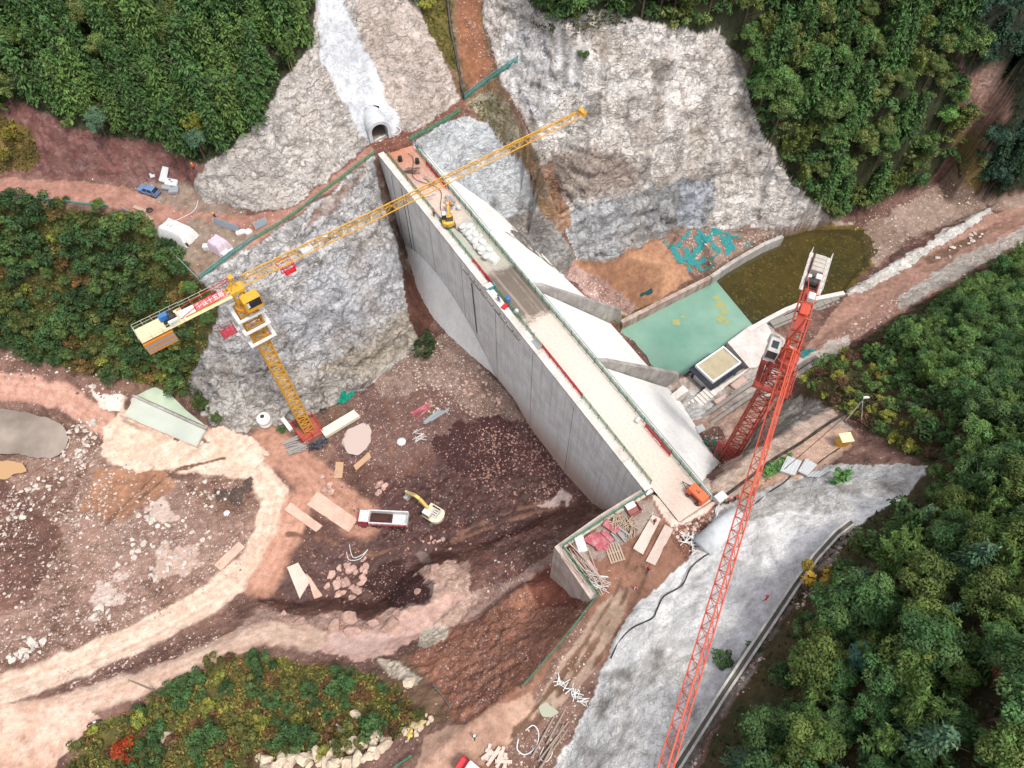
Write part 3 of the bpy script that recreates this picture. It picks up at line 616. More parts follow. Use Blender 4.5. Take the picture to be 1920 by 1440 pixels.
def mat(name, color, rough=.6, metal=0.0, dirt=.35, dirtcol=(.22, .16, .13), sc=1.2, bump=.0, spec=.4):
    if name in _mc: return _mc[name]
    m, t = nt(name); _mc[name] = m
    if isinstance(color, str): color = lin(color, .85)
    co = N(t, 'ShaderNodeTexCoord').outputs['Object']
    n1 = noise(t, co, sc, 6, .65); n2 = noise(t, co, sc*6, 3, .6)
    c = mix(t, 1.0, tuple(color), ramp(t, n2, [(.3, .86), (.7, 1.08)]), 'MULTIPLY')
    c = mix(t, math_(t, 'MULTIPLY', ramp(t, n1, [(.45, 0.0), (.72, 1.0)]), dirt), c, dirtcol)
    b = N(t, 'ShaderNodeBsdfPrincipled', inp={'Roughness': rough, 'Metallic': metal, 'Specular IOR Level': spec})
    lk(t, c, b.inputs['Base Color'])
    if bump:
        bp = N(t, 'ShaderNodeBump', inp={'Strength': bump, 'Distance': .1}); lk(t, n2, bp.inputs['Height']); lk(t, bp.outputs[0], b.inputs['Normal'])
    out(t, b.outputs[0]); return m
def concrete(name, ca, cb, streak=.5, forms=True, warm=0):
    if name in _mc: return _mc[name]
    m, t = nt(name); _mc[name] = m
    co = N(t, 'ShaderNodeTexCoord').outputs['Object']
    n1 = noise(t, co, .35, 8, .65); n2 = noise(t, co, 3, 6, .65)
    c = mix(t, ramp(t, n1, [(.38, 0.0), (.64, 1.0)]), tuple(lin(ca)), tuple(lin(cb)))
    c = mix(t, 1.0, c, ramp(t, n2, [(.3, .88), (.7, 1.06)]), 'MULTIPLY')
    dr = noise(t, mapping(t, co, (1.3, 1.3, .05)), 1.0, 5, .6)
    c = mix(t, math_(t, 'MULTIPLY', ramp(t, dr, [(.50, 0.0), (.70, 1.0)]), streak), c, tuple(lin(cb)*.62))
    if forms:
        br = N(t, 'ShaderNodeTexBrick', inp={'Scale': 1.0, 'Mortar Size': .03, 'Brick Width': 3.0, 'Row Height': 1.5, 'Bias': 0.0, 'Color1': (1,1,1,1), 'Color2': (.93,.93,.93,1), 'Mortar': (.6,.6,.6,1)})
        br.offset = 0.0
        lk(t, mapping(t, co, (1, 1, 1), (math.radians(-90), 0, 0)), br.inputs['Vector'])
        c = mix(t, 1.0, c, br.outputs['Color'], 'MULTIPLY')
    if warm:
        geo = N(t, 'ShaderNodeSeparateXYZ'); lk(t, co, geo.inputs[0])
        w = math_(t, 'ADD', geo.outputs[2], math_(t, 'MULTIPLY', math_(t, 'SUBTRACT', n1, .5), 9))
        w = math_(t, 'ADD', w, math_(t, 'MULTIPLY', geo.outputs[0], -.22))
        c = mix(t, ramp(t, math_(t, 'DIVIDE', w, 40), [(.26, .75), (.44, 0.0)]), c, tuple(lin('#ab8672')))
    b = N(t, 'ShaderNodeBsdfPrincipled', inp={'Roughness': .85, 'Specular IOR Level': .2})
    lk(t, c, b.inputs['Base Color'])
    bp = N(t, 'ShaderNodeBump', inp={'Strength': .25, 'Distance': .15}); lk(t, n2, bp.inputs['Height']); lk(t, bp.outputs[0], b.inputs['Normal'])
    out(t, b.outputs[0]); return m
def leafmat(name, trans=.22):
    if name in _mc: return _mc[name]
    m, t = nt(name); _mc[name] = m
    oi = N(t, 'ShaderNodeObjectInfo'); at = N(t, 'ShaderNodeAttribute', attribute_name='tint')
    c = mix(t, 1.0, oi.outputs['Color'], at.outputs['Color'], 'MULTIPLY')
    co = N(t, 'ShaderNodeTexCoord').outputs['Object']
    c = mix(t, 1.0, c, ramp(t, noise(t, co, 2.2, 3, .6), [(.3, .7), (.7, 1.35)]), 'MULTIPLY')
    b = N(t, 'ShaderNodeBsdfPrincipled', inp={'Roughness': .65, 'Specular IOR Level': .2}); lk(t, c, b.inputs['Base Color'])
    tr = N(t, 'ShaderNodeBsdfTranslucent'); lk(t, c, tr.inputs[0])
    mx = N(t, 'ShaderNodeMixShader', inp={0: trans}); lk(t, b.outputs[0], mx.inputs[1]); lk(t, tr.outputs[0], mx.inputs[2])
    out(t, mx.outputs[0]); return m
def netmat(name, color, alpha=.75):
    if name in _mc: return _mc[name]
    m, t = nt(name); _mc[name] = m
    co = N(t, 'ShaderNodeTexCoord').outputs['Object']
    c = mix(t, noise(t, co, 2.5, 5, .7), tuple(lin(color)*.55), tuple(lin(color)*1.35))
    b = N(t, 'ShaderNodeBsdfPrincipled', inp={'Roughness': .7, 'Specular IOR Level': .2}); lk(t, c, b.inputs['Base Color'])
    tp = N(t, 'ShaderNodeBsdfTransparent')
    a = ramp(t, noise(t, co, 4, 4, .7), [(.25, alpha-.3), (.6, min(1, alpha+.2))])
    mx = N(t, 'ShaderNodeMixShader'); lk(t, a, mx.inputs[0]); lk(t, tp.outputs[0], mx.inputs[1]); lk(t, b.outputs[0], mx.inputs[2])
    out(t, mx.outputs[0]); return m
def watermat(name, color, rough=.08, deep=None, alpha=1.0, sc=.15, spec=.5):
    if name in _mc: return _mc[name]
    m, t = nt(name); _mc[name] = m
    co = N(t, 'ShaderNodeTexCoord').outputs['Object']
    c = mix(t, ramp(t, noise(t, co, sc, 5, .6), [(.35, 0.0), (.65, 1.0)]), tuple(lin(color)), tuple(lin(deep or color)))
    b = N(t, 'ShaderNodeBsdfPrincipled', inp={'Roughness': rough, 'Specular IOR Level': spec, 'IOR': 1.33}); lk(t, c, b.inputs['Base Color'])
    bp = N(t, 'ShaderNodeBump', inp={'Strength': .06, 'Distance': .1}); lk(t, noise(t, co, 3, 3), bp.inputs['Height']); lk(t, bp.outputs[0], b.inputs['Normal'])
    sh = b.outputs[0]
    if alpha < 1:
        tp = N(t, 'ShaderNodeBsdfTransparent', inp={0: (*[float(q) for q in np.clip(lin(color, 1)**.3, 0, 1)], 1)})
        mx = N(t, 'ShaderNodeMixShader', inp={0: alpha}); lk(t, tp.outputs[0], mx.inputs[1]); lk(t, sh, mx.inputs[2]); sh = mx.outputs[0]
    out(t, sh); return m
# ------------------------------------------------------------------ object helpers
def link(o, parent=None):
    COL.objects.link(o)
    if parent is not None: o.parent = parent
    return o
def tag(o, label=None, cat=None, group=None, kind=None):
    if label: o['label'] = label
    if cat: o['category'] = cat
    if group: o['group'] = group
    if kind: o['kind'] = kind
    return o
def thing(name, loc, label, cat, group=None, rz=0.0):
    o = bpy.data.objects.new(name, None); link(o); o.empty_display_size = .3
    o.location = loc; o.rotation_euler = (0, 0, rz)
    return tag(o, label, cat, group)
def copy_tree(o, parent=None):
    c = o.copy(); COL.objects.link(c)
    if parent is not None: c.parent = parent
    for ch in o.children: copy_tree(ch, c)
    return c
class MB:
    def __init__(s): s.v = []; s.f = []; s.mi = []; s.cur = 0
    def add(s, vs, fs):
        n = len(s.v); s.v += [tuple(v) for v in vs]; s.f += [tuple(i+n for i in f) for f in fs]; s.mi += [s.cur]*len(fs); return s
    def box(s, c, d, rz=0, M=None):
        hx, hy, hz = d[0]/2, d[1]/2, d[2]/2
        R = M or Matrix.Rotation(rz, 3, 'Z'); c = Vector(c)
        vs = [c+R @ Vector((x*hx, y*hy, z*hz)) for z in (-1, 1) for y in (-1, 1) for x in (-1, 1)]
        return s.add(vs, [(0,2,3,1),(4,5,7,6),(0,1,5,4),(2,6,7,3),(0,4,6,2),(1,3,7,5)])
    def cbox(s, c, d, b=.06, rz=0):       # box with chamfered vertical edges and top
        hx, hy, hz = d[0]/2, d[1]/2, d[2]/2
        pl = [(hx-b,-hy),(hx,-hy+b),(hx,hy-b),(hx-b,hy),(-hx+b,hy),(-hx,hy-b),(-hx,-hy+b),(-hx+b,-hy)]
        k = max(0.0, 1-b/max(hx, hy)*1.2)
        R = Matrix.Rotation(rz, 3, 'Z'); c = Vector(c)
        vs = [c+R @ Vector((x, y, -hz)) for x, y in pl]+[c+R @ Vector((x, y, hz-b)) for x, y in pl]+[c+R @ Vector((x*k, y*k, hz)) for x, y in pl]
        fs = [tuple(range(7, -1, -1)), tuple(range(16, 24))]
        for q in (0, 8):
            for i in range(8): j = (i+1) % 8; fs.append((q+i, q+j, q+8+j, q+8+i))
        return s.add(vs, fs)
    def bar(s, a, b, r, n=4, r2=None):
        a, b = Vector(a), Vector(b); d = b-a
        if d.length < 1e-6: return s
        d.normalize(); u = d.orthogonal().normalized()
        if abs(d.z) < .99: u = d.cross(Vector((0,0,1))).normalized()
        w = d.cross(u); r2 = r if r2 is None else r2; o = math.pi/n
        vs = [p+(u*math.cos(2*math.pi*i/n+o)+w*math.sin(2*math.pi*i/n+o))*q for p, q in ((a, r), (b, r2)) for i in range(n)]
        fs = [(i, (i+1) % n, n+(i+1) % n, n+i) for i in range(n)]+[tuple(range(n-1, -1, -1)), tuple(range(n, 2*n))]
        return s.add(vs, fs)
    def tube(s, path, r, n=6, closed=False):
        path = [Vector(p) for p in path]; rings = []; m = len(path); rr = r if isinstance(r, (list, tuple)) else [r]*m
        for i, p in enumerate(path):
            d = (path[(i+1) % m if closed else min(i+1, m-1)]-path[(i-1) % m if closed else max(i-1, 0)])
            d = d.normalized() if d.length > 1e-9 else Vector((0,0,1))
            u = d.cross(Vector((0,0,1)))
            u = u.normalized() if u.length > .05 else d.cross(Vector((1,0,0))).normalized()
            w = u.cross(d)
            rings.append([p+(u*math.cos(2*math.pi*k/n)+w*math.sin(2*math.pi*k/n))*rr[i] for k in range(n)])
        vs = [v for g in rings for v in g]; fs = []
        for i in range(m if closed else m-1):
            a, b = i*n, ((i+1) % m)*n
            fs += [(a+k, a+(k+1) % n, b+(k+1) % n, b+k) for k in range(n)]
        if not closed: fs += [tuple(range(n-1, -1, -1)), tuple((m-1)*n+k for k in range(n))]
        return s.add(vs, fs)
    def lathe(s, prof, c=(0,0,0), n=20, M=None):
        c = Vector(c); vs = []; fs = []; M = M or Matrix.Identity(3)
        for r, z in prof: vs += [c+M @ Vector((r*math.cos(2*math.pi*k/n), r*math.sin(2*math.pi*k/n), z)) for k in range(n)]
        for i in range(len(prof)-1): fs += [(i*n+k, i*n+(k+1) % n, (i+1)*n+(k+1) % n, (i+1)*n+k) for k in range(n)]
        fs += [tuple(range(n-1, -1, -1)), tuple((len(prof)-1)*n+k for k in range(n))]
        return s.add(vs, fs)
    def prism(s, poly, z0, z1, M=None):
        n = len(poly); M = M or Matrix.Identity(4)
        if sum(poly[i][0]*poly[(i+1) % n][1]-poly[(i+1) % n][0]*poly[i][1] for i in range(n)) < 0: poly = poly[::-1]
        vs = [M @ Vector((x, y, z0)) for x, y in poly]+[M @ Vector((x, y, z1)) for x, y in poly]
        return s.add(vs, [tuple(range(n-1, -1, -1)), tuple(range(n, 2*n))]+[(i, (i+1) % n, n+(i+1) % n, n+i) for i in range(n)])
    def hexa(s, b, t):                     # eight corners: bottom loop, top loop
        return s.add(list(b)+list(t), [(3,2,1,0),(4,5,6,7),(0,1,5,4),(1,2,6,5),(2,3,7,6),(3,0,4,7)])
    def sheet(s, fn, nu, nv, th=0):
        vs = [fn(i/nu, j/nv) for j in range(nv+1) for i in range(nu+1)]
        fs = [(j*(nu+1)+i, j*(nu+1)+i+1, (j+1)*(nu+1)+i+1, (j+1)*(nu+1)+i) for j in range(nv) for i in range(nu)]
        return s.add(vs, fs)
    def mesh(s, name, mats, smooth=False):
        me = bpy.data.meshes.new(name); me.from_pydata(s.v, [], s.f)
        mats = mats if isinstance(mats, (list, tuple)) else [mats]
        for q in mats: me.materials.append(q)
        if len(mats) > 1: me.polygons.foreach_set('material_index', s.mi)
        if smooth: me.polygons.foreach_set('use_smooth', [True]*len(me.polygons))
        me.update(); return me
    def build(s, name, mats, parent=None, smooth=False, loc=None):
        o = bpy.data.objects.new(name, s.mesh(name, mats, smooth)); link(o, parent)
        if loc is not None: o.location = loc
        return o
    def solo(s, name, mats, label, cat, group=None, smooth=False, kind=None):   # a thing of one mesh: origin moved to its base
        vs = np.array(s.v); c = Vector(((vs[:,0].min()+vs[:,0].max())/2, (vs[:,1].min()+vs[:,1].max())/2, vs[:,2].min()))
        s.v = [tuple(Vector(v)-c) for v in s.v]
        o = s.build(name, mats, None, smooth, c); return tag(o, label, cat, group, kind)
# ------------------------------------------------------------------ terrain objects
_tp = P(715,262,30.9); TUN = (_tp.x, _tp.y, 30.9, math.radians(24))
def build_terrain():
    tm = terrain_mat(); ny, nx = shape
    V = np.stack([VX, VY, VZ], -1).reshape(-1, 3)
    vn = np.zeros_like(V); Vg = V.reshape(ny, nx, 3)
    du = np.gradient(Vg, axis=1); dv = np.gradient(Vg, axis=0); nn = np.cross(du, dv); nn /= np.linalg.norm(nn, axis=-1)[..., None]+1e-12
    nn = nn.reshape(-1, 3)
    idx = np.arange(ny*nx).reshape(ny, nx)
    q = np.stack([idx[:-1,:-1], idx[:-1,1:], idx[1:,1:], idx[1:,:-1]], -1).reshape(-1, 4)
    fc = CLS[:-1,:-1].reshape(-1)
    cx, cy = math.cos(TUN[3]), math.sin(TUN[3]); rx, ry = V[:,0]-TUN[0], V[:,1]-TUN[1]
    lx, ly, lz = rx*cx+ry*cy, -rx*cy+ry*cx, V[:,2]-TUN[2]
    ins = (np.abs(lx) < 1.6) & (ly > -.2) & (ly < 14) & (lz > .25) & (lz < 3.7)
    keep = ins[q].sum(1) < 1; q = q[keep]; fc = fc[keep]
    colr = np.concatenate([C1.reshape(-1, 3), np.ones((ny*nx, 1))], 1).astype(np.float32)
    parr = np.stack([ROCK.ravel(), GRAIN.ravel(), WET.ravel(), np.ones(ny*nx)], 1).astype(np.float32)
    lab = {'ground': 'red brown earth of the excavated site', 'hillside': 'dark soil of the wooded slopes', 'rock_slope': 'pale grey cut rock faces of the gorge',
           'dirt_road': 'pale dusty dirt roads of the site', 'shotcrete_slope': 'smooth white sprayed concrete slopes', 'streambed': 'stony bed and banks of the stream'}
    for k, cn in enumerate(CLASSES):
        f = q[fc == k]
        if not len(f): continue
        used, inv = np.unique(f.ravel(), return_inverse=True)
        me = bpy.data.meshes.new(cn); me.vertices.add(len(used)); me.vertices.foreach_set('co', V[used].ravel().astype(np.float32))
        me.loops.add(len(inv)); me.loops.foreach_set('vertex_index', inv.astype(np.int32))
        me.polygons.add(len(f)); me.polygons.foreach_set('loop_start', np.arange(0, len(inv), 4, dtype=np.int32)); me.polygons.foreach_set('loop_total', np.full(len(f), 4, dtype=np.int32))
        me.update(calc_edges=True); me.polygons.foreach_set('use_smooth', np.ones(len(f), bool))
        for nm, dat in (('col', colr), ('par', parr)):
            at = me.attributes.new(nm, 'FLOAT_COLOR', 'POINT'); at.data.foreach_set('color', dat[used].ravel())
        me.materials.append(tm)
        me.normals_split_custom_set_from_vertices(nn[used].tolist())
        o = link(bpy.data.objects.new(cn, me)); tag(o, lab[cn], None, None, 'structure')
build_terrain()
# ------------------------------------------------------------------ camera, light
cam = bpy.data.cameras.new('camera'); co_ = link(bpy.data.objects.new('camera', cam)); co_.location = (0, 0, HC); co_.rotation_euler = (TILT, 0, 0)
cam.sensor_width = 36; cam.lens = F/1920*36; cam.clip_end = 3000; cam.clip_start = 1; SC.camera = co_
w = bpy.data.worlds.new('World'); SC.world = w; w.use_nodes = True
sky = w.node_tree.nodes.new('ShaderNodeTexSky'); sky.sky_type = 'NISHITA'; sky.sun_disc = False
SUN_EL, SUN_AZ = 66, 135
sky.sun_elevation = math.radians(SUN_EL); sky.sun_rotation = math.radians(SUN_AZ); sky.altitude = 600; sky.air_density = 1.0; sky.dust_density = 4.0; sky.ozone_density = 1.0
bg = w.node_tree.nodes['Background']; bg.inputs[1].default_value = .135; hs_ = w.node_tree.nodes.new('ShaderNodeHueSaturation'); hs_.inputs['Saturation'].default_value = .3; w.node_tree.links.new(sky.outputs[0], hs_.inputs['Color']); w.node_tree.links.new(hs_.outputs[0], bg.inputs[0])
sl = bpy.data.lights.new('sun', 'SUN'); sl.energy = 1.5; sl.angle = math.radians(10); sl.color = (1, .95, .88)
so = link(bpy.data.objects.new('sun', sl))
az = math.radians(SUN_AZ); so.rotation_euler = Vector((-math.sin(az)*math.cos(math.radians(SUN_EL)), -math.cos(az)*math.cos(math.radians(SUN_EL)), -math.sin(math.radians(SUN_EL)))).to_track_quat('-Z', 'Y').to_euler()
SC.view_settings.view_transform = 'Standard'; SC.view_settings.look = 'None'; SC.view_settings.exposure = 1.3; SC.view_settings.gamma = 1
try: SC.cycles.use_denoising = True
except Exception: pass
SC.cycles.max_bounces = 5; SC.cycles.transparent_max_bounces = 12
# ------------------------------------------------------------------ the dam
CON = concrete('dam_concrete', '#e9e7e3', '#d0cecb', .5, True, 1)
CONW = concrete('spillway_concrete', '#eeece9', '#e2dfdb', .3, False)
CONS = concrete('wall_concrete', '#b5b0aa', '#8f8a84', .5, False)
CONP = concrete('pale_concrete', '#d8d2cc', '#beb6ae', .35, False)
def deck_mat():
    m, t = nt('deck_surface')
    co = N(t, 'ShaderNodeTexCoord').outputs['Object']; s = N(t, 'ShaderNodeSeparateXYZ'); lk(t, co, s.inputs[0])
    n1 = noise(t, co, .35, 6, .65); n2 = noise(t, co, 2.5, 6, .7)
    x = math_(t, 'ADD', s.outputs[0], math_(t, 'MULTIPLY', math_(t, 'SUBTRACT', n1, .5), 9))
    x = math_(t, 'ADD', x, math_(t, 'MULTIPLY', math_(t, 'SUBTRACT', n2, .5), 3))
    r = N(t, 'ShaderNodeValToRGB'); r.color_ramp.interpolation = 'LINEAR'; e = r.color_ramp.elements
    stops = [(q_*88/94, h_) for q_, h_ in [(0, '#b57a60'), (.10, '#b58d7d'), (.20, '#cbb0a2'), (.27, '#c9bcae'), (.30, '#a9a79b'), (.40, '#b0ae9f'), (.44, '#a39c90'), (.455, '#6d635a'), (.575, '#776c62'), (.60, '#cfbdb1'), (.8, '#d3c6bc'), (1.0, '#d3bfb1')]]
    while len(e) < len(stops): e.new(.5)
    for q, (p, c) in zip(e, stops): q.position = p; q.color = (*lin(c), 1)
    lk(t, math_(t, 'DIVIDE', math_(t, 'ADD', x, 87), 94), r.inputs[0])
    c = mix(t, 1.0, r.outputs[0], ramp(t, n2, [(.3, .80), (.7, 1.08)]), 'MULTIPLY')
    tr = noise(t, mapping(t, co, (.05, 1.6, 1)), 1.0, 4, .6)
    c = mix(t, ramp(t, tr, [(.5, 0), (.75, .35)]), c, tuple(lin('#cdbcb2')))
    b = N(t, 'ShaderNodeBsdfPrincipled', inp={'Roughness': .9, 'Specular IOR Level': .15}); lk(t, c, b.inputs['Base Color'])
    bp = N(t, 'ShaderNodeBump', inp={'Strength': .4, 'Distance': .12}); lk(t, n2, bp.inputs['Height']); lk(t, bp.outputs[0], b.inputs['Normal'])
    out(t, b.outputs[0]); return m
SLABM = mat('stained_block', '#b59c90', .9, dirt=.5); DARK = mat('dark_joint', '#2c2a29', .9)
BLACK = mat('black_rubber', '#1c1c1d', .7, dirt=.3)
STEEL = mat('galvanised_steel', '#a7adb2', .45, .6)
dam = thing('dam', B0, 'long grey concrete gravity dam with pale roadway across its crest', 'dam', rz=math.atan2(-UD.y, -UD.x))
X0, X1 = -87.0, .6
XE = 6.4     # the roadway and the downstream edge run on past the near end
def profile(mb, sec, x0, x1):
    n = len(sec)
    mb.add([(x0, v, z) for v, z in sec]+[(x1, v, z) for v, z in sec], [tuple(range(n)), tuple(range(2*n-1, n-1, -1))]+[(i, n+i, n+(i+1) % n, (i+1) % n) for i in range(n)])
zf = lambda v, d=0: ZT-(v-VT)*SL+d
m1 = MB(); profile(m1, [(0,-3), (0,29.3), (VT-.3,29.3), (VT-.3,-3)], X0, X1); m1.build('upstream_wall', CON, dam)
m1 = MB()
for a, b in ((X0, -42.6), (-40.9, -23.3), (-21.7, XE-.4)):
    profile(m1, [(VT-.28,-3), (VT-.28,zf(VT)), (VT,zf(VT)), (VT+32/SL,zf(VT+32/SL))], a, b)
o = m1.build('downstream_face', CONW, dam)
m1 = MB()
x = X0
while x < X1-1:
    L = min(random.uniform(5.5, 6.5), X1-x); m1.box((x+L/2-.02, .62, 29.62), (L-.05, 1.28, .74 if x < -45 else .62)); x += L
m1.build('coping', CONP, dam)
m1 = MB()
nx = 120
def deckf(i, j):
    x = X0+(XE-X0)*i; y = 1.27+(7.32-1.27)*j
    rough = .16 if x < -35 else .02
    return (x, y, 29.62+rough*float(fbm(np.array(x*.6), np.array(y*.8), np.array(0.), 3)))
m1.sheet(deckf, 200, 14); m1.build('roadway', deck_mat(), dam, True)
m1 = MB(); profile(m1, [(7.32,29.2), (7.32,29.95), (7.92,29.95), (7.92,29.0)], X0+3, XE); m1.build('parapet', CONP, dam)
for k, u in enumerate((41.75, 22.5)):      # the two training walls of the spillway
    m1 = MB(); t = .45; x = -u; pts = []
    sec = [(VT-.1, 28), (VT-.1, 30.0), (VT+2.0, 30.0-1.6), (30.6, 7.2), (31.2, 4.2), (31.2, -2), (29, -2)]
    profile(m1, sec, x-t, x+t); m1.build('training_wall', CONS, dam)
for u, wd in ((77.2, .30), (75.6, .22), (81.5, .16), (66, .06), (54, .06), (42, .06), (30, .06), (18, .06)):
    m1 = MB(); m1.box((-u, -.012, 16), (wd, .03, 25)); m1.build('joint', DARK, dam)
m1 = MB()
for k in range(34): m1.box((-50.2+.02*k, -.06, 26.4-k*.42), (.36, .08, .12))
m1.bar((-50.4,-.05,27), (-49.6,-.05,12), .025); m1.bar((-50.0,-.05,27), (-49.2,-.05,12), .025)
m1.build('access_ladder', mat('ladder', '#3d4044', .6), dam)
m1 = MB()
for k in range(9):
    u = 52-k*2.15; m1.box((-u, -.14, 28.3-.02*k), (1.7, .28, .7+.12*(k % 2)))
m1.build('bracket', CONS, dam)
def fil(i, j):
    u = 86-48*i; wv = (math.sin(min(1, i*1.12)*math.pi)**.7)*3.2
    top = 4.5+10*math.sin(min(1, i*1.1)*math.pi)**.8; z = top+(1.5-top)*j
    return (-u, -.05-wv*j*1.25, z-.8*math.sin(j*math.pi)*.4)
m1 = MB(); m1.sheet(fil, 60, 8); m1.build('toe_fillet', CONW, dam, True)
# wing wall round the near end
def wallpath(mb, path, z0, z1, th, out_=0):
    n = len(path); P3 = [Vector((p[0], p[1], 0)) for p in path]; offs = []
    for i in range(n):
        a = P3[max(0, i-1)]; b = P3[min(n-1, i+1)]; d = (b-a).normalized(); offs.append(Vector((-d.y, d.x, 0)))
    z0 = z0 if isinstance(z0, (list, tuple)) else [z0]*n; z1 = z1 if isinstance(z1, (list, tuple)) else [z1]*n
    vs = []; fs = []
    for i in range(n):
        for s, z in ((out_-th/2, z0[i]), (out_+th/2, z0[i]), (out_+th/2, z1[i]), (out_-th/2, z1[i])):
            q = P3[i]+offs[i]*s; vs.append((q.x, q.y, z))
    for i in range(n-1):
        a, b = i*4, i*4+4; fs += [(a+k, a+(k+1) % 4, b+(k+1) % 4, b+k) for k in range(4)]
    fs += [(3,2,1,0), tuple((n-1)*4+k for k in range(4))]
    return mb.add(vs, fs)
CW = concrete('wing_concrete', '#c9beb4', '#b39c90', .5, True, 0)
ww = MB(); pth = [P(1209,928,30.1), P(1130,977,30.1), P(1053,1027,30.1), P(1119,1117,30.1)]
wallpath(ww, pth, [10,8,9,22], 30.1, 1.3, -.35); ww.solo('wing_wall', CW, 'angled concrete wing wall round the site yard at the near end of the dam', 'wall')
# downstream walls, platform, weir and waters
m1 = MB(); pth = [P(1166,603,5.4), P(1250,560,5.4), P(1332,519,5.4)]
wallpath(m1, pth, 0, 5.35, .9); o = m1.solo('pool_wall', concrete('stained_wall', '#b8a59a', '#8a7468', .6, False), 'straight brown stained concrete wall between the orange sand and the green pool', 'wall')
m1 = MB(); pth = [P(x_, y_, 5.5) for x_, y_ in ((1333,519),(1365,497),(1398,477),(1432,458),(1468,443))]
wallpath(m1, pth, 0, 5.6, .9); m1.solo('curved_wall', CONS, 'curved grey concrete wall beside the turquoise netting and the brown pool', 'wall')
m1 = MB(); pth = [P(x_, y_, 5.6) for x_, y_ in ((1404,617),(1440,598),(1475,580),(1520,562),(1583,549))]
wallpath(m1, pth, 0, [5.3,5.7,5.7,5.7,5.7], 1.0)
o = m1.solo('bank_wall', CONP, 'pale concrete bank wall along the right side of the brown pool', 'wall')
m1 = MB()
for k in range(9):
    p = P(1452+k*14, 606-k*5.6, 5.2); m1.box((p.x, p.y, 5.15), (1.9, 1.2, .9), math.radians(25)+random.uniform(-.05, .05))
    p = P(1456+k*14, 612-k*5.6, 4.7); m1.box((p.x, p.y, 4.75), (1.9, 1.0, .8), math.radians(25)+random.uniform(-.05, .05))
m1.solo('gabion_wall', mat('gabion', '#8d8983', .95, dirt=.6, sc=3, bump=1), 'stepped grey stone gabion row behind the pale bank wall', 'wall')
def slabpoly(pxs, z, th=.5): return [tuple(P(a, b, z).xy) for a, b in pxs]
m1 = MB(); m1.prism(slabpoly([(1364,642),(1404,612),(1433,600),(1446,622),(1437,640),(1462,662),(1425,688),(1405,690)], 5.2), 3.0, 5.25)
m1.solo('concrete_platform', concrete('platform', '#d3cbc7', '#bfb3ad', .3, False), 'pale concrete platform beside the pump house and pool', 'platform')
m1 = MB(); m1.prism(slabpoly([(1398,693),(1405,690),(1345,742),(1318,760),(1278,790),(1262,776),(1330,735)], 5), 3.5, 5.0)
m1.solo('concrete_apron', CONP, 'pale grey concrete strip beside the lower side of the pump house', 'platform')
m1 = MB(); pth = [P(1330,524,2.9), P(1405,609,2.9)]; wallpath(m1, pth, .5, 2.88, 1.0); m1.solo('weir', mat('weir_sill', '#a3947f', .9, dirt=.5), 'tan submerged weir sill between the green pool and the brown pool', 'weir')
def water(name, pxs, z, m, label):
    mb = MB()
    if any(k in label for k in ('puddle', 'pond')):
        for _ in range(3): pxs = [q for i in range(len(pxs)) for q in ((pxs[i][0]*.75+pxs[(i+1) % len(pxs)][0]*.25, pxs[i][1]*.75+pxs[(i+1) % len(pxs)][1]*.25), (pxs[i][0]*.25+pxs[(i+1) % len(pxs)][0]*.75, pxs[i][1]*.25+pxs[(i+1) % len(pxs)][1]*.75))]
        pxs = [(a+4*float(perlin(np.array(a*.07), np.array(b*.07), np.array(.5))), b+4*float(perlin(np.array(a*.07), np.array(b*.07), np.array(9.5)))) for a, b in pxs]
    mb.add([P(a, b, z) for a, b in pxs], [tuple(range(len(pxs)))]); o = mb.build(name, m); 
    if o.data.polygons[0].normal.z < 0: o.data.flip_normals()
    return tag(o, label, None, None, 'structure')
water('water', POOL_A, 2.93, watermat('green_water', '#86a493', .04, '#648b7b', 1, .06, .5), 'milky green still water of the plunge pool')
water('water', [(1327,522),(1400,470),(1475,435),(1570,395),(1690,395),(1700,520),(1580,556),(1403,614)], 2.9, watermat('clear_water', '#6d6440', .03, '#5a6048', .22, .05, 1.0), 'clear brown shallow water over stones downstream')
water('water', [(-250,770),(0,765),(70,775),(122,798),(130,830),(105,862),(60,856),(0,848),(-250,880)], 2.35, watermat('pond_water', '#9a8d82', .08, '#766b62', 1, .12), 'grey brown muddy pond at the left edge')
water('water', [(-60,868),(5,862),(46,870),(50,884),(20,893),(0,900),(-60,905)], 3.02, watermat('yellow_water', '#b08d68', .15), 'small tan puddle at the left edge')
# flooded ford
m1 = MB(); m1.prism(slabpoly([(248,741),(386,806),(369,838),(230,779)], 2.3), 1, 2.34); fo = m1.solo('ford_slab', concrete('ford', '#cfc4ba', '#b5a99e', .3, False), 'concrete ford slab crossing the stream under shallow water', 'slab')
m1 = MB(); wallpath(m1, [P(246,740,2.6), P(387,804,2.6)], 1.4, 2.75, .5); m1.solo('ford_kerb', CONS, 'narrow concrete kerb along the upper side of the flooded ford', 'kerb')
water('water', [(251,745),(384,807),(368,835),(233,778)], 2.42, watermat('ford_water', '#bcc0b3', .08, '#adb3a8'), 'pale shallow water lying on the ford')
water('water', [(250,738),(285,722),(320,740),(350,770),(388,800)], 2.45, watermat('ford_pool', '#b7c2ac', .1, '#a5b39b', 1, .3), 'pale green pool above the ford')
water('water', [(640,835),(650,805),(668,797),(694,793),(698,820),(682,850),(655,852)], 1.42, watermat('mud_puddle', '#b8a59d', .18), 'pale muddy puddle on the pit floor')
water('water', [(1010,1325),(1040,1310),(1056,1316),(1052,1335),(1025,1345),(1012,1338)], height(*P(1035,1328,28.4).xy)+.03, watermat('road_puddle', '#a3a28f', .1), 'grey puddle beside the site road')
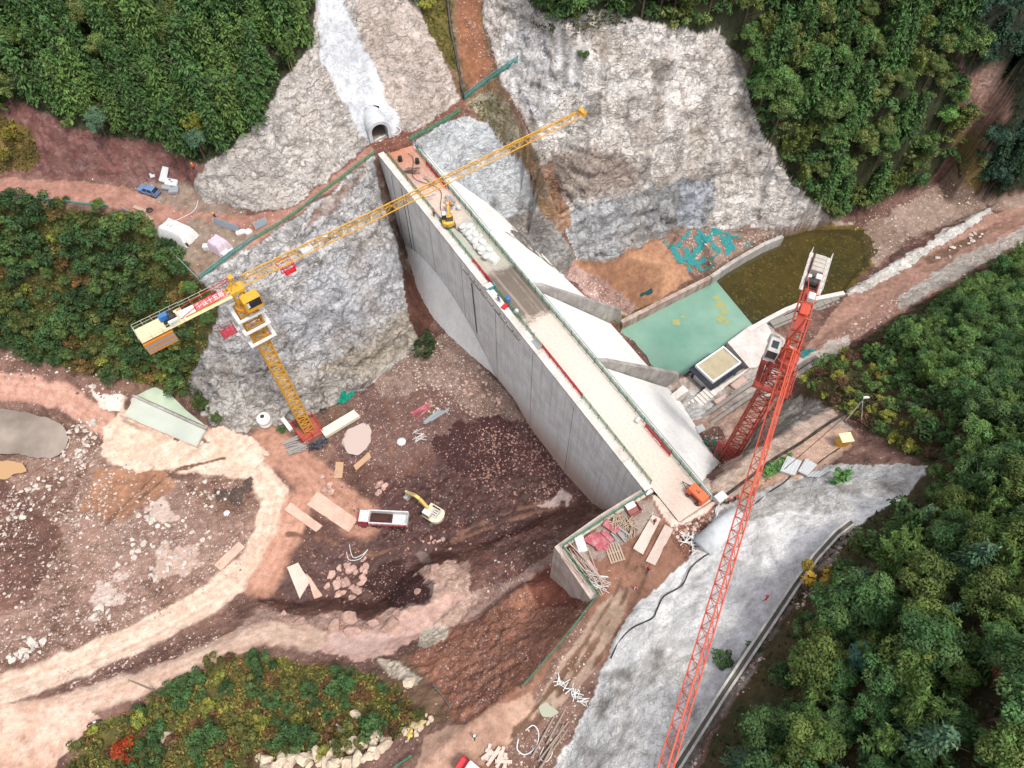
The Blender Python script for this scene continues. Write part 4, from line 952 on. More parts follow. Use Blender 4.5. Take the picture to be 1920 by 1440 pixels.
# pump house with a flooded flat roof
ph = thing('pump_house', (41.25, 78.6, 4.3), 'small white pump house with navy skirt roof and flooded flat top beside the green pool', 'building', rz=math.radians(36.4))
WHT = mat('white_render', '#d9d8d4', .7, dirt=.3); NAVY = mat('navy_tile', '#28303d', .5, dirt=.2)
m1 = MB(); m1.box((0,0,1.6), (7.6,4.8,3.2)); m1.build('wall', WHT, ph)
for sx, sy in ((1,1),(1,-1),(-1,1),(-1,-1)): m1 = MB(); m1.box((sx*3.65, sy*2.25, 1.6), (.55,.55,3.24)); m1.build('corner_pillar', NAVY, ph)
m1 = MB(); a = [(-4.7,-3.2,3.0),(4.7,-3.2,3.0),(4.7,3.2,3.0),(-4.7,3.2,3.0)]; b = [(-3.8,-2.3,4.1),(3.8,-2.3,4.1),(3.8,2.3,4.1),(-3.8,2.3,4.1)]
m1.hexa(a, b); rf = m1.build('roof', NAVY, ph)
for s in (-1, 1):
    for k in range(17): x = -4.4+k*.55; m1 = MB(); m1.bar((x,s*3.2,3.04), (x*.81,s*2.3,4.14), .04); m1.build('roof_rib', NAVY, rf)
m1 = MB()
for c, d in (((0,-2.35,4.25),(7.9,.3,.7)), ((0,2.35,4.25),(7.9,.3,.7)), ((-3.8,0,4.25),(.3,4.4,.7)), ((3.8,0,4.25),(.3,4.4,.7))): m1.box(c, d)
m1.build('roof_kerb', mat('kerb_white', '#dedfe0', .6, dirt=.15), ph)
m1 = MB(); m1.box((0,0,4.2), (7.3,4.4,.3)); m1.build('roof_water', watermat('roof_water', '#b0a58a', .2, '#a0957a', 1, .5), ph)
for x, y, w_, h_ in ((-1.5,-2.42,1.2,2.1), (1.6,-2.42,1.6,1.2)):
    m1 = MB(); m1.box((x,y,1.2 if h_ > 2 else 1.9), (w_,.08,h_)); m1.build('door' if h_ > 2 else 'window', mat('dark_panel', '#3a3d44', .3), ph)
m1 = MB(); m1.bar((-3.9,-1.2,.7), (-8.2,-2.6,.7), .35, 10); m1.build('inlet_pipe', mat('dark_pipe', '#3c4044', .5), ph)
m1 = MB(); a = P(1222,733,6.3); b = P(1255,752,6.3); c = P(1285,730,6.3)
wallpath(m1, [a, b, c], 3, 6.9, 1.6); m1.solo('thrust_block', CONP, 'angled pale concrete block where the pipe meets the dam face', 'block')
m1 = MB(); p = P(966,448,13.5); m1.box((p.x, p.y, 12.4), (2.4,5.5,3.4), math.radians(32.5)); m1.solo('anchor_block', concrete('anchor', '#a8a099', '#8d857e', .4, False), 'square concrete block beside the upper edge of the spillway slope', 'block')
m1 = MB()
for k in range(7): c = P(1300+k*5, 762-k*3.4, 5); m1.box((c.x, c.y, 5.1+.28*k), (1.0,2.4,.3), math.radians(36))
m1.solo('concrete_steps', CONP, 'short flight of concrete steps rising beside the dam foot works', 'steps')
m1 = MB(); wallpath(m1, [P(1372,742,6), P(1420,708,6), P(1458,682,6)], 4, 6.4, .9); m1.solo('low_wall', CONS, 'stepped stub wall between the pump house apron and the works road', 'wall')
m1 = MB(); c = P(1385,720,5.5); m1.cbox((c.x,c.y,5.6),(3.6,1.6,.9),.1,math.radians(38)); m1.solo('rubble_block', SLABM, 'pink stained concrete block lying on the works strip', 'block')
m1 = MB(); c = P(1350,753,6.0); m1.cbox((c.x,c.y,6.2),(2.6,1.3,1.0),.1,math.radians(30)); m1.solo('rubble_block', SLABM, 'small pink stained block at the lower end of the works strip', 'block')
# low walls and ledges of the works below the pump house
for k, (pth, z, lb) in enumerate((([(1332,795),(1400,748),(1470,706),(1530,668)], 8.6, 'long low grey wall along the lower works road'), ([(1318,782),(1380,738),(1420,712)], 7.2, 'short low grey wall nearest the pump house works'))):
    m1 = MB(); wallpath(m1, [P(a, b, z) for a, b in pth], z-2.5, z+.2, .7); m1.solo('low_wall', concrete('low_wall_c', '#8f8780', '#77706a', .5, False), lb, 'wall')
# tunnel portal: see TUN in the terrain cut
tp = thing('tunnel_portal', (TUN[0], TUN[1], TUN[2]-.2), 'arched concrete tunnel portal at the foot of the white sprayed slope', 'tunnel', rz=TUN[3])
def arch(r, h, n=14): return [(-r, 0)]+[(-r*math.cos(math.pi*k/n), h+r*math.sin(math.pi*k/n)) for k in range(n+1)]+[(r, 0)]
m1 = MB(); ou = arch(2.3, 2.2); inn = arch(1.65, 2.2); n = len(ou)
for y0, y1, ol, il in ((-.0, 5.0, ou, inn), (5.0, 14, arch(1.9, 2.2), inn)):
    vs = [(x, y0, z) for x, z in ol]+[(x, y0, z) for x, z in il]+[(x, y1, z) for x, z in ol]+[(x, y1, z) for x, z in il]
    fs = []
    for i in range(n-1): fs += [(i, i+1, n+i+1, n+i), (2*n+i+1, 2*n+i, 3*n+i, 3*n+i+1), (i+1, i, 2*n+i, 2*n+i+1), (n+i, n+i+1, 3*n+i+1, 3*n+i)]
    m1.add(vs, fs)
m1.build('lining', concrete('portal', '#c7cacd', '#aeb1b4', .3, False), tp)
m1 = MB(); m1.box((0,7,.1), (3.3,13.6,.12)); m1.build('floor', mat('tunnel_floor', '#8a7a70', .9), tp)
m1 = MB(); m1.box((0,14.1,2), (4,.2,4.4)); m1.build('end_wall', mat('tunnel_end', '#6f6a66', .9), tp)
# ------------------------------------------------------------------ tower cranes
YEL = mat('crane_yellow', '#cf9a30', .5, dirt=.4, dirtcol=(.25,.13,.03)); YELB = mat('crane_ochre', '#c08420', .55, dirt=.5, dirtcol=(.2,.1,.03))
ORG = mat('crane_orange', '#bb452c', .5, dirt=.4, dirtcol=(.28,.07,.03)); ORD = mat('crane_rust', '#96372a', .6, dirt=.5, dirtcol=(.16,.05,.03))
RED = mat('red_paint', '#c3202c', .5, dirt=.3, dirtcol=(.2,.03,.03)); WHITE = mat('white_paint', '#cccac5', .55, dirt=.35)
GREY = mat('grey_paint', '#8a8f94', .5, dirt=.3); NAVG = mat('dark_glass', '#20262e', .12, dirt=.1, spec=.8); BLUE = mat('blue_paint', '#2f6aa6', .5, dirt=.2)
CWT = mat('counterweight', '#aaa298', .85, dirt=.5)
def lattice_mast(mb, h, s, bay, rc, rb, z0=0.0):
    c = [(-s,-s),(s,-s),(s,s),(-s,s)]; n = max(1, round(h/bay)); b = h/n
    for x, y in c: mb.bar((x,y,z0), (x,y,z0+h), rc)
    for i in range(n+1):
        z = z0+i*b
        for k in range(4):
            a, d = c[k], c[(k+1) % 4]
            mb.bar((*a, z), (*d, z), rb)
            if i < n:
                mb.bar((*a, z), (*d, z+b), rb) if (i+k) % 2 else mb.bar((*d, z), (*a, z+b), rb)
def lattice_jib(mb, x0, x1, w, h, bay, rc, rb, zb=0.0, taper=0.0):
    n = round((x1-x0)/bay); b = (x1-x0)/n
    mb.bar((x0,0,zb+h), (x1-b*.5,0,zb+h*(1-taper)), rc*1.1); mb.bar((x0,-w,zb), (x1,-w,zb), rc); mb.bar((x0,w,zb), (x1,w,zb), rc)
    for i in range(n):
        x = x0+i*b; hh = h*(1-taper*(i+.5)/n); t = (x+b*.5, 0, zb+hh)
        for s in (-w, w): mb.bar((x,s,zb), t, rb); mb.bar(t, (x+b,s,zb), rb)
        mb.bar((x,-w,zb), (x,w,zb), rb); mb.bar((x,-w,zb), (x+b,w,zb), rb*.8)
    mb.bar((x1,-w,zb), (x1,w,zb), rb)
def railing(mb, pts, h, r=.03, step=1.5, mid=True):
    pts = [Vector(p) for p in pts]
    for a, b in zip(pts[:-1], pts[1:]):
        n = max(1, round((b-a).length/step))
        for i in range(n+1): q = a.lerp(b, i/n); mb.bar(q, q+Vector((0,0,h)), r)
        mb.bar(a+Vector((0,0,h)), b+Vector((0,0,h)), r)
        if mid: mb.bar(a+Vector((0,0,h*.5)), b+Vector((0,0,h*.5)), r*.8)
def glyph_text(s, size, m, parent, loc, M, name='lettering', thick=.01):
    cu = bpy.data.curves.new(name, 'FONT'); cu.body = s; cu.size = size; cu.extrude = thick; cu.align_x = 'CENTER'; cu.align_y = 'CENTER'
    o = bpy.data.objects.new(name, cu); COL.objects.link(o)
    dg = bpy.context.evaluated_depsgraph_get(); me = bpy.data.meshes.new_from_object(o.evaluated_get(dg))
    COL.objects.unlink(o); bpy.data.objects.remove(o)
    me.materials.clear(); me.materials.append(m); r = bpy.data.objects.new(name, me); link(r, parent)
    r.matrix_local = Matrix.Translation(loc) @ M.to_4x4(); return r
def yaw(a, b): return math.atan2(b.y-a.y, b.x-a.x)
yb = P(578,806,1.9); ytop = 43.5; head = P(452,528,46.5); tip = P(1090,204,47.2)
yc = thing('tower_crane', (yb.x, yb.y, 1.9), 'yellow flat top tower crane with long lattice jib reaching over the dam', 'tower crane', rz=yaw(yb, tip))
JL = (Vector(tip.xy)-Vector(yb.xy)).length
H0 = 40.3   # tower height over base
def build(mb, n, m, p, **k): return mb.build(n, m, p, **k)
m1 = MB(); lattice_mast(m1, H0-6, .95, 1.5, .12, .07); m1.build('mast', YEL, yc)
m1 = MB(); lattice_mast(m1, 6.5, 1.35, 1.6, .13, .07, H0-7.5)
cage = m1.build('climbing_frame', YELB, yc)
for z in (H0-7.4, H0-4.2, H0-1.2):
    m1 = MB()
    for c, d in (((0,-1.95,z),(4.4,.55,.16)), ((0,1.95,z),(4.4,.55,.16)), ((-1.95,0,z),(.55,3.3,.16)), ((1.95,0,z),(.55,3.3,.16))): m1.box(c, d)
    m1.build('platform', WHITE, cage)
m1 = MB(); m1.box((-3.9,.8,H0-5.0), (2.2,1.8,.08))
for x, y in ((-5,-.1),(-5,1.7),(-2.8,-.1),(-2.8,1.7)): m1.bar((x,y,H0-5), (x,y,H0-3.9), .05)
for z in (H0-4.5, H0-3.9): m1.tube([(-5,-.1,z),(-5,1.7,z),(-2.8,1.7,z),(-2.8,-.1,z)], .05, 4, True)
m1.build('service_basket', netmat('red_mesh', '#b8283a', .55), cage)
m1 = MB(); m1.lathe([(1.2,H0-1),(1.35,H0-.6),(1.35,H0-.1),(1.05,H0)], n=16); m1.build('slewing_ring', YELB, yc)
m1 = MB(); lattice_mast(m1, 3.4, .8, 1.7, .14, .08, H0); m1.cbox((0,0,H0+3.6), (2.2,1.7,.5)); m1.bar((.4,0,H0+3.6),(0,0,H0+6.2),.12); m1.bar((-.9,.5,H0+3.6),(0,.1,H0+6.2),.1); m1.bar((-.9,-.5,H0+3.6),(0,-.1,H0+6.2),.1); m1.cbox((0,0,H0+6.1),(.7,.9,.4))
m1.build('tower_head', YEL, yc)
m1 = MB(); m1.cbox((1.0,-2.0,H0+1.9), (2.7,1.7,2.4), .12); cb = m1.build('cab', YEL, yc)
m1 = MB(); m1.box((2.37,-2.0,H0+2.1), (.05,1.4,1.7)); m1.build('window', NAVG, cb)
m1 = MB(); m1.box((1.15,-2.87,H0+2.15), (2.1,.05,1.5)); m1.build('window', NAVG, cb)
m1 = MB(); m1.box((.2,-2.91,H0+2.2), (.35,.03,1.0)); m1.build('cab_sign', WHITE, cb)
ZJ = H0+3.9
m1 = MB(); lattice_jib(m1, 1.2, JL, .62, 1.55, 2.35, .088, .045, ZJ, .35); m1.build('jib', YEL, yc)
m1 = MB(); m1.box((JL+.3,0,ZJ+.25), (.7,1.6,.7)); m1.bar((JL,-.7,ZJ),(JL+.4,-.7,ZJ+1.4),.07); m1.bar((JL,.7,ZJ),(JL+.4,.7,ZJ+1.4),.07); m1.build('jib_end', YEL, yc)
m1 = MB()
for y in (-.95, .95): m1.bar((6.9,y,ZJ-.15),(9.1,y,ZJ-.15),.09); m1.bar((6.9,y,ZJ-.9),(9.1,y,ZJ-.9),.06)
for x in (6.9, 9.1): m1.bar((x,-.95,ZJ-.15),(x,.95,ZJ-.15),.09); m1.bar((x,-1,ZJ-.15),(x,-1,ZJ-.9),.07); m1.bar((x,-1.9,ZJ-.2),(x,-.95,ZJ-.2),.06)
m1.box((8,-1.55,ZJ-.6), (1.7,1.0,.08)); railing(m1, [(7.2,-1.05,ZJ-.6),(7.2,-2.05,ZJ-.6),(8.8,-2.05,ZJ-.6),(8.8,-1.05,ZJ-.6)], 1.0, .05, 1)
m1.build('trolley', RED, yc)
m1 = MB(); m1.cbox((11.6,.0,ZJ+.35), (1.3,1.0,.6)); m1.lathe([(.32,-.55),(.32,.55)], (12.5,0,ZJ+.4), 12, Matrix.Rotation(math.pi/2, 3, 'X')); m1.build('hoist_motor', mat('motor', '#d8d8d6', .5), yc)
m1 = MB()
for y in (-.75, .75): m1.box((-7.6,y,H0+3.4), (14.4,.18,.42))
for k in range(8): m1.box((-1.5-k*1.75,0,H0+3.4), (.14,1.4,.2))
m1.build('counter_jib', YEL, yc)
m1 = MB(); m1.box((-11.4,-.0,H0+3.66), (6.8,2.9,.07)); m1.box((-4.6,-1.15,H0+3.6),(7,.5,.07)); ck = m1.build('walkway', mat('deck_cream', '#d2c19a', .8, dirt=.3), yc)
m1 = MB(); railing(m1, [(-1.5,1.4,H0+3.65),(-8,1.4,H0+3.65),(-8,1.5,H0+3.65),(-14.8,1.5,H0+3.65),(-14.8,-1.5,H0+3.65),(-8.4,-1.5,H0+3.65)], 1.1, .035); m1.build('railing', mat('pale_rail', '#b9b4a2', .5), ck)
for k in range(5):
    m1 = MB(); m1.box((-12.7,-.15,H0+2.95-k*.5), (4.3,2.7-.08*k,.44)); m1.build('counterweight', mat('weight_orange', '#c47c2c', .6, dirt=.5) if k % 2 == 0 else GREY, yc)
m1 = MB(); m1.box((-10.0,-.1,H0+3.85), (2.0,1.7,.2)); m1.lathe([(.5,-.7),(.5,.7)], (-9.6,0,H0+4.4), 14, Matrix.Rotation(math.pi/2, 3, 'X')); wn = m1.build('winch', BLACK, yc)
m1 = MB(); m1.cbox((-10.6,.55,H0+4.4), (1.3,.7,.9)); m1.build('winch_motor', BLUE, wn)
m1 = MB(); m1.cbox((-9.7,-.95,H0+4.2), (1.5,.4,.7)); m1.build('winch_cover', WHITE, wn)
# sign boards lie on the counter jib, tilted towards the sky
TB = Matrix.Rotation(math.radians(38), 3, 'X')
def board(x, L, m, nm):
    mb = MB(); mb.box((0,0,0), (L,1.05,.05)); o = mb.build(nm, m, yc); o.matrix_local = Matrix.Translation((x,-.35,H0+4.15)) @ TB.to_4x4(); return o
sb = board(-4.0, 4.6, RED, 'sign_board')
glyph_text('中铁十五局', .86, WHITE, sb, Vector((0,-.03,.034)), Matrix.Identity(3))
board(-7.55, 2.3, WHITE, 'blank_board')
for y0, y1 in ((.55,1.0),(-.35,-.8)):
    m1 = MB(); m1.bar((-.2,y0*.4,H0+6.0), (-8.7,y1,H0+3.9), .05); m1.build('tie_bar', RED, yc)
bs = thing('crane_base', (yb.x, yb.y, 1.3), 'rusty red steel base frame under the yellow crane mast', 'crane base', rz=yaw(yb, tip))
m1 = MB(); m1.box((0,0,.35), (4.4,4.4,.5)); m1.build('footing', mat('rusty_red', '#9c4a3a', .8, dirt=.5), bs)
m1 = MB(); railing(m1, [(-2.2,-2.2,.6),(2.2,-2.2,.6),(2.2,2.2,.6),(-2.2,2.2,.6),(-2.2,-2.2,.6)], 2.2, .07, 2.2); m1.build('guard_rail', RED, bs)
# orange crane
ob = P(1372,872,12.2); oh = P(1471,640,46.5); ot = P(1252,1425,46.6); oe = P(1533,480,46.8)
obx = Vector((38.7, 56.2, 12.0))
oc = thing('tower_crane', obx, 'orange red tower crane with lattice jib slanting down to the bottom of the picture', 'tower crane', rz=yaw(obx, ot))
OH = 33.0; OL = (Vector(ot.xy)-Vector(obx.xy)).length+9
m1 = MB(); lattice_mast(m1, OH-4, 1.15, 1.9, .15, .075); oms = m1.build('mast', ORD, oc)
m1 = MB()
for k in range(22): m1.bar((-.3,-.9,k*1.3+.3), (.3,-.9,k*1.3+.3), .04)
m1.bar((-.3,-.9,0),(-.3,-.9,28.5),.04); m1.bar((.3,-.9,0),(.3,-.9,28.5),.04)
m1.build('ladder', GREY, oms)
m1 = MB(); lattice_mast(m1, 6.8, 1.55, 1.7, .13, .07, OH-8); oca = m1.build('climbing_frame', ORD, oc)
m1 = MB()
for c, d in (((0,-2.2,OH-6.5),(5.4,.8,.08)), ((0,2.2,OH-6.5),(5.4,.8,.08)), ((-2.3,0,OH-6.5),(.8,3.6,.08)), ((2.3,0,OH-6.5),(.8,3.6,.08))): m1.box(c, d)
railing(m1, [(-2.7,-2.6,OH-6.4),(2.7,-2.6,OH-6.4),(2.7,2.6,OH-6.4),(-2.7,2.6,OH-6.4),(-2.7,-2.6,OH-6.4)], 1.2, .06, 1.3)
m1.build('platform', ORD, oca)
m1 = MB(); m1.lathe([(1.5,OH-1.6),(1.6,OH-1.2),(1.6,OH-.5),(1.3,OH-.4)], n=16); m1.build('slewing_ring', ORD, oc)
m1 = MB(); lattice_mast(m1, 2.6, .85, 1.3, .14, .08, OH-.4)
for y in (-.8, .8): m1.bar((.8,y,OH+2),( -.6,y*.3,OH+7.2),.12); m1.bar((-.8,y,OH+2),(-.6,y*.3,OH+7.2),.12)
m1.bar((-.6,-.3,OH+7.2),(-.6,.3,OH+7.2),.14); m1.build('tower_head', ORG, oc)
m1 = MB(); m1.cbox((.8,-2.3,OH+.9), (2.6,1.7,2.3), .15); ocb = m1.build('cab', mat('cab_grey', '#b3b0aa', .5, dirt=.5), oc)
m1 = MB(); m1.box((2.12,-2.3,OH+1.1), (.05,1.4,1.5)); m1.build('window', NAVG, ocb)
m1 = MB(); m1.box((.9,-2.3,OH+2.08), (1.3,.9,.05)); m1.build('window', NAVG, ocb)
m1 = MB(); m1.cbox((-1.2,-2.5,OH+.4), (1.2,1.3,1.0), .1); m1.build('control_box', GREY, oc)
ZO = OH+1.8
m1 = MB(); lattice_jib(m1, 1.0, OL, .72, 1.5, 1.75, .11, .05, ZO, .3); m1.build('jib', ORG, oc)
m1 = MB()
for s in (-1, 1): m1.bar((-.6,s*.2,OH+7.1), (OL*.42,0,ZO+1.5), .045)
m1.build('tie_bar', ORG, oc)
m1 = MB()
for y in (-1.0, 1.0): m1.box((-9.2,y,OH+1.7), (17.4,.2,.45))
for k in range(10): m1.box((-1.2-k*1.75,0,OH+1.7), (.15,2,.22))
m1.box((-7,0,OH+1.95),(8,1.4,.05)); ocj = m1.build('counter_jib', ORD, oc)
m1 = MB()
for s in (-1, 1):
    railing(m1, [(-10.5,s*1.45,OH+1.9),(-18.2,s*1.45,OH+1.9)], 1.2, .045, 1.2)
    m1.box((-14.3,s*1.3,OH+1.95), (7.8,.5,.07))
m1.build('railing', mat('pale_guard', '#c9c2bd', .6), ocj)
for k in range(4):
    m1 = MB(); m1.cbox((-16.8+k*.85,0,OH+1.7), (.78,1.7,2.7), .08); m1.build('counterweight', CWT, oc)
m1 = MB(); m1.box((-12.2,0,OH+2.0),(2.4,1.7,.16)); m1.lathe([(.55,-.7),(.55,.7)], (-11.8,0,OH+2.7), 14, Matrix.Rotation(math.pi/2, 3, 'X')); ow = m1.build('winch', BLACK, oc)
m1 = MB(); m1.cbox((-12.9,.5,OH+2.6), (1.0,.8,1.0)); m1.cbox((-12.6,-.7,OH+2.5),(.9,.5,.8)); m1.build('winch_motor', WHITE, ow)
m1 = MB(); m1.cbox((-9.2,.4,OH+2.4), (1.3,1.1,.9), .1); m1.build('electric_box', WHITE, oc)
m1 = MB(); m1.cbox((-6.6,0,OH+2.3), (2.0,1.3,.6), .1); m1.build('electric_box', ORG, oc)
for s in (-1, 1):
    m1 = MB(); m1.bar((-.6,s*.25,OH+7.1), (-14.5,s*.9,OH+2.1), .06); m1.build('tie_bar', ORG, oc)
bs = thing('crane_base', obx+Vector((0,0,-.6)), 'dark red steel base under the orange crane mast in the rock pit', 'crane base', rz=yaw(obx, ot))
m1 = MB(); m1.box((0,0,.4), (5,5,.6)); m1.build('footing', ORD, bs)
m1 = MB(); railing(m1, [(-2.5,-2.5,.7),(2.5,-2.5,.7),(2.5,2.5,.7),(-2.5,2.5,.7),(-2.5,-2.5,.7)], 1.4, .06, 2.5); m1.build('guard_rail', RED, bs)
# ------------------------------------------------------------------ vehicles
TYRE = mat('tyre', '#242322', .85, dirt=.6, dirtcol=(.2,.13,.1)); RIM = mat('rim', '#9a9590', .5, .4); GLASS = NAVG; LAMP = mat('lamp_glass', '#e8e4d8', .15, dirt=.1)
TAIL = mat('tail_lamp', '#a01818', .3, dirt=.1)
def wheel(parent, x, y, r, w_, rim=True):
    R = Matrix.Rotation(math.pi/2, 3, 'X')
    mb = MB(); mb.lathe([(r*.6,-w_/2),(r*.93,-w_/2),(r,-w_/2+.06),(r,w_/2-.06),(r*.93,w_/2),(r*.6,w_/2)], (0,0,0), 18, R); o = mb.build('wheel', TYRE, parent, True); o.location = (x, y, r)
    if rim: m2 = MB(); m2.lathe([(r*.2,-w_/2-.02),(r*.58,-w_/2+.03),(r*.58,w_/2-.03),(r*.2,w_/2+.02)], (0,0,0), 14, R); m2.build('rim', RIM, o)
    return o
TRK = mat('truck_red', '#a8263a', .4, dirt=.45, dirtcol=(.3,.2,.18)); TRW = mat('truck_roof', '#d3c6c4', .5, dirt=.3); BED = mat('bed_steel', '#c6c3c1', .5, dirt=.3); BEDI = mat('bed_inside', '#d6d8dc', .35, .2, dirt=.35, sc=2.5, dirtcol=(.12,.06,.05))
a, b = G(762,982), G(680,978)
dt = thing('dump_truck', ((a+b)/2)+Vector((0,0,.0)), 'red dump truck with pale cab roof and half empty steel bed in the pit', 'truck', rz=yaw(a, b))
dt.location.z = height(*dt.location.xy)+.1
TL = 9.3
m1 = MB(); m1.box((0,0,1.0), (8.6,.9,.35)); m1.box((1.4,.95,.8),(1.3,.5,.6)); m1.build('chassis', BLACK, dt)
m1 = MB(); m1.prism([(2.75,.75),(4.6,.75),(4.65,1.6),(4.45,2.9),(4.2,3.02),(2.75,3.02)], -1.25, 1.25, Matrix.Rotation(math.pi/2, 4, 'X')); cab = m1.build('cab', TRK, dt)
m1 = MB(); m1.cbox((3.5,0,3.06), (1.45,2.3,.12), .08); m1.cbox((3.55,0,3.16),(.5,.6,.1),.04); m1.build('cab_roof', TRW, cab)
m1 = MB(); m1.box((4.57,0,2.2), (.06,2.2,.95), M=Matrix.Rotation(math.radians(-8), 3, 'Y')); m1.build('windscreen', GLASS, cab)
for s in (-1, 1):
    m1 = MB(); m1.box((3.65,s*1.26,2.25), (1.0,.04,.7)); m1.build('side_window', GLASS, cab)
    m1 = MB(); m1.cbox((4.66,s*.9,1.1), (.08,.4,.25), .02); m1.build('headlight', LAMP, cab)
    m1 = MB(); m1.bar((4.4,s*1.25,2.6),(4.75,s*1.5,2.7),.03); m1.cbox((4.78,s*1.52,2.45),(.08,.25,.5),.02); m1.build('mirror', BLACK, cab)
m1 = MB(); m1.cbox((4.66,0,.72), (.3,2.45,.45), .08); m1.build('bumper', TRW, dt)
m1 = MB(); z0, z1 = 1.3, 2.75
m1.box((-1.15,0,z0), (7.0,2.3,.12)); bedo = m1.build('bed_floor', BEDI, dt)
m1 = MB()
for s in (-1, 1): m1.box((-1.15,s*1.2,(z0+z1)/2), (7.0,.1,z1-z0)); m1.box((-1.15,s*1.22,z1),(7.1,.24,.14))
m1.build('bed_side', BED, dt)
m1 = MB()
for s in (-1, 1):
    for k in range(7): m1.box((-4.3+k*1.05,s*1.29,2.0), (.14,.1,1.3))
    m1.box((-1.15,s*1.285,1.75),(6.9,.06,.5))
m1.build('bed_rib', TRK, dt)
m1 = MB(); m1.box((2.4,0,2.15), (.12,2.4,1.8)); m1.box((2.52,0,3.0),(.5,2.4,.1)); m1.build('headboard', TRW, dt)
m1 = MB(); m1.box((-4.67,0,2.0), (.1,2.4,1.35)); m1.build('tailgate', BED, dt)
for x in (3.6, .9, -2.2, -3.55):
    for s in (-1, 1): wheel(dt, x, s*(1.08 if x > 0 else 1.0), .52, .35 if x > 0 else .55)
ld = MB()
def loadf(i, j):
    x = 2.3-4.0*i; y = -1.13+2.26*j; e = min(i, 1)*1.0
    return (x, y, 1.42+(.55*math.sin(math.pi*j)+.25)*max(0, 1-i*i*1.05)*1.0+.10*float(perlin(np.array(x*2.), np.array(y*2.), np.array(1.))))
ld.sheet(loadf, 24, 14)
for i in range(10): ld.box((random.uniform(-1.5,1.5), random.uniform(-.9,.9), 1.75), (.3,.25,.2), random.random())
ld.build('load', mat('dark_soil', '#4a2c28', .95, sc=4, dirt=.6, dirtcol=(.05,.025,.02), bump=1), dt)
EXY = mat('excavator_yellow', '#d9a93a', .5, dirt=.35); EXC = mat('excavator_cream', '#d8cdb2', .55, dirt=.3); TRACK = mat('track_steel', '#5d504a', .8, dirt=.5)
def excavator(loc, base_yaw, house_yaw, s, label, cream, reach):
    ex = thing('excavator', loc, label, 'excavator', rz=house_yaw)
    Rb = Matrix.Rotation(base_yaw-house_yaw, 4, 'Z')
    for sd in (-1, 1):
        mb = MB(); y = sd*1.12*s; pr = [(-1.75,.42),(-1.55,.1),(1.55,.1),(1.75,.42),(1.6,.82),(-1.6,.82)]
        mb.prism([(x*s, z*s) for x, z in pr], y-.28*s, y+.28*s, Rb @ Matrix.Rotation(math.pi/2, 4, 'X'))
        for k in range(13): c = Rb @ Vector(((-1.6+k*.27)*s, -y, .85*s)); mb.box(c, (.12*s,.58*s,.06*s), base_yaw-house_yaw)
        mb.build('track', TRACK, ex)
    mb = MB(); mb.box((0,0,.7*s), (1.7*s,1.8*s,.4*s), base_yaw-house_yaw); mb.lathe([(.75*s,.8*s),(.75*s,1.05*s)], n=16); mb.build('undercarriage', TRACK, ex)
    body = EXC if cream else EXY
    mb = MB(); rear = [(-2.2*math.cos(t)*s-.0, 1.35*math.sin(t)*s*1.0) for t in [i*math.pi/10-math.pi/2 for i in range(11)]]
    mb.prism([(1.15*s,-1.3*s),(1.15*s,1.3*s),(-1.0*s,1.38*s)]+[(-1.0*s-1.15*s*math.cos(t), 1.38*s*math.sin(t)) for t in [math.pi/2-i*math.pi/8 for i in range(1, 8)]]+[(-1.0*s,-1.38*s)], 1.05*s, 1.75*s)
    h = mb.build('house', body, ex)
    mb = MB(); mb.prism([(-1.3*s,1.3*s)]+[(-1.25*s-.95*s*math.cos(t), 1.34*s*math.sin(t)) for t in [math.pi/2-i*math.pi/8 for i in range(1, 8)]]+[(-1.3*s,-1.3*s)], 1.76*s, 2.05*s); mb.build('counterweight', body, h)
    mb = MB(); mb.cbox((-.55*s,-.1*s,1.9*s), (1.2*s,1.5*s,.35*s), .06*s); mb.build('engine_cover', mat('engine_grey', '#bdbab4', .5) if cream else mat('engine_dark', '#33343a', .5), h)
    mb = MB()
    for k in range(3): mb.box((-.55*s,(-.5+.4*k)*s,2.09*s), (.7*s,.12*s,.03*s))
    mb.box((-.2*s,-1.0*s,1.85*s),(1.5*s,.25*s,.2*s)); mb.build('grille', BLACK, h)
    mb = MB(); mb.cbox((.35*s,.82*s,2.35*s), (1.5*s,.95*s,1.5*s), .12*s); c = mb.build('cab', EXC if cream else BLACK, ex)
    mb = MB(); mb.cbox((.35*s,.82*s,3.12*s), (1.25*s,.8*s,.08*s), .05*s); mb.build('cab_roof', mat('cab_roof_white', '#d9d9d6', .5, dirt=.2), c)
    mb = MB(); mb.box((1.11*s,.82*s,2.5*s), (.04*s,.75*s,1.0*s)); mb.build('window', GLASS, c)
    mb = MB(); mb.box((.3*s,1.31*s,2.55*s), (1.1*s,.04*s,.8*s)); mb.build('window', GLASS, c)
    mb = MB(); pa = [(.9,1.5),(2.3,3.7),(3.0,3.9),(4.9,3.1)]; pa = [(x*s*reach, z*s) for x, z in pa]; w_ = [.34*s,.36*s,.34*s,.24*s]
    for i in range(3): mb.bar((pa[i][0],-.25*s,pa[i][1]), (pa[i+1][0],-.25*s,pa[i+1][1]), w_[i], 4, w_[i+1])
    bo = mb.build('boom', mat('boom_pale', '#d6b765', .5, dirt=.35) if cream else EXY, ex)
    mb = MB()
    for d in (-.45, -.05): mb.bar((1.2*s*reach,d*s,1.6*s), (2.4*s*reach,d*s,3.2*s), .09*s, 8)
    mb.build('cylinder', STEEL, bo)
    mb = MB(); e = pa[3]; f = (e[0]+.35*s, .95*s); mb.bar((e[0]-.35*s,-.25*s,e[1]+.3*s), (f[0],-.25*s,f[1]), .24*s, 4, .16*s); ar = mb.build('arm', EXC if cream else EXY, ex)
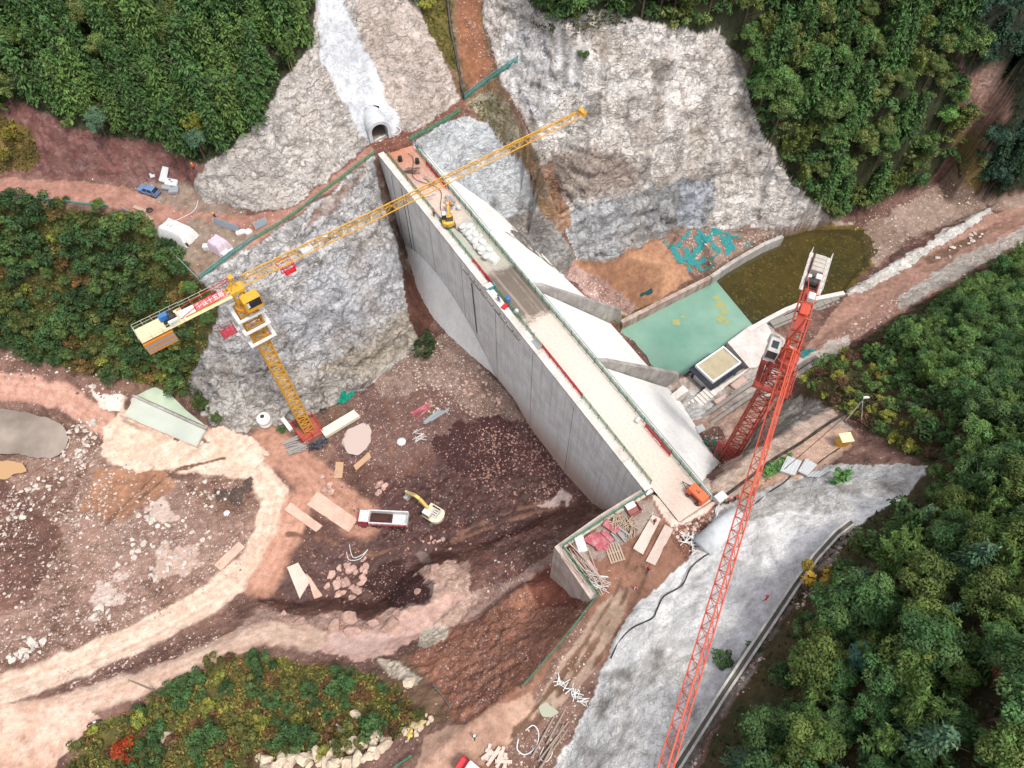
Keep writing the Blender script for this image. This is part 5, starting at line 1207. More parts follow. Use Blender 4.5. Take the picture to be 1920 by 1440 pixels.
    mb = MB(); mb.bar((e[0]-1.9*s,-.25*s,e[1]+1.1*s),(e[0]-.3*s,-.25*s,e[1]+.45*s),.08*s,8); mb.build('cylinder', STEEL, ar)
    mb = MB(); bx = f[0]; pr = [(bx+.15*s,.95*s),(bx-.45*s,.75*s),(bx-.75*s,.15*s),(bx-.45*s,-.0*s),(bx-.05*s,.25*s),(bx+.25*s,.6*s)]
    mb.prism(pr, -.3*s, .8*s, Matrix.Rotation(math.pi/2, 4, 'X'))
    for k in range(4): mb.box((bx-.8*s,(-.7+k*.3)*s,.05*s), (.3*s,.1*s,.1*s))
    mb.build('bucket', mat('bucket_steel', '#8f8b88', .5, dirt=.4), ex)
    return ex
p = G(812,968); q = G(750,928)
excavator(p+Vector((0,0,.05)), yaw(G(790,1000), G(840,950)), yaw(p, q), 1.12, 'pale yellow excavator reaching its bucket out beside the dump truck in the pit', True, 1.12)
p = P(841,420,29.65); q = P(836,365,29.65)
excavator(p, yaw(p, q)+.2, yaw(p, q), .82, 'small orange yellow excavator working on top of the dam', False, .95)
# blue car by the bend
CARB = mat('car_blue', '#5f7fa8', .25, dirt=.15, spec=.6)
a, b = G(263,355), G(299,368)
car = thing('car', (a+b)/2, 'small blue hatchback parked on the dirt road at the bend', 'car', rz=yaw(b, a))
car.location.z = height(*car.location.xy)+.05
m1 = MB(); m1.hexa([(-2.15,-.84,.3),(2.15,-.8,.3),(2.15,.8,.3),(-2.15,.84,.3)], [(-2.1,-.84,.95),(2.1,-.74,.78),(2.1,.74,.78),(-2.1,.84,.95)]); m1.build('body', CARB, car)
m1 = MB(); m1.hexa([(-2.0,-.8,.95),(1.0,-.76,.92),(1.0,.76,.92),(-2.0,.8,.95)], [(-1.55,-.6,1.48),(.25,-.6,1.5),(.25,.6,1.5),(-1.55,.6,1.48)]); cb = m1.build('cabin', GLASS, car)
m1 = MB(); m1.cbox((-.65,0,1.5), (1.85,1.24,.07), .05); m1.build('roof', CARB, cb)
m1 = MB()
for s in (-1, 1):
    for x in (.95,-.4,-1.9): m1.bar((x,s*.79,.93),(min(.25,max(-1.5,x*.7)),s*.61,1.49),.045)
m1.build('window_frame', CARB, cb)
for s in (-1, 1):
    m1 = MB(); m1.box((2.1,s*.55,.66), (.1,.34,.16)); m1.build('headlight', LAMP, car)
    m1 = MB(); m1.box((-2.12,s*.65,.78), (.08,.25,.3)); m1.build('tail_light', TAIL, car)
    m1 = MB(); m1.box((.75,s*.92,1.0),(.12,.16,.12)); m1.build('mirror', CARB, car)
    for x in (1.35,-1.3): wheel(car, x, s*.74, .31, .2)
# compressor on the near end of the roadway
a, b = P(1288,915,29.7), P(1322,948,29.7)
cp = thing('compressor', (a+b)/2, 'orange towed air compressor parked by the parapet at the near end of the dam', 'compressor', rz=yaw(a, b))
CO = mat('compressor_orange', '#e0653a', .45, dirt=.15)
m1 = MB(); m1.hexa([(-1.6,-.85,.55),(1.6,-.85,.55),(1.6,.85,.55),(-1.6,.85,.55)], [(-1.35,-.7,1.75),(1.45,-.7,1.75),(1.45,.7,1.75),(-1.35,.7,1.75)]); bd = m1.build('body', CO, cp)
m1 = MB(); m1.box((.1,0,1.77),(.12,.5,.05)); m1.box((-.25,-.05,1.77),(.5,.1,.05)); m1.build('roof_vent', BLACK, bd)
m1 = MB(); m1.box((.2,-.87,1.0), (1.6,.05,.5)); m1.build('side_grille', BLACK, bd)
m1 = MB(); m1.bar((-1.6,-.4,.5),(-2.9,0,.45),.06); m1.bar((-1.6,.4,.5),(-2.9,0,.45),.06); m1.build('drawbar', BLACK, cp)
for x in (-.9, .9):
    for s in (-1, 1): wheel(cp, x, s*.95, .32, .2)
# truck under a white tarpaulin, lilac sheeted stack, white lorry roof, motorbike
TARP = mat('white_tarp', '#cfcdc9', .6, dirt=.2, sc=.8, bump=.3); LIL = mat('lilac_sheet', '#c0abb6', .7, dirt=.15)
def draped(mb, L, W, H, tw=.0, seed=0, n=26):
    def f(i, j):
        x, y = (i-.5)*2, (j-.5)*2; r = max(abs(x), abs(y))
        h = H if r < .72 else H*(1-((r-.72)/.28)**1.4*.93)
        h += .16*float(perlin(np.array(x*2.2+seed), np.array(y*2.2), np.array(.3)))*(1 if r < .95 else .3)
        k = .86+.14*r
        return (x*L/2*k+.15*float(perlin(np.array(y*3.+seed), np.array(x*2.), np.array(2.))), y*W/2*k, max(.05, h))
    return mb.sheet(f, n, n)
a, b = G(308,432), G(366,455)
ct = thing('covered_truck', (a+b)/2, 'truck shrouded in a white tarpaulin on the yard below the road bend', 'truck', rz=yaw(a, b))
m1 = MB(); draped(m1, 6.6, 3.6, 2.7, seed=3); m1.build('tarpaulin', TARP, ct, True)
m1 = MB()
for k in range(4): m1.box((-1.2+k*.7,.2,2.72),(.12,1.6,.05))
m1.build('batten', mat('batten', '#b3a79c', .8), ct)
for x in (-2.0, 2.9): wheel(ct, x, -1.4, .55, .4)
a, b = G(396,455), G(432,478)
sh = thing('covered_stack', (a+b)/2, 'stack draped in a lilac sheet at the edge of the yard', 'stack', rz=yaw(a, b))
m1 = MB(); draped(m1, 3.6, 3.0, 2.2, seed=9); m1.build('sheet', LIL, sh, True)
m1 = MB(); m1.box((2.1,-.5,.5), (1.0,1.5,.9)); m1.box((2.4,.7,.35),(.8,.8,.6)); m1.build('crate', WHITE, sh)
wt = thing('white_truck', P(897,1462,27.6), 'white box truck roof with red trim at the bottom edge of the road', 'truck', rz=yaw(P(879,1455,27.6), P(916,1487,27.6)))
m1 = MB(); m1.cbox((.4,0,1.9), (4.6,2.1,2.2), .1); m1.build('cargo_box', WHITE, wt)
m1 = MB(); m1.cbox((-2.5,0,1.1),(1.1,1.9,1.4),.15); m1.build('cab', RED, wt)
for x in (-2.4, 1.6):
    for s in (-1, 1): wheel(wt, x, s*.9, .4, .25)
mbk = thing('motorbike', G(178,1357), 'parked motorbike at the edge of the pale ground by the bushes', 'motorbike', rz=.4)
m1 = MB(); m1.tube([(.5,0,.75),(.1,0,.8),(-.6,0,.85)], [.12,.18,.12], 8); m1.build('seat', BLACK, mbk)
m1 = MB(); m1.tube([(.55,0,.9),(.2,0,.55),(-.3,0,.5),(-.7,0,.6)], .09, 6); m1.cbox((.3,0,.85),(.5,.3,.25),.08); m1.build('frame', mat('bike_silver', '#c3cbd0', .4), mbk)
m1 = MB(); m1.bar((.6,-.35,1.05),(.6,.35,1.05),.03); m1.bar((.6,0,1.05),(.8,0,.35),.05); m1.build('handlebar', STEEL, mbk)
for x in (.8,-.7): wheel(mbk, x, 0, .32, .14)
# ------------------------------------------------------------------ people
SKIN = mat('skin', '#b98a6d', .6, dirt=0); CLO = {}
def person(loc, rz, top, legs, hat, label, pose=0):
    me = bpy.data.meshes.new('body'); bm = bmesh.new()
    sw = .16 if pose in (0, 2) else .05; bend = .25 if pose == 2 else .05
    J = {'pel': (0,0,.95,.13), 'spine': (bend*.4,0,1.18,.13), 'chest': (bend,0,1.38,.16), 'neck': (bend*1.2,0,1.52,.065), 'head': (bend*1.35+.02,0,1.63,.095), 'crown': (bend*1.35+.02,0,1.74,.08)}
    for s, n in ((1,'l'), (-1,'r')):
        g = s*sw
        J.update({'sh'+n: (bend,s*.18,1.42,.07), 'el'+n: (bend-g*.9,s*.25,1.15,.05), 'wr'+n: (bend-g*.9+.16,s*.23,.93,.036), 'pm'+n: (bend-g*.9+.2,s*.22,.87,.035),
                  'hip'+n: (0,s*.09,.9,.09), 'kn'+n: (g*1.1+.04,s*.1,.5,.065), 'an'+n: (g*1.9-.02,s*.1,.09,.048), 'toe'+n: (g*1.9+.15,s*.11,.04,.04)})
        for k in range(5): J['f%d%s' % (k, n)] = (bend-g*.9+.21+(.03 if k == 0 else .0), s*(.19+.016*k), .79 if k else .84, .009)
    E = [('pel','spine'),('spine','chest'),('chest','neck'),('neck','head'),('head','crown')]
    for n in 'lr':
        E += [('chest','sh'+n),('sh'+n,'el'+n),('el'+n,'wr'+n),('wr'+n,'pm'+n),('pel','hip'+n),('hip'+n,'kn'+n),('kn'+n,'an'+n),('an'+n,'toe'+n)]+[('pm'+n,'f%d%s' % (k, n)) for k in range(5)]
    keys = list(J); sk = bm.verts.layers.skin.verify(); vv = {}
    for k in keys:
        x, y, z, r = J[k]; vv[k] = bm.verts.new((x, y, z)); vv[k][sk].radius = (r, r); vv[k][sk].use_root = (k == 'pel')
    for a, b in E: bm.edges.new((vv[a], vv[b]))
    bm.to_mesh(me); bm.free()
    o = bpy.data.objects.new('tmp', me); COL.objects.link(o); o.modifiers.new('s', 'SKIN'); sd = o.modifiers.new('u', 'SUBSURF'); sd.levels = 1
    dg = bpy.context.evaluated_depsgraph_get(); m2 = bpy.data.meshes.new_from_object(o.evaluated_get(dg)); m2.name = 'body'
    COL.objects.unlink(o); bpy.data.objects.remove(o)
    m2.materials.clear()
    for q in (mat('cloth_'+top, top, .8, dirt=.15), mat('cloth_'+legs, legs, .8, dirt=.15), SKIN, BLACK): m2.materials.append(q)
    for f in m2.polygons:
        c = f.center; hand = abs(c.y) > .17 and c.z < .95 and c.z > .7
        f.material_index = 3 if c.z < .1 else 2 if (c.z > 1.5 or hand) else 1 if (c.z < .95 and abs(c.y) < .2) else 0; f.use_smooth = True
    t = thing('person', loc, label, 'person', rz=rz)
    link(bpy.data.objects.new('body', m2), t)
    x, y, z, r = J['head']
    mb = MB(); mb.lathe([(.165,.07),(.15,.075),(.145,.11),(.11,.18),(.05,.215),(.01,.22)], (x,y,z), 14); mb.prism([(x+.1,y-.1),(x+.22,y-.07),(x+.22,y+.07),(x+.1,y+.1)], z+.065, z+.08); mb.build('helmet', mat('helmet_'+hat, hat, .35, dirt=.05), t, True)
    mb = MB(); mb.box((x+.085,y+.035,z+.02),(.02,.025,.018)); mb.box((x+.085,y-.035,z+.02),(.02,.025,.018)); mb.box((x+.1,y,z-.015),(.03,.025,.05)); mb.box((x+.088,y,z-.055),(.02,.05,.012)); mb.build('face', mat('face_dark', '#5a3c30', .7, dirt=0), t)
    return t
DKC, JEA, WHC = '#26282e', '#2c313c', '#d9d9d9'
person(G(1225,983), yaw(G(1225,985), G(1240,960)), DKC, DKC, '#d02020', 'person in dark clothes and red helmet walking up the upper concrete slab', 0)
person(G(1213,1072), yaw(G(1213,1072), G(1235,1050)), DKC, JEA, '#d02020', 'person in dark clothes and red helmet stepping off the lower concrete slab', 0)
person(G(1190,1105), -1.2, WHC, JEA, '#d02020', 'person in a white shirt and red helmet standing on the site road', 1)
person(G(1364,945), 2.4, DKC, DKC, '#d02020', 'person in black with red helmet, left of the pair by the black pipes', 1)
person(G(1375,941), .4, '#3a2a2e', DKC, '#d02020', 'person in dark jacket with red helmet, right of the pair by the black pipes', 0)
person(G(406,412), 2.8, DKC, JEA, '#e0a020', 'person in dark clothes and yellow helmet beside the corrugated barrier', 1)
person(G(365,320), 1.5, '#d05a2a', JEA, '#e0a020', 'person in an orange vest at the foot of the grey rock by the bend', 1)
person(P(846,391,29.7), 2.0, '#d0682a', DKC, '#d87020', 'person in an orange vest in front of the small excavator on the dam', 2)
person(P(814,408,29.7), 1.0, '#3a3a40', DKC, '#d02020', 'person in dark clothes by the upstream fence left of the small excavator', 1)
person(P(936,568,29.7), 2.2, '#2a3f8a', DKC, '#30343a', 'person in a blue jacket bending by the tools on the dam roadway', 2)
person(G(1433,1126), 2.6, '#c8202c', '#c8202c', '#d02020', 'person all in red on the slope beside the twin channel', 1)
person(G(890,1384), 1.3, '#3b3f46', JEA, '#e4e4e4', 'person with a white helmet walking up the middle of the bottom road', 0)
# ------------------------------------------------------------------ fences, nets, pipes
GNET = netmat('green_net', '#3f8f72', .5); TNET = netmat('turquoise_net', '#2b8f90', .7); RNET = netmat('red_net', '#cf1f35', .9); GPOST = mat('green_post', '#2c7a5c', .5); BNET = netmat('blue_green_net', '#3f8f8a', .6)
def resample(pts, step):
    pts = [Vector(p) for p in pts]; o = [pts[0]]
    for a, b in zip(pts[:-1], pts[1:]):
        n = max(1, int((b-a).length/step+.5))
        o += [a.lerp(b, (i+1)/n) for i in range(n)]
    return o
def fence(pts, h, net, label, post=GPOST, step=2.2, name='safety_fence', lean=0.0, rail=True, group=None):
    P_ = resample(pts, step); c = P_[len(P_)//2]
    t = thing(name, c, label, 'fence', group)
    L = [p-c for p in P_]; fine = resample(L, .45)
    mb = MB(); vs = []; fs = []
    for i, p in enumerate(fine):
        d = (fine[min(i+1, len(fine)-1)]-fine[max(i-1, 0)]); n = Vector((-d.y, d.x, 0)); n = n.normalized() if n.length > 1e-6 else Vector((1,0,0))
        for k in range(4):
            w_ = .12*float(perlin(np.array(i*.45+c.x), np.array(k*.9), np.array(c.y)))
            top = h*(1-.10*abs(float(perlin(np.array(i*.3+c.y), np.array(3.), np.array(.5)))))
            vs.append(p+n*(w_+lean*k/3)+Vector((0,0,.04+top*k/3)))
    for i in range(len(fine)-1):
        for k in range(3): fs.append((i*4+k, (i+1)*4+k, (i+1)*4+k+1, i*4+k+1))
    mb.add(vs, fs); mb.build('netting', net, t)
    if rail:
        for z in (h*.55, h):
            mb = MB(); mb.tube([p+Vector((0,0,z)) for p in L], .045, 4); mb.build('rail', post, t)
    for i, p in enumerate(L):
        mb = MB(); mb.bar((0,0,-.15), (0,0,h+.12), .055, 6); o = mb.build('post', post, t); o.location = p
        if i > 90: break
    return t
def gl(px, dz=0.0): return [G(a, b, dz) for a, b in px]
def pl(px, z): return [P(a, b, z) for a, b in px]
def dl(us, v, z): return [D(u, v, z) for u in us]
fence(dl((85.5,66.5), 1.45, 29.9), 1.25, GNET, 'green netting fence on the upstream edge of the dam at its far end')
fence(dl((66.2,52.2), 1.45, 29.9), 1.25, GNET, 'green netting fence on the upstream edge beside the small excavator')
fence(dl((52,45), 1.5, 29.8), 1.2, RNET, 'red netting barrier on the dam edge beside the dark mud patch', mat('red_post', '#b02030', .5))
fence(dl((44.8,29.8), 1.45, 29.8), 1.25, GNET, 'green netting fence on the dam edge around the tools and boards')
fence(dl((29.6,18.2), 1.5, 29.8), 1.2, RNET, 'long red netting barrier on the middle of the upstream dam edge', mat('red_post', '#b02030', .5))
fence(dl((18,0.5), 1.45, 29.8), 1.25, GNET, 'green netting fence on the upstream dam edge running to the near corner')
fence(dl((84,-6.0), 7.15, 29.8), 1.3, GNET, 'long green netting fence along the downstream edge of the roadway')
fence(dl((8.5,2.5), 6.7, 29.8), 1.0, RNET, 'short red netting barrier behind the orange compressor', mat('red_post', '#b02030', .5))
fence(dl((79,71), 6.75, 29.85), 1.0, RNET, 'short red and white barrier at the far end of the dam roadway', mat('red_post', '#b02030', .5))
fence(pl([(1211,926),(1131,976),(1055,1026)], 30.15), 1.3, GNET, 'green netting fence on the wing wall below the near dam corner')
fence(pl([(1055,1028),(1092,1078),(1120,1116)], 30.15), 1.3, GNET, 'green netting fence beside the steel rods on the wing wall')
fence(gl([(1121,1117),(1085,1163),(1045,1213),(1010,1254),(978,1290)], .05), 1.3, GNET, 'green netting fence along the red slope edge of the site road')
fence(gl([(774,1418),(755,1430),(733,1446)], .05), 1.2, GNET, 'short green netting fence at the bottom edge beside the boulders')
fence(gl([(378,525),(440,477),(480,449)], .05), 1.3, BNET, 'blue green double rail fence below the lilac stack', mat('teal_post', '#5f8f88', .5))
fence(gl([(482,448),(520,426),(562,398),(602,366),(640,338),(668,316),(704,289)], .05), 1.0, GNET, 'green netting fence along the terrace edge up to the dam end')
fence(gl([(2,372),(60,375),(120,380),(160,385),(205,390)], .05), .7, TNET, 'low turquoise netting along the outer edge of the red dirt road', mat('teal_post', '#5f8f88', .5))
fence(gl([(228,394),(262,410),(288,430),(312,462),(335,488),(374,527)], .05), 1.0, BNET, 'pale wire fence between the yard and the bushy slope', mat('grey_post', '#9aa09a', .6))
fence(gl([(770,266),(800,250),(832,232),(864,212)], .05), 1.3, GNET, 'green netting fence on the edge above the blue grey block')
fence(gl([(872,188),(900,166),(935,142),(971,118)], .05), 1.6, BNET, 'blue green fence climbing across the brown gully', mat('teal_post', '#5f8f88', .5))
fence(gl([(815,1288),(832,1308),(845,1328)], .05), 1.2, TNET, 'turquoise netting fence beside the yellow leaf heap', mat('teal_post', '#5f8f88', .5))
def run(name, pts, r, m, label, cat, n=8, group=None):
    if name == 'hose' and len(pts) > 3:
        q = []
        for i in range(len(pts)-1):
            a, b, c, d = pts[max(i-1,0)], pts[i], pts[i+1], pts[min(i+2,len(pts)-1)]
            for k in range(5):
                t = k/5; q.append(.5*((2*b)+(c-a)*t+(2*a-5*b+4*c-d)*t*t+(3*b-a-3*c+d)*t**3))
        q.append(pts[-1]); pts = [Vector((p.x, p.y, max(p.z, height(p.x, p.y)+r*.6) if p.z < 29.5 or abs(uv_of(p.x, p.y)[1]-4) > 4 else p.z)) for p in q]
    mb = MB(); mb.tube(pts, r, n); return mb.solo(name, m, label, cat, group, True)
PIPEW = mat('pale_pipe', '#cfd0cf', .5, dirt=.3)
run('pipe', resample(dl((83.5,57), 8.35, 29.75), 3), .22, PIPEW, 'pale pipe along the downstream edge at the far end of the dam', 'pipe')
run('pipe', resample(dl((40,-6), 8.15, 29.55), 3), .12, GREY, 'thin grey pipe along the downstream parapet of the near half', 'pipe')
run('pipe', [p+Vector((0,0,.25)) for p in resample(gl([(838,-10),(846,60),(856,110),(866,165),(872,186)]), 2)], .32, mat('black_pipe', '#2b2726', .6), 'thick black pipe running straight down the brown gully', 'pipe')
run('hose', gl([(1360,930),(1400,900),(1450,862),(1500,832),(1545,800),(1585,775)], .2), .2, BLACK, 'thick black pipe bundle along the upper edge of the path', 'hose')
run('hose', gl([(1490,885),(1470,905),(1440,925),(1410,950)], .12), .09, BLACK, 'thin black cable curving below the white sheets', 'hose')
run('hose', gl([(1372,985),(1340,1030),(1318,1045),(1295,1065),(1278,1098),(1245,1118),(1232,1142),(1222,1160),(1185,1178),(1160,1205),(1145,1235)], .12), .10, BLACK, 'long black cable winding down the white sprayed slope', 'hose')
run('hose', gl([(1575,840),(1545,860),(1520,880),(1495,890)], .12), .07, BLACK, 'thin black cable between the yellow cabinet and the white sheets', 'hose')
run('hose', gl([(1800,290),(1796,310),(1800,335)], .3), .3, BLACK, 'short black pipe on the bare gully at the upper right', 'pipe')
run('hose', gl([(735,245),(745,238),(752,246),(742,254),(733,250)], .1), .08, PIPEW, 'loop of pale hose on the terrace by the tunnel', 'hose')
run('hose', gl([(655,1020),(662,1045),(680,1040),(690,1030),(675,1048),(655,1050),(650,1035)], .1), .07, PIPEW, 'pale twisted hose on the dark pit floor', 'hose')
run('hose', gl([(372,375),(365,395),(340,410),(318,418)], .1), .06, PIPEW, 'pale cable arcing across the yard by the road bend', 'hose')
run('hose', gl([(985,1370),(1000,1360),(1010,1375),(1005,1400),(985,1415),(970,1405),(972,1385)], .12), .08, PIPEW, 'large pale hose coil beside the bottom road', 'hose')
run('hose', gl([(1030,1395),(1036,1410),(1025,1428),(1012,1420),(1020,1400)], .12), .07, WHITE, 'small pale hose loop in the debris by the bottom road', 'hose')
run('pipe', gl([(1346,948),(1342,970),(1338,990)], .7), .12, PIPEW, 'pale pipe standing down the bank at the near dam corner', 'pipe')
KERB = concrete('kerb_concrete', '#cdc9c2', '#aba69e', .5, False)
# twin kerbed channel on the right slope
cpx = [(1590,985),(1560,1008),(1520,1052),(1482,1105),(1440,1168),(1400,1228),(1350,1302),(1300,1380),(1262,1440),(1225,1500)]
cc = resample(gl(cpx), 1.5); zs = np.array([max(height(p.x+a, p.y+b) for a in (-.9,0,.9) for b in (-.9,0,.9)) for p in cc])
for _ in range(30): zs[1:-1] = (zs[:-2]+zs[2:]+2*zs[1:-1])/4
cc = [Vector((p.x, p.y, z+.15)) for p, z in zip(cc, zs)]; c0 = cc[len(cc)//2].copy()
ch = thing('drainage_channel', c0, 'twin kerbed concrete channel curving down beside the right hand woods', 'channel')
for off, w_, z_, nm, mm in ((-.34,.26,.22,'kerb',KERB), (.34,.26,.22,'kerb',KERB), (0,.42,.0,'bed',mat('channel_bed', '#55524c', .9))):
    mb = MB(); vs = []
    for i, p in enumerate(cc):
        d = cc[min(i+1,len(cc)-1)]-cc[max(i-1,0)]; n = Vector((-d.y,d.x,0)).normalized(); q = p-c0
        vs += [q+n*(off-w_/2)+Vector((0,0,-.7)), q+n*(off+w_/2)+Vector((0,0,-.7)), q+n*(off+w_/2)+Vector((0,0,z_)), q+n*(off-w_/2)+Vector((0,0,z_))]
    fs = []
    for i in range(len(cc)-1): a, b = i*4, i*4+4; fs += [(a+k, a+(k+1) % 4, b+(k+1) % 4, b+k) for k in range(4)]
    mb.add(vs, fs); mb.build(nm, mm, ch)
def drape(px, m, label, name, cat, step=.4, holes=-.25, lift=.12, lump=.25, seed=0, kind=None):
    c = [G(a, b) for a, b in px]; poly = [(p.x, p.y) for p in c]
    x0, x1 = min(p[0] for p in poly), max(p[0] for p in poly); y0, y1 = min(p[1] for p in poly), max(p[1] for p in poly)
    xs = np.arange(x0, x1+step, step); ys = np.arange(y0, y1+step, step); X, Y = np.meshgrid(xs, ys)
    jx = .5*perlin(X*.6+seed, Y*.6, 0*X); ins = inpoly(X+jx, Y+jx, poly) & (fbm(X*.45+seed, Y*.45, 0*X+seed, 3) > holes)
    mb = MB(); idx = {}
    for j in range(len(ys)):
        for i in range(len(xs)):
            if ins[j, i]:
                z = height(xs[i], ys[j])+lift+lump*abs(float(fbm(np.array(xs[i]*.8), np.array(ys[j]*.8), np.array(seed*1.), 3)))
                idx[i, j] = len(mb.v); mb.v.append((xs[i]+random.uniform(-.1,.1), ys[j]+random.uniform(-.1,.1), z))
    if seed not in (2, 23):          # small sheets stay in one piece
        left = set(idx); comp = []
        while left:
            st_ = [left.pop()]; cc_ = set(st_)
            while st_:
                i, j = st_.pop()
                for w_ in ((i+1,j),(i-1,j),(i,j+1),(i,j-1)):
                    if w_ in left: left.discard(w_); cc_.add(w_); st_.append(w_)
            comp.append(cc_)
        big = max(comp, key=len) if comp else set()
    else: big = set(idx)
    for (i, j) in idx:
        if (i, j) not in big: continue
        q = [(i,j),(i+1,j),(i+1,j+1),(i,j+1)]
        if all(k in idx for k in q): mb.f.append(tuple(idx[k] for k in q)); mb.mi.append(0)
    used = sorted({k for f in mb.f for k in f}); re_ = {k: n for n, k in enumerate(used)}; mb.v = [mb.v[k] for k in used]; mb.f = [tuple(re_[k] for k in f) for f in mb.f]
    return mb.solo(name, m, label, cat, kind=kind)
drape([(1262,462),(1285,436),(1330,424),(1385,440),(1400,455),(1440,452),(1465,442),(1400,468),(1335,505),(1305,508),(1280,490)], TNET, 'wrinkled turquoise netting spread over the spoil behind the curved wall', 'ground_net', 'netting', holes=-.22, seed=2)
drape([(1238,448),(1250,452),(1300,512),(1292,518),(1268,495)], TNET, 'narrow strip of turquoise netting down the edge of the orange sand', 'ground_net', 'netting', holes=-.5, seed=5)
drape([(1196,548),(1222,540),(1226,552),(1200,560)], netmat('dark_net', '#1f5c58', .8), 'crumpled dark green netting by the pool wall', 'ground_net', 'netting', holes=-.5, seed=7)
drape([(632,745),(640,735),(660,732),(665,745),(645,762),(634,760)], netmat('emerald_net', '#118a72', .95), 'heap of emerald netting at the foot of the grey cliff', 'net_heap', 'netting', holes=-.8, lump=1.2, step=.3, seed=4)
drape([(1310,818),(1340,798),(1352,830),(1345,845),(1330,850),(1318,840)], netmat('works_net', '#1f7d66', .85), 'torn green netting over the rubble at the foot of the orange crane', 'ground_net', 'netting', holes=-.2, lump=.6, seed=12)
drape([(1255,808),(1275,797),(1282,812),(1265,820)], GNET, 'small green netting scrap by the lower edge of the dam face', 'ground_net', 'netting', holes=-.5, lump=.5, seed=15)
drape([(1500,660),(1525,652),(1535,655),(1512,672),(1495,675)], TNET, 'turquoise netting sheet on the bank right of the orange crane', 'ground_net', 'netting', holes=-.5, seed=17)
drape([(750,1375),(770,1350),(800,1340),(805,1350),(785,1370),(762,1395)], mat('yellow_leaves', '#d2b65a', .9, sc=4, dirt=.5, dirtcol=(.35,.3,.12)), 'heap of yellow leaves on the boulders by the bottom road', 'leaf_heap', 'leaves', holes=-.35, lump=.5, step=.3, seed=21)
drape([(640,1440),(655,1400),(690,1405),(700,1430),(660,1445)], TNET, 'turquoise netting tangled among the bottom boulders', 'ground_net', 'netting', holes=.02, lump=.6, seed=23)
# ------------------------------------------------------------------ slabs, panels, piles
def quad(px, th, name, m, label, cat, z=None, lift=.04, group=None, ribs=0):
    c = [(G(a, b) if z is None else P(a, b, z)) for a, b in px]
    if z is None:      # lie on the mean plane of the ground
        A = np.array([(p.x, p.y, 1) for p in c]); k = np.linalg.lstsq(A, np.array([p.z for p in c]), rcond=None)[0]
        c = [Vector((p.x, p.y, float(k[0]*p.x+k[1]*p.y+k[2])+.10)) for p in c]
    if (c[1]-c[0]).cross(c[2]-c[0]).z < 0: c = c[::-1]
    b = [p+Vector((0,0,lift)) for p in c]; t = [p+Vector((0,0,lift+th)) for p in c]
    mb = MB()
    if m in (SLB, SLD, TAN):
        oa, ob = [], []
        for i in range(4):
            n = max(2, int((c[(i+1) % 4]-c[i]).length/.7)); inn = (sum(c, Vector())/4)
            for j in range(n):
                q = c[i].lerp(c[(i+1) % 4], j/n); q = q+(inn-q).normalized()*max(0, random.gauss(.02, .05)); oa.append(q+Vector((0,0,lift))); ob.append(q+Vector((0,0,lift+th+random.uniform(-.02,.02))))
        n = len(oa); mb.add(oa+ob, [tuple(range(n-1,-1,-1)), tuple(range(n,2*n))]+[(i,(i+1) % n,n+(i+1) % n,n+i) for i in range(n)])
    else: mb.hexa(b, t)
    for i in range(ribs):
        f = (i+.5)/ribs; mb.bar(t[0].lerp(t[1], f)+Vector((0,0,.03)), t[3].lerp(t[2], f)+Vector((0,0,.03)), .05)
    return mb.solo(name, m, label, cat, group)
SLB = mat('slab_pale', '#c9b6aa', .9, dirt=.5, sc=.8, dirtcol=(.4,.28,.22), bump=.4); SLD = mat('slab_dirty', '#c4a594', .9, dirt=.6, sc=.7, dirtcol=(.3,.17,.12), bump=.4)
TAN = mat('tan_mat', '#b3906f', .9, dirt=.4); PNL = mat('white_panel', '#c4c6c7', .4, dirt=.15); WOOD = mat('timber', '#a8937f', .85, dirt=.4); REDP = mat('red_formwork', '#a04350', .6, dirt=.55, dirtcol=(.4,.32,.3)); STR = mat('rod_rust', '#b7a196', .7, dirt=.4)
quad([(1223,966),(1239,973),(1205,1041),(1186,1030)], .22, 'concrete_slab', SLB, 'upper left of two long pale concrete slabs on the site yard', 'slab')
quad([(1246,985),(1262,994),(1227,1063),(1210,1053)], .22, 'concrete_slab', SLB, 'lower right of two long pale concrete slabs on the site yard', 'slab')
quad([(545,943),(606,987),(594,999),(534,957)], .25, 'concrete_slab', SLD, 'long narrow slab lying beside the pale road bend in the pit', 'slab')
quad([(596,922),(672,975),(655,1000),(576,947)], .2, 'concrete_slab', SLD, 'wide muddy slab carrying tyre tracks behind the dump truck', 'slab')
quad([(539,1065),(560,1056),(582,1092),(563,1124)], .25, 'concrete_slab', SLB, 'cracked slab, left piece of the broken pair in the pit', 'slab')
quad([(572,1075),(582,1082),(607,1120),(590,1128),(585,1096)], .2, 'concrete_slab', SLB, 'cracked slab, right piece of the broken pair in the pit', 'slab') if False else None
quad([(574,1076),(583,1084),(606,1118),(590,1124)], .2, 'concrete_slab', SLD, 'cracked slab, right piece of the broken pair in the pit', 'slab')
quad([(448,1017),(461,1026),(415,1071),(402,1060)], .2, 'concrete_slab', SLD, 'pale slab along the inner side of the curved pale road', 'slab')
quad([(665,773),(676,784),(612,823),(603,810)], .9, 'concrete_beam', mat('beam_pale', '#d9cdb9', .8, dirt=.25), 'long pale concrete beam lying beside the yellow crane base', 'beam')
quad([(630,866),(645,867),(642,897),(626,898)], .1, 'tan_mat', TAN, 'short curved tan mat left of the mud puddle', 'mat'); quad([(692,848),(697,858),(668,883),(663,874)], .1, 'tan_mat', TAN, 'long tan mat lying below the mud puddle', 'mat')
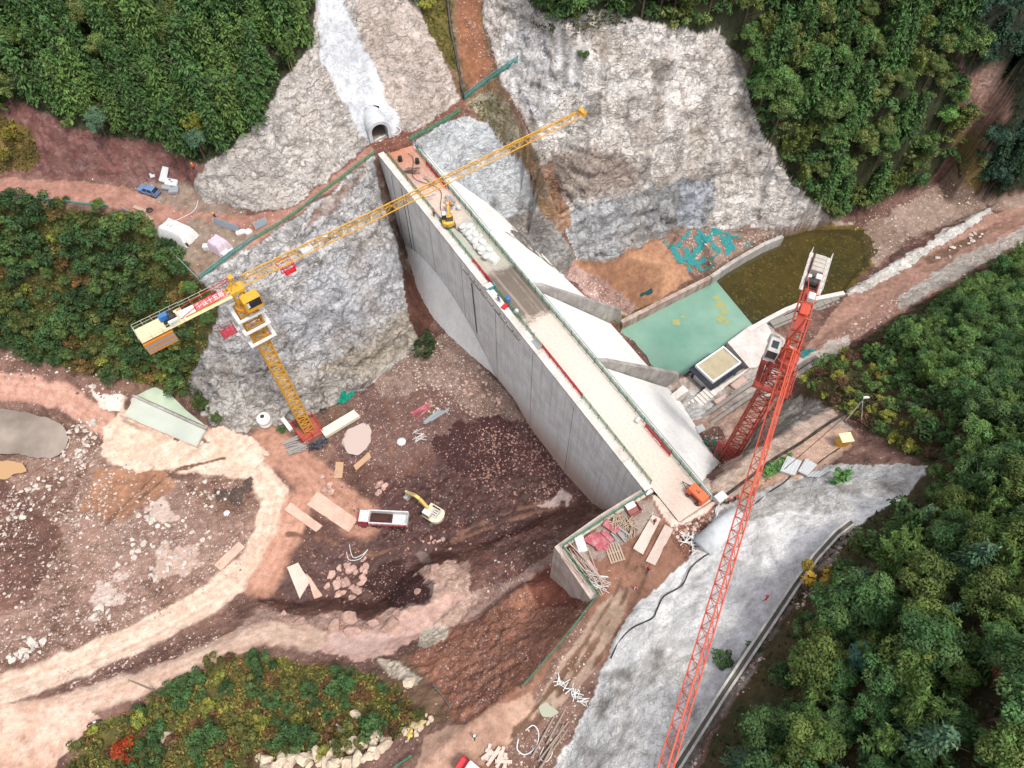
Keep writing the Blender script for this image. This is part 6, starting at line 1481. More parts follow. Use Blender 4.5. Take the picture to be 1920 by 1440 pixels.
for k, (q, lb) in enumerate((([(277,314),(286,313),(292,333),(283,335)], 'narrow white panel on the red bank above the blue car'), ([(306,314),(317,317),(312,345),(299,341)], 'large white panel leaning above the blue car'), ([(312,336),(335,341),(332,352),(310,349)], 'white board nearest the large leaning panel'), ([(306,350),(322,352),(320,359),(304,357)], 'small grey board beside the blue car'), ([(320,356),(337,353),(336,364),(318,366)], 'square grey board behind the blue car'))):
    quad(q, .12+.1*k, 'panel', PNL if k < 3 else GREY, lb, 'panel')
CORR = mat('corrugated', '#9fb0c0', .4, .3, dirt=.25)
def barrier(pa, pb, label, yel=False):
    a, b = G(*pa), G(*pb); t = thing('corrugated_barrier', (a+b)/2, label, 'barrier', rz=yaw(a, b)); L = (Vector(b.xy)-Vector(a.xy)).length
    mb = MB(); n = int(L/.35)
    mb.box((0,0,.75), (L,.06,1.4), M=Matrix.Rotation(math.radians(-18), 3, 'X')); mb.build('panel', CORR, t)
    for i in range(n): m2 = MB(); m2.box((-L/2+(i+.5)*L/n,-.04,.75),(.13,.10,1.42), M=Matrix.Rotation(math.radians(-18), 3, 'X')); m2.build('rib', STEEL, t)
    for s in (-1, 1): m2 = MB(); m2.bar((s*L/2,-.3,0),(s*L/2,.25,1.5),.05); m2.build('post', YEL if yel else STEEL, t)
barrier((404,418), (450,436), 'long blue grey corrugated barrier on the yard beside the dark clothed person'); barrier((479,430), (502,418), 'short blue grey corrugated barrier by the terrace fence', True)
mb = MB(); p = G(388,466); mb.cbox((p.x,p.y,p.z+.45),(1.1,1.0,1.0),.1); mb.solo('white_box', WHITE, 'small white box between the covered truck and the lilac stack', 'box')
mb = MB(); p = G(452,437); mb.cbox((p.x,p.y,p.z+.25),(1.8,1.0,.6),.2,.4); mb.solo('white_sack', TARP, 'white sack left of the short corrugated barrier', 'sack')
mb = MB(); p = G(466,436); mb.cbox((p.x,p.y,p.z+.25),(1.3,1.2,.6),.2,.9); mb.solo('white_sack', TARP, 'white sack touching the short corrugated barrier', 'sack')
def tyre(px, r, label, dz=.15):
    p = G(*px); mb = MB(); mb.lathe([(r*.55,0),(r,0.02),(r,.25),(r*.55,.27)], (p.x,p.y,p.z+dz-.1), 16); return mb.solo('tyre', TYRE if 'pale' not in label else PIPEW, label, 'tyre', smooth=True)
tyre((281,395), .6, 'tyre lying by the road edge near the bend'); tyre((266,1325), .55, 'tyre lying at the edge of the bushes by the lower road'); tyre((753,829), .9, 'large pale ring lying on the pit floor'); tyre((606,770), .7, 'black drum ring at the foot of the grey cliff'); tyre((426,963), .6, 'pale ring lying in the hollow of the gravel flat')
quad([(253,386),(276,395),(273,401),(250,391)], .15, 'plank', WOOD, 'pale plank beside the tyre at the road bend', 'plank'); quad([(274,402),(289,412),(285,417),(270,406)], .15, 'plank', WOOD, 'short plank below the tyre at the road bend', 'plank')
# water tank, cabinets, small boxes
p = G(499,793); tk = thing('water_tank', p, 'white round water tank at the foot of the grey cliff', 'tank')
mb = MB(); mb.lathe([(1.25,0),(1.35,.15),(1.35,.9),(1.3,.95),(1.35,1.0),(1.35,2.1),(1.1,2.45),(.45,2.6)], n=24); mb.build('body', mat('tank_white', '#e2e2dd', .4, dirt=.1), tk, True)
mb = MB(); mb.lathe([(.42,2.58),(.42,2.72),(.2,2.76)], n=16); mb.build('lid', BLACK, tk)
quad([(527,788),(534,785),(551,806),(544,811)], .5, 'white_cabinet', WHITE, 'narrow white cabinet lying between the tank and the crane base', 'cabinet')
p = G(1577,832); yk = thing('yellow_cabinet', p, 'yellow equipment cabinet with pale roof on the path by the bushes', 'cabinet', rz=.15)
mb = MB(); mb.cbox((0,0,1.0),(1.6,1.3,2.0),.06); mb.build('body', mat('cabinet_yellow', '#d2a238', .5, dirt=.25), yk)
mb = MB(); mb.cbox((0,0,2.06),(1.9,1.6,.14),.05); mb.build('roof', mat('cab_cream', '#e0d0a8', .6), yk); mb = MB(); mb.box((0,-.68,1.0),(.9,.05,1.5)); mb.build('door', mat('cabinet_door', '#b98a2c', .5), yk)
for k, (q, lb) in enumerate((([(1474,858),(1501,868),(1487,895),(1460,886)], 'ribbed white metal sheet, left of three on the path'), ([(1509,862),(1530,874),(1512,894),(1494,886)], 'ribbed white metal sheet, middle of three on the path'), ([(1520,886),(1558,883),(1535,896),(1510,896)], 'ribbed white metal sheet, right of three on the path'))):
    quad(q, .5-.15*k, 'metal_sheet', PNL, lb, 'sheet', ribs=4)
mb = MB(); p = P(1349,936,30); mb.cbox((p.x,p.y,p.z+.5),(1.7,1.3,1.1),.06,.6); mb.solo('white_box', WHITE, 'white equipment box at the near downstream corner of the dam', 'box')
quad([(1303,803),(1316,797),(1322,808),(1308,815)], .4, 'panel', PNL, 'white panel on the rubble at the foot of the orange crane', 'panel')
p = G(1088,1021); mb = MB(); mb.cbox((p.x,p.y,p.z+.35),(1.4,2.6,.7),.15,.25); mb.solo('white_trough', WHITE, 'white oblong trough beside the steel rods in the site yard', 'trough')
p = G(1187,958); tb = thing('tool_crate', p, 'open tool crate with white lid at the near corner of the site yard', 'crate', rz=.5)
mb = MB(); mb.box((0,0,.1),(1.9,1.5,.12)); [mb.box(c, d) for c, d in (((0,.75,.5),(1.9,.08,.8)),((0,-.75,.5),(1.9,.08,.8)),((.95,0,.5),(.08,1.5,.8)),((-.95,0,.5),(.08,1.5,.8)))]; mb.build('body', mat('crate_red', '#9a5a58', .7, dirt=.4), tb)
mb = MB(); mb.box((-.2,.6,.98),(1.5,.9,.06)); mb.build('lid', WHITE, tb)
def sticks(px, ang, n, L, spread, m, label, name, cat, r=.05, sz=.35, w=None, th=None):
    c = G(*px); mb = MB()
    for i in range(n):
        a = ang+random.gauss(0, spread); d = Vector((math.cos(a), math.sin(a), 0)); nrm = Vector((-math.sin(ang), math.cos(ang), 0))
        q = c+nrm*random.uniform(-1, 1)*(w or 1.2)+Vector((math.cos(ang), math.sin(ang), 0))*random.uniform(-.25, .25)*L+Vector((0,0,.12+random.random()*sz)); l = L*random.uniform(.6, 1)
        zt = random.uniform(-.12, .12)
        if th: mb.box(q, (l, th[0], th[1]), a)
        else: mb.bar(q-d*l/2-Vector((0,0,zt)), q+d*l/2+Vector((0,0,zt)), r)
    return mb.solo(name, m, label, cat)
a0 = yaw(P(1068,1035,30), P(1130,1110,30))
sticks((1095,1065), a0, 46, 6.5, .14, STR, 'long heap of thin steel rods along the wing wall fence', 'rod_pile', 'rods', .05, .5, 1.3)
sticks((1122,1092), a0+.5, 14, 3.2, .5, PIPEW, 'scatter of pale rods at the lower end of the rod heap', 'rod_pile', 'rods', .05, .4, .8)
sticks((1170,985), 1.1, 40, 2.6, .7, WOOD, 'untidy heap of pale timber offcuts in the site yard', 'timber_pile', 'timber', .07, .6, 1.6)
sticks((1135,1003), a0+.1, 12, 3.0, .15, REDP, 'stack of red formwork panels in the site yard', 'formwork_stack', 'formwork', w=2.6, th=(.7,.12), sz=.6)
sticks((1158,1000), a0, 10, 2.8, .12, mat('formwork_grey', '#8d8a88', .5, dirt=.4), 'stack of grey formwork rails beside the red panels', 'formwork_stack', 'formwork', w=1.0, th=(.25,.2), sz=.5)
p = G(1152,1036); pt = thing('pallet', p, 'wooden pallet lying apart in the site yard', 'pallet', rz=a0+1.2)
for k in range(6): mb = MB(); mb.box((-.95+k*.38,0,.22),(.25,2.9,.06)); mb.build('slat', WOOD, pt)
for y in (-1.3,0,1.3): mb = MB(); mb.box((0,y,.1),(2.2,.15,.18)); mb.build('bearer', WOOD, pt)
sticks((553,838), .35, 34, 3.4, .12, mat('grey_timber', '#8f8a86', .85, dirt=.4), 'stack of grey timber boards below the yellow crane', 'timber_pile', 'timber', w=1.6, th=(.28,.1), sz=.8)
drape([(578,835),(612,815),(620,828),(605,845),(580,850)], mat('black_sheet', '#2a2d38', .5, dirt=.3), 'crumpled black sheet over timber beside the yellow crane base', 'sheet', 'sheet', holes=-.9, lump=.9, step=.3, seed=31)
sticks((792,770), .75, 12, 4.2, .2, REDP, 'red and white planks strewn on the pit floor', 'plank_pile', 'planks', w=.9, th=(.25,.08), sz=.2)
sticks((820,778), .7, 10, 5.0, .1, GREY, 'bundle of long grey boards on the pit floor', 'plank_pile', 'planks', w=.6, th=(.3,.08), sz=.3)
sticks((785,815), .8, 10, 2.6, .4, PIPEW, 'pale planks and rods scattered on the pit floor', 'plank_pile', 'planks', .06, .2, 1.2)
sticks((763,308), 1.2, 16, 4.0, .5, mat('dark_rods', '#584840', .7), 'tangle of dark rods and pipes at the far end of the dam', 'rod_pile', 'rods', .07, 1.2, 1.0)
sticks((1300,1025), .6, 26, 2.2, .9, WHITE, 'heap of white and grey scrap beside the half buried pipe', 'scrap_heap', 'scrap', .09, .8, 1.6)
sticks((1075,1300), .9, 30, 1.6, 1.2, PIPEW, 'pale litter and scrap along the foot of the white slope', 'scrap_heap', 'scrap', .07, .3, 2.6)
sticks((935,1420), 1.2, 14, 2.2, .8, SLB, 'broken pale boards beside the bottom road', 'scrap_heap', 'scrap', w=1.8, th=(.4,.12), sz=.4)
sticks((1040,1375), .95, 6, 7.0, .08, mat('old_wood', '#8f7f72', .9), 'long weathered logs at the foot of the white slope', 'log_pile', 'logs', .14, .2, 1.0)
sticks((1340,845), .4, 24, 2.2, 1.2, mat('dark_scrap', '#6d5a50', .8), 'dark timber scrap in the pit by the orange crane', 'scrap_heap', 'scrap', .08, .6, 2.4)
sticks((1420,925), .75, 6, 3.0, .15, mat('dark_rods', '#584840', .7), 'thin dark rods lying on the path below the white sheets', 'rod_pile', 'rods', .04, .1, .6)
a, b = G(1318,1030), P(1385,965,31.5); d = (b-a).normalized()
mb = MB(); mb.tube([a+Vector((0,0,-.2)), a.lerp(b,.5)+Vector((0,0,.2)), b+Vector((0,0,.1))], [1.9,1.75,1.4], 20); mb.solo('culvert_pipe', concrete('culvert', '#c9ccce', '#b4b7b9', .3, False), 'large half buried concrete pipe at the foot of the white slope', 'pipe', None, True)
# things on the roadway of the dam
mb = MB(); q = P(922,541,29.7); mb.cbox((q.x,q.y,q.z+.55),(1.3,.9,1.1),.08,.6); mb.solo('generator', mat('gen_teal', '#4d8f95', .5), 'small teal generator by the upstream dam fence', 'generator')
mb = MB(); q = P(916,535,30.9); mb.box((q.x,q.y,30.85),(1.3,1.0,.08),.6); mb.solo('white_cover', WHITE, 'white cover board lying on the small generator', 'board')
mb = MB(); q = P(947,577,29.7); mb.cbox((q.x,q.y,q.z+.35),(1.3,.8,.7),.1,.9); mb.solo('tool_trolley', RED, 'small red tool trolley by the upstream dam fence', 'trolley')
for k, (q, lb) in enumerate((([(988,622),(1000,632),(994,637),(982,627)], 'white board lying across the upstream dam edge, upper one'), ([(1003,637),(1015,655),(1009,657),(996,641)], 'grey board lying across the upstream dam edge, lower one'))): quad(q, .25, 'board', WHITE if k == 0 else GREY, lb, 'board', z=29.8)
BAGM = mat('bag_white', '#bdbdb8', .8, dirt=.35, bump=.6, dirtcol=(.3,.3,.26)); bagm = None
for k in range(26):
    u = 60.2-(k//2)*.74+random.uniform(-.15,.15); v = 4.75+(.55 if k % 2 else -.55)+random.uniform(-.2,.2); z = 29.6+(.45 if k % 3 == 0 else 0)
    if bagm is None:
        mb = MB(); mb.lathe([(.15,-.55),(.42,-.42),(.5,0),(.42,.42),(.12,.58)], (0,0,.3), 10, Matrix.Rotation(math.pi/2, 3, 'X') @ Matrix.Diagonal((1.1,.75,1.25))); bagm = mb.mesh('bag', BAGM, True)
    o = link(bpy.data.objects.new('white_bag', bagm)); o.location = D(u, v, z); o.rotation_euler = (random.uniform(-.15,.15), random.uniform(-.15,.15), random.uniform(0, 6.3)); o.scale = (1.3,1.3,1.15)
    tag(o, 'bulging white bag in the heap beside the small excavator on the dam', 'bag', 'white bags heaped on the dam')
c = D(51.2, 4.7, 29.6); mb = MB(); draped(mb, 3.4, 2.0, .8, seed=5, n=16); o = mb.build('white_bundle', BAGM, None, True, c); o.rotation_euler.z = -.6; tag(o, 'large white wrapped bundle at the edge of the dark mud patch', 'bundle')
# poles and wires
p = G(290,1295); up = thing('utility_pole', p, 'leaning wooden utility pole between the two pale roads', 'pole')
mb = MB(); mb.bar((0,0,-.3),(-.3,.2,8.5),.16,8,.10); mb.build('shaft', WOOD, up); mb = MB(); mb.bar((-.9,-.2,7.9),(.4,.5,7.9),.06); mb.build('cross_arm', WOOD, up)
p = G(1585,790); up = thing('lamp_pole', p, 'slim white lamp pole with stays at the top of the path', 'pole')
mb = MB(); mb.bar((0,0,-.3),(0,0,7.0),.10,8,.07); mb.build('shaft', PIPEW, up); mb = MB(); mb.cbox((.4,.2,7.0),(.9,.35,.2),.06); mb.build('lamp_head', WHITE, up)
for e in ((-2.5,-1.2,.2),(1.8,-2.2,.2)): mb = MB(); mb.bar((0,0,6.5),e,.04); mb.build('stay', PIPEW, up)
top = p+Vector((0,0,6.8))
def sag(a, b, s, n=16): return [a.lerp(b, i/n)-Vector((0,0,4*s*(i/n)*(1-i/n))) for i in range(n+1)]
run('wire', sag(top, G(1700,790)+Vector((0,0,5)), .6), .045, BLACK, 'dark wire from the lamp pole into the right hand bushes', 'wire', 4)
run('wire', sag(top, P(1470,880,33), .8), .05, BLACK, 'dark wire from the lamp pole down along the path', 'wire', 4)

# clutter on the far half of the roadway
def onroad(u, v, z=29.75): return D(u, v, z)
def dsticks(u, v, ang, n, L, m, label, name, cat, w=.8, r=.05, th=None, sp=.25):
    c = D(u, v, 29.8); mb = MB(); a0_ = math.atan2(-UD.y, -UD.x)+ang
    for i in range(n):
        a = a0_+random.gauss(0, sp); d = Vector((math.cos(a), math.sin(a), 0)); q = c+Vector((random.uniform(-1,1)*w, random.uniform(-1,1)*w, random.random()*.35)); l = L*random.uniform(.6,1)
        if th: mb.box(q, (l, th[0], th[1]), a)
        else: mb.bar(q-d*l/2, q+d*l/2+Vector((0,0,random.uniform(-.1,.25))), r)
    return mb.solo(name, m, label, cat)
dsticks(79, 3.4, .9, 14, 3.2, mat('dark_rods', '#584840', .7), 'bundle of dark reinforcing rods across the red far end of the roadway', 'rod_pile', 'rods')
dsticks(75, 5.2, .2, 9, 3.0, WOOD, 'loose timbers beside the far parapet of the dam', 'timber_pile', 'timber', .6, th=(.2,.12))
dsticks(71, 3.0, 1.2, 8, 2.2, PIPEW, 'pale pipes lying on the red part of the roadway', 'pipe_pile', 'pipes')
dsticks(67.5, 5.4, .1, 10, 2.4, GREY, 'grey formwork boards on the roadway before the excavator', 'formwork_stack', 'formwork', .6, th=(.5,.1))
dsticks(62.5, 2.2, .1, 6, 1.8, WOOD, 'short planks by the upstream fence near the excavator', 'plank_pile', 'planks', .4, th=(.2,.08))
for k, (u, v, lb, mm) in enumerate(((83, 3.0, 'black barrel left of the pair at the far end of the dam', BLACK), (80.6, 5.6, 'dark machine drum at the far end of the dam', BLACK), (64.8, 6.0, 'white mixer drum beside the downstream fence', WHITE), (41, 2.0, 'blue drum by the upstream fence behind the generator', BLUE))):
    mb = MB(); mb.lathe([(.42,0),(.45,.05),(.42,.1),(.42,.5),(.45,.55),(.42,.6),(.42,1.05),(.38,1.1)], D(u, v, 29.65), 14); mb.solo('drum', mm, lb, 'drum', smooth=True)
for u, v, lb in ((38.2, 1.9, 'small white crate beside the tools on the dam'), (33.0, 1.9, 'small white crate near the start of the long red barrier'), (10, 6.4, 'small white crate beside the downstream fence near the compressor')):
    mb = MB(); p = D(u, v, 29.65); mb.cbox((p.x,p.y,p.z+.3),(.9,.6,.6),.05,.9); mb.solo('crate', WHITE, lb, 'crate')
run('hose', [D(u, 4.2+1.3*math.sin(u*.55), 29.9) for u in np.arange(84,66,-.8)], .06, BLACK, 'black hose snaking along the red far end of the roadway', 'hose', 6)
run('hose', [D(u, 3.6+.6*math.sin(u*.8), 29.8) for u in np.arange(66,58,-.8)], .05, BLACK, 'black hose trailing behind the small excavator', 'hose', 6)
# floating weed on the green pool
ALG = mat('algae', '#8f9560', .9, dirt=.3)
for k, (px_, py_, r_) in enumerate(((1268,604,1.0),(1350,572,1.3),(1358,585,1.0),(1352,598,1.1),(1280,594,.5),(1344,558,.8),(1362,604,.7))):
    c = P(px_, py_, 2.955); mb = MB(); n = 18
    pts = [Vector((c.x+r_*(1+.45*float(perlin(np.array(math.cos(a)*1.5+k*3), np.array(math.sin(a)*1.5), np.array(.3))))*math.cos(a), c.y+r_*.8*(1+.45*float(perlin(np.array(math.cos(a)*1.5), np.array(math.sin(a)*1.5+k*5), np.array(.7))))*math.sin(a), 2.945)) for a in [6.283*i/n for i in range(n)]]
    mb.add(pts+[p+Vector((0,0,.02)) for p in pts], [tuple(range(n-1,-1,-1)), tuple(range(n,2*n))]+[(i,(i+1) % n,n+(i+1) % n,n+i) for i in range(n)])
    mb.solo('weed_patch', ALG, 'yellow green floating weed patch on the green pool', 'weed', 'floating weed patches on the green pool')
# ------------------------------------------------------------------ boulders and rubble
def rockmesh(seed):
    bm = bmesh.new(); bmesh.ops.create_icosphere(bm, subdivisions=2, radius=1); r = random.Random(seed)
    pl_ = []
    for k in range(9):
        n = Vector((r.gauss(0,1), r.gauss(0,1), r.gauss(0,1))).normalized(); pl_.append((n, r.uniform(.5,.85)))
    for v in bm.verts:
        for n, d in pl_:
            e = v.co.dot(n)-d
            if e > 0: v.co -= n*e
        v.co *= 1+.10*float(perlin(np.array(v.co.x*2+seed), np.array(v.co.y*2), np.array(v.co.z*2)))
        v.co.z *= .75
    me = bpy.data.meshes.new('rock'); bm.to_mesh(me); bm.free(); me.materials.append(ROCKM); return me
def rock_mat():
    m, t = nt('boulder'); oi = N(t, 'ShaderNodeObjectInfo'); co = N(t, 'ShaderNodeTexCoord').outputs['Object']
    n1 = noise(t, co, 1.6, 6, .65); c = mix(t, 1.0, oi.outputs['Color'], ramp(t, n1, [(.3,.55),(.7,1.2)]), 'MULTIPLY')
    b = N(t, 'ShaderNodeBsdfPrincipled', inp={'Roughness': .9, 'Specular IOR Level': .2}); lk(t, c, b.inputs['Base Color'])
    bp = N(t, 'ShaderNodeBump', inp={'Strength': .6, 'Distance': .2}); lk(t, n1, bp.inputs['Height']); lk(t, bp.outputs[0], b.inputs['Normal']); out(t, b.outputs[0]); return m
ROCKM = rock_mat(); RM = [rockmesh(k) for k in range(8)]
def place_rock(p, s, col, label, group):
    o = link(bpy.data.objects.new('boulder', random.choice(RM))); o.location = p+Vector((0,0,s*.25)); sq = random.uniform(.7, 1.1)
    o.scale = (s*random.uniform(.9,1.4), s*sq, s*random.uniform(.6,.95)); o.rotation_euler = (random.uniform(-.3,.3), random.uniform(-.3,.3), random.uniform(0,6.3))
    k = random.uniform(.8,1.15); o.color = (*[float(q)*k for q in col], 1); return tag(o, label, 'boulder', group)
def inside(poly, n):
    xs = [p[0] for p in poly]; ys = [p[1] for p in poly]; r = []
    while len(r) < n:
        q = (random.uniform(min(xs), max(xs)), random.uniform(min(ys), max(ys)))
        if inpoly(np.array(q[0]), np.array(q[1]), poly): r.append(q)
    return r
PALEK = lin('#cfc3b9', .8); PINK = lin('#c9a598', .75); BEI = lin('#d2bea6', .75)
for poly, n, s0, s1, col, lb in (
 ([(125,800),(175,775),(180,830),(165,865),(120,872),(112,850)], 26, .3, .75, PALEK, 'pale boulder in the bank on the right side of the muddy pond'),
 ([(112,872),(160,870),(100,920),(60,960),(20,1000),(0,985),(50,910)], 22, .25, .7, PALEK, 'pale boulder in the line running down left from the muddy pond'),
 ([(255,965),(350,955),(400,1000),(370,1060),(290,1095),(215,1060)], 52, .25, .7, PALEK, 'pale boulder in the wide scatter on the middle of the gravel flat'),
 ([(360,880),(450,890),(430,950),(390,1000),(340,960)], 16, .25, .6, PALEK, 'pale boulder around the hollow inside the road bend'),
 ([(8,1238),(75,1190),(85,1208),(30,1252)], 14, .4, .95, PALEK, 'pale boulder in the heap above the left end of the pale road'),
 ([(165,1140),(208,1135),(212,1162),(172,1168)], 9, .35, .8, PALEK, 'pale boulder in the small cluster above the pale road'),
 ([(606,1085),(640,1055),(685,1045),(700,1075),(680,1110),(650,1130),(612,1105)], 34, .4, .95, PINK, 'pinkish boulder in the heap on the lower pit floor'),
 ([(603,885),(632,880),(634,920),(608,925)], 8, .4, .8, PINK, 'pinkish boulder beside the road down into the pit'),
 ([(700,905),(725,902),(728,925),(705,930)], 6, .4, .8, PINK, 'pinkish boulder in the small group above the dump truck'),
 ([(860,700),(900,690),(950,740),(950,765),(890,770),(850,740)], 24, .25, .65, PINK, 'pinkish boulder in the rubble at the foot of the dam wall'),
 ([(790,1010),(830,1000),(845,1030),(800,1035)], 12, .25, .5, PINK, 'pinkish boulder in the group below the pit excavator'),
 ([(484,1420),(560,1409),(640,1397),(720,1380),(742,1392),(700,1424),(600,1444),(484,1452)], 52, .65, 1.2, BEI, 'beige boulder in the stone bank along the bottom edge'),
 ([(742,1385),(790,1345),(812,1330),(818,1345),(770,1392)], 16, .3, .6, BEI, 'beige boulder at the right end of the bottom stone bank'),
 ([(1742,488),(1835,432),(1848,440),(1765,494)], 14, .3, .6, PALEK, 'pale boulder in the little stream at the right')):
    for q in inside(poly, n): place_rock(G(*q), random.uniform(s0, s1), col, lb, lb.replace('boulder', 'boulders'))
for q, s, col, lb in (((211,707),1.7,lin('#9c8275',.8),'big brown boulder at the foot of the bushy slope'), ((313,1388),1.3,BEI,'big beige boulder in the bottom bushes by the red shrub'), ((174,725),.8,PALEK,'pale boulder above the dirt road at the left'), ((668,1340),1.0,BEI,'flat beige boulder on the grassy bottom hill'), ((768,1283),1.1,BEI,'rounded beige boulder on the bare tip of the bottom hill'), ((640,1370),.9,PALEK,'white boulder on the grass above the stone bank'), ((1700,1118),.1,PALEK,'')):
    pass
for q in ((704,1166),(745,1150),(652,1158),(618,1150),(560,1172),(790,1112),(812,1072),(738,1172),(632,1176),(528,1150),(500,1162),(668,1182)):
    place_rock(G(q[0]+random.uniform(-8,8), q[1]+random.uniform(-5,5), -.35), random.choice((.8,1.2,1.7,2.3)), lin('#b8978a', .75), 'broad pinkish ledge rock along the broken lip of the pit', 'ledge rocks along the lip of the pit')
for q, s, col, lb in (((211,707),1.7,lin('#9c8275',.8),'big brown boulder at the foot of the bushy slope'), ((313,1388),1.3,BEI,'big beige boulder in the bottom bushes by the red shrub'), ((174,725),.8,PALEK,'pale boulder above the dirt road at the left'), ((668,1340),1.0,BEI,'flat beige boulder on the grassy bottom hill'), ((768,1283),1.1,BEI,'rounded beige boulder on the bare tip of the bottom hill'), ((640,1370),.9,PALEK,'white boulder on the grass above the stone bank')):
    if lb: place_rock(G(*q), s, col, lb, None)
def rubble():
    mb_v = []; mb_f = []; cols = []
    base = [(0,0,.6),(1,0,0),(.3,.95,0),(-.8,.6,0),(-.8,-.6,0),(.3,-.95,0)]; fs = [(0,1,2),(0,2,3),(0,3,4),(0,4,5),(0,5,1)]
    def put(poly, n, s0, s1, ca, cb):
        for q in inside(poly, n):
            p = G2(*q)
            if p is None or float(fbm(np.array(p[0]*.16), np.array(p[1]*.16), np.array(.5), 3))+random.random()*.9 < .25: continue
            s = s0+(s1-s0)*random.random()**2.5; a = random.uniform(0, 6.3); c, d = math.cos(a)*s, math.sin(a)*s; k = len(mb_v); sx = random.uniform(.6,1.3)
            for x, y, z in base:
                x *= sx*random.uniform(.75,1.2); y *= random.uniform(.75,1.2); mb_v.append((p[0]+x*c-y*d, p[1]+x*d+y*c, p[2]+z*s*random.uniform(.6,1.3)-.02))
            for f in fs: mb_f.append(tuple(i+k for i in f))
            t = random.random(); g = random.uniform(.75,1.15); col = (ca+(cb-ca)*t)*g; cols.extend([(*[float(x) for x in col], 1)]*6)
    W1, W2 = lin('#cabcb1', .8), lin('#8d766b', .8); R1_, R2_ = lin('#b08a7e', .75), lin('#6a4742', .75)
    put([(0,870),(200,850),(420,880),(480,960),(460,1060),(300,1160),(60,1240),(0,1240)], 5200, .07, .34, W1, W2)
    put([(110,790),(190,780),(180,870),(60,980),(0,1020),(0,930),(110,880)], 700, .12, .5, W1, W2)
    put([(640,770),(720,700),(850,640),(960,750),(1100,930),(1090,980),(900,1030),(700,1010),(620,900)], 4800, .06, .28, R1_, R2_)
    put([(860,800),(1000,800),(1070,900),(1000,960),(880,900)], 1500, .07, .32, lin('#8f6a60',.75), lin('#a58a7d',.75))
    put([(700,700),(850,620),(950,740),(880,790),(760,770)], 1300, .10, .36, W1, W2)
    put([(560,1020),(780,1010),(760,1090),(690,1140),(560,1130)], 700, .08, .3, R1_, R2_)
    put([(820,1190),(970,1110),(1110,1120),(1050,1210),(980,1290),(880,1340),(830,1280)], 2000, .07, .26, R1_, R2_)
    put([(850,1180),(1040,1060),(1045,1000),(940,1040),(840,1110)], 500, .08, .3, W1, R2_)
    put([(1000,1300),(1090,1180),(1120,1190),(1075,1350),(1030,1440),(960,1440)], 450, .06, .22, W1, R1_)
    put([(1250,990),(1330,965),(1350,960),(1330,1030),(1290,1050)], 350, .1, .4, W1, R1_)
    put([(1270,440),(1400,430),(1470,440),(1330,505)], 500, .1, .36, W1, W2); put([(1060,510),(1120,530),(1190,580),(1160,590)], 400, .1, .4, R1_, W1)
    put([(1600,420),(1780,340),(1850,380),(1700,450),(1640,490)], 900, .1, .36, W1, W2); put([(1500,690),(1600,600),(1900,440),(1900,460),(1600,640)], 500, .1, .4, W1, R1_)
    put([(1300,820),(1360,810),(1375,870),(1330,880)], 400, .1, .4, W1, R2_); put([(1400,900),(1560,800),(1600,830),(1440,925)], 350, .06, .25, W1, R1_)
    put([(0,640),(330,740),(250,760),(0,710)], 500, .08, .4, W1, R2_); put([(740,250),(860,190),(860,210),(760,265)], 200, .1, .35, R1_, R2_); put([(870,20),(910,60),(930,130),(890,170)], 350, .1, .35, R1_, W2)
    put([(1570,1010),(1480,1110),(1400,1240),(1290,1440),(1310,1440),(1440,1230),(1600,1000)], 600, .1, .35, W1, R1_); put([(190,870),(240,910),(150,1010),(100,980)], 250, .1, .4, W1, W2)
    put([(100,1260),(420,1175),(420,1200),(120,1310)], 400, .08, .3, R1_, W1); put([(280,360),(700,290),(690,300),(520,420),(430,470),(330,480)], 400, .06, .25, W1, R1_)
    put([(1333,528),(1400,490),(1466,456),(1560,436),(1612,440),(1620,498),(1575,545),(1500,560),(1408,606)], 2200, .12, .5, lin('#b09c62',.75), lin('#5a5a38',.7))
    me = bpy.data.meshes.new('rubble'); me.from_pydata(mb_v, [], mb_f); at = me.attributes.new('tint', 'FLOAT_COLOR', 'POINT'); at.data.foreach_set('color', np.array(cols, np.float32).ravel()); me.materials.append(leafmat('stone_bits', 0)); me.update()
    o = link(bpy.data.objects.new('rubble', me)); tag(o, 'small broken stones strewn over the pit and flats', None, None, 'stuff')
# quick ground lookup from pixels: nearest terrain vertex rendered on a coarse screen grid, front-most kept
_qx, _qy = pix(VX, VY, VZ); _ok = (_qx > -120) & (_qx < 2040) & (_qy > -120) & (_qy < 1560)
_gi = np.clip(((_qx[_ok]+120)/4).astype(int), 0, 539); _gj = np.clip(((_qy[_ok]+120)/4).astype(int), 0, 419)
_dist = (VX[_ok]**2+VY[_ok]**2+(VZ[_ok]-HC)**2); _o = np.argsort(-_dist); GRID = np.full((420, 540, 3), np.nan); GRID[_gj[_o], _gi[_o]] = np.stack([VX[_ok][_o], VY[_ok][_o], VZ[_ok][_o]], -1)
def G2(px, py):
    i = int((px+120)/4); j = int((py+120)/4)
    if not (0 <= i < 540 and 0 <= j < 420): return None
    g = GRID[j, i]
    if np.isnan(g[0]): return None
    x, y = g[0]+random.uniform(-.25,.25), g[1]+random.uniform(-.25,.25); return (x, y, height(x, y))
rubble()
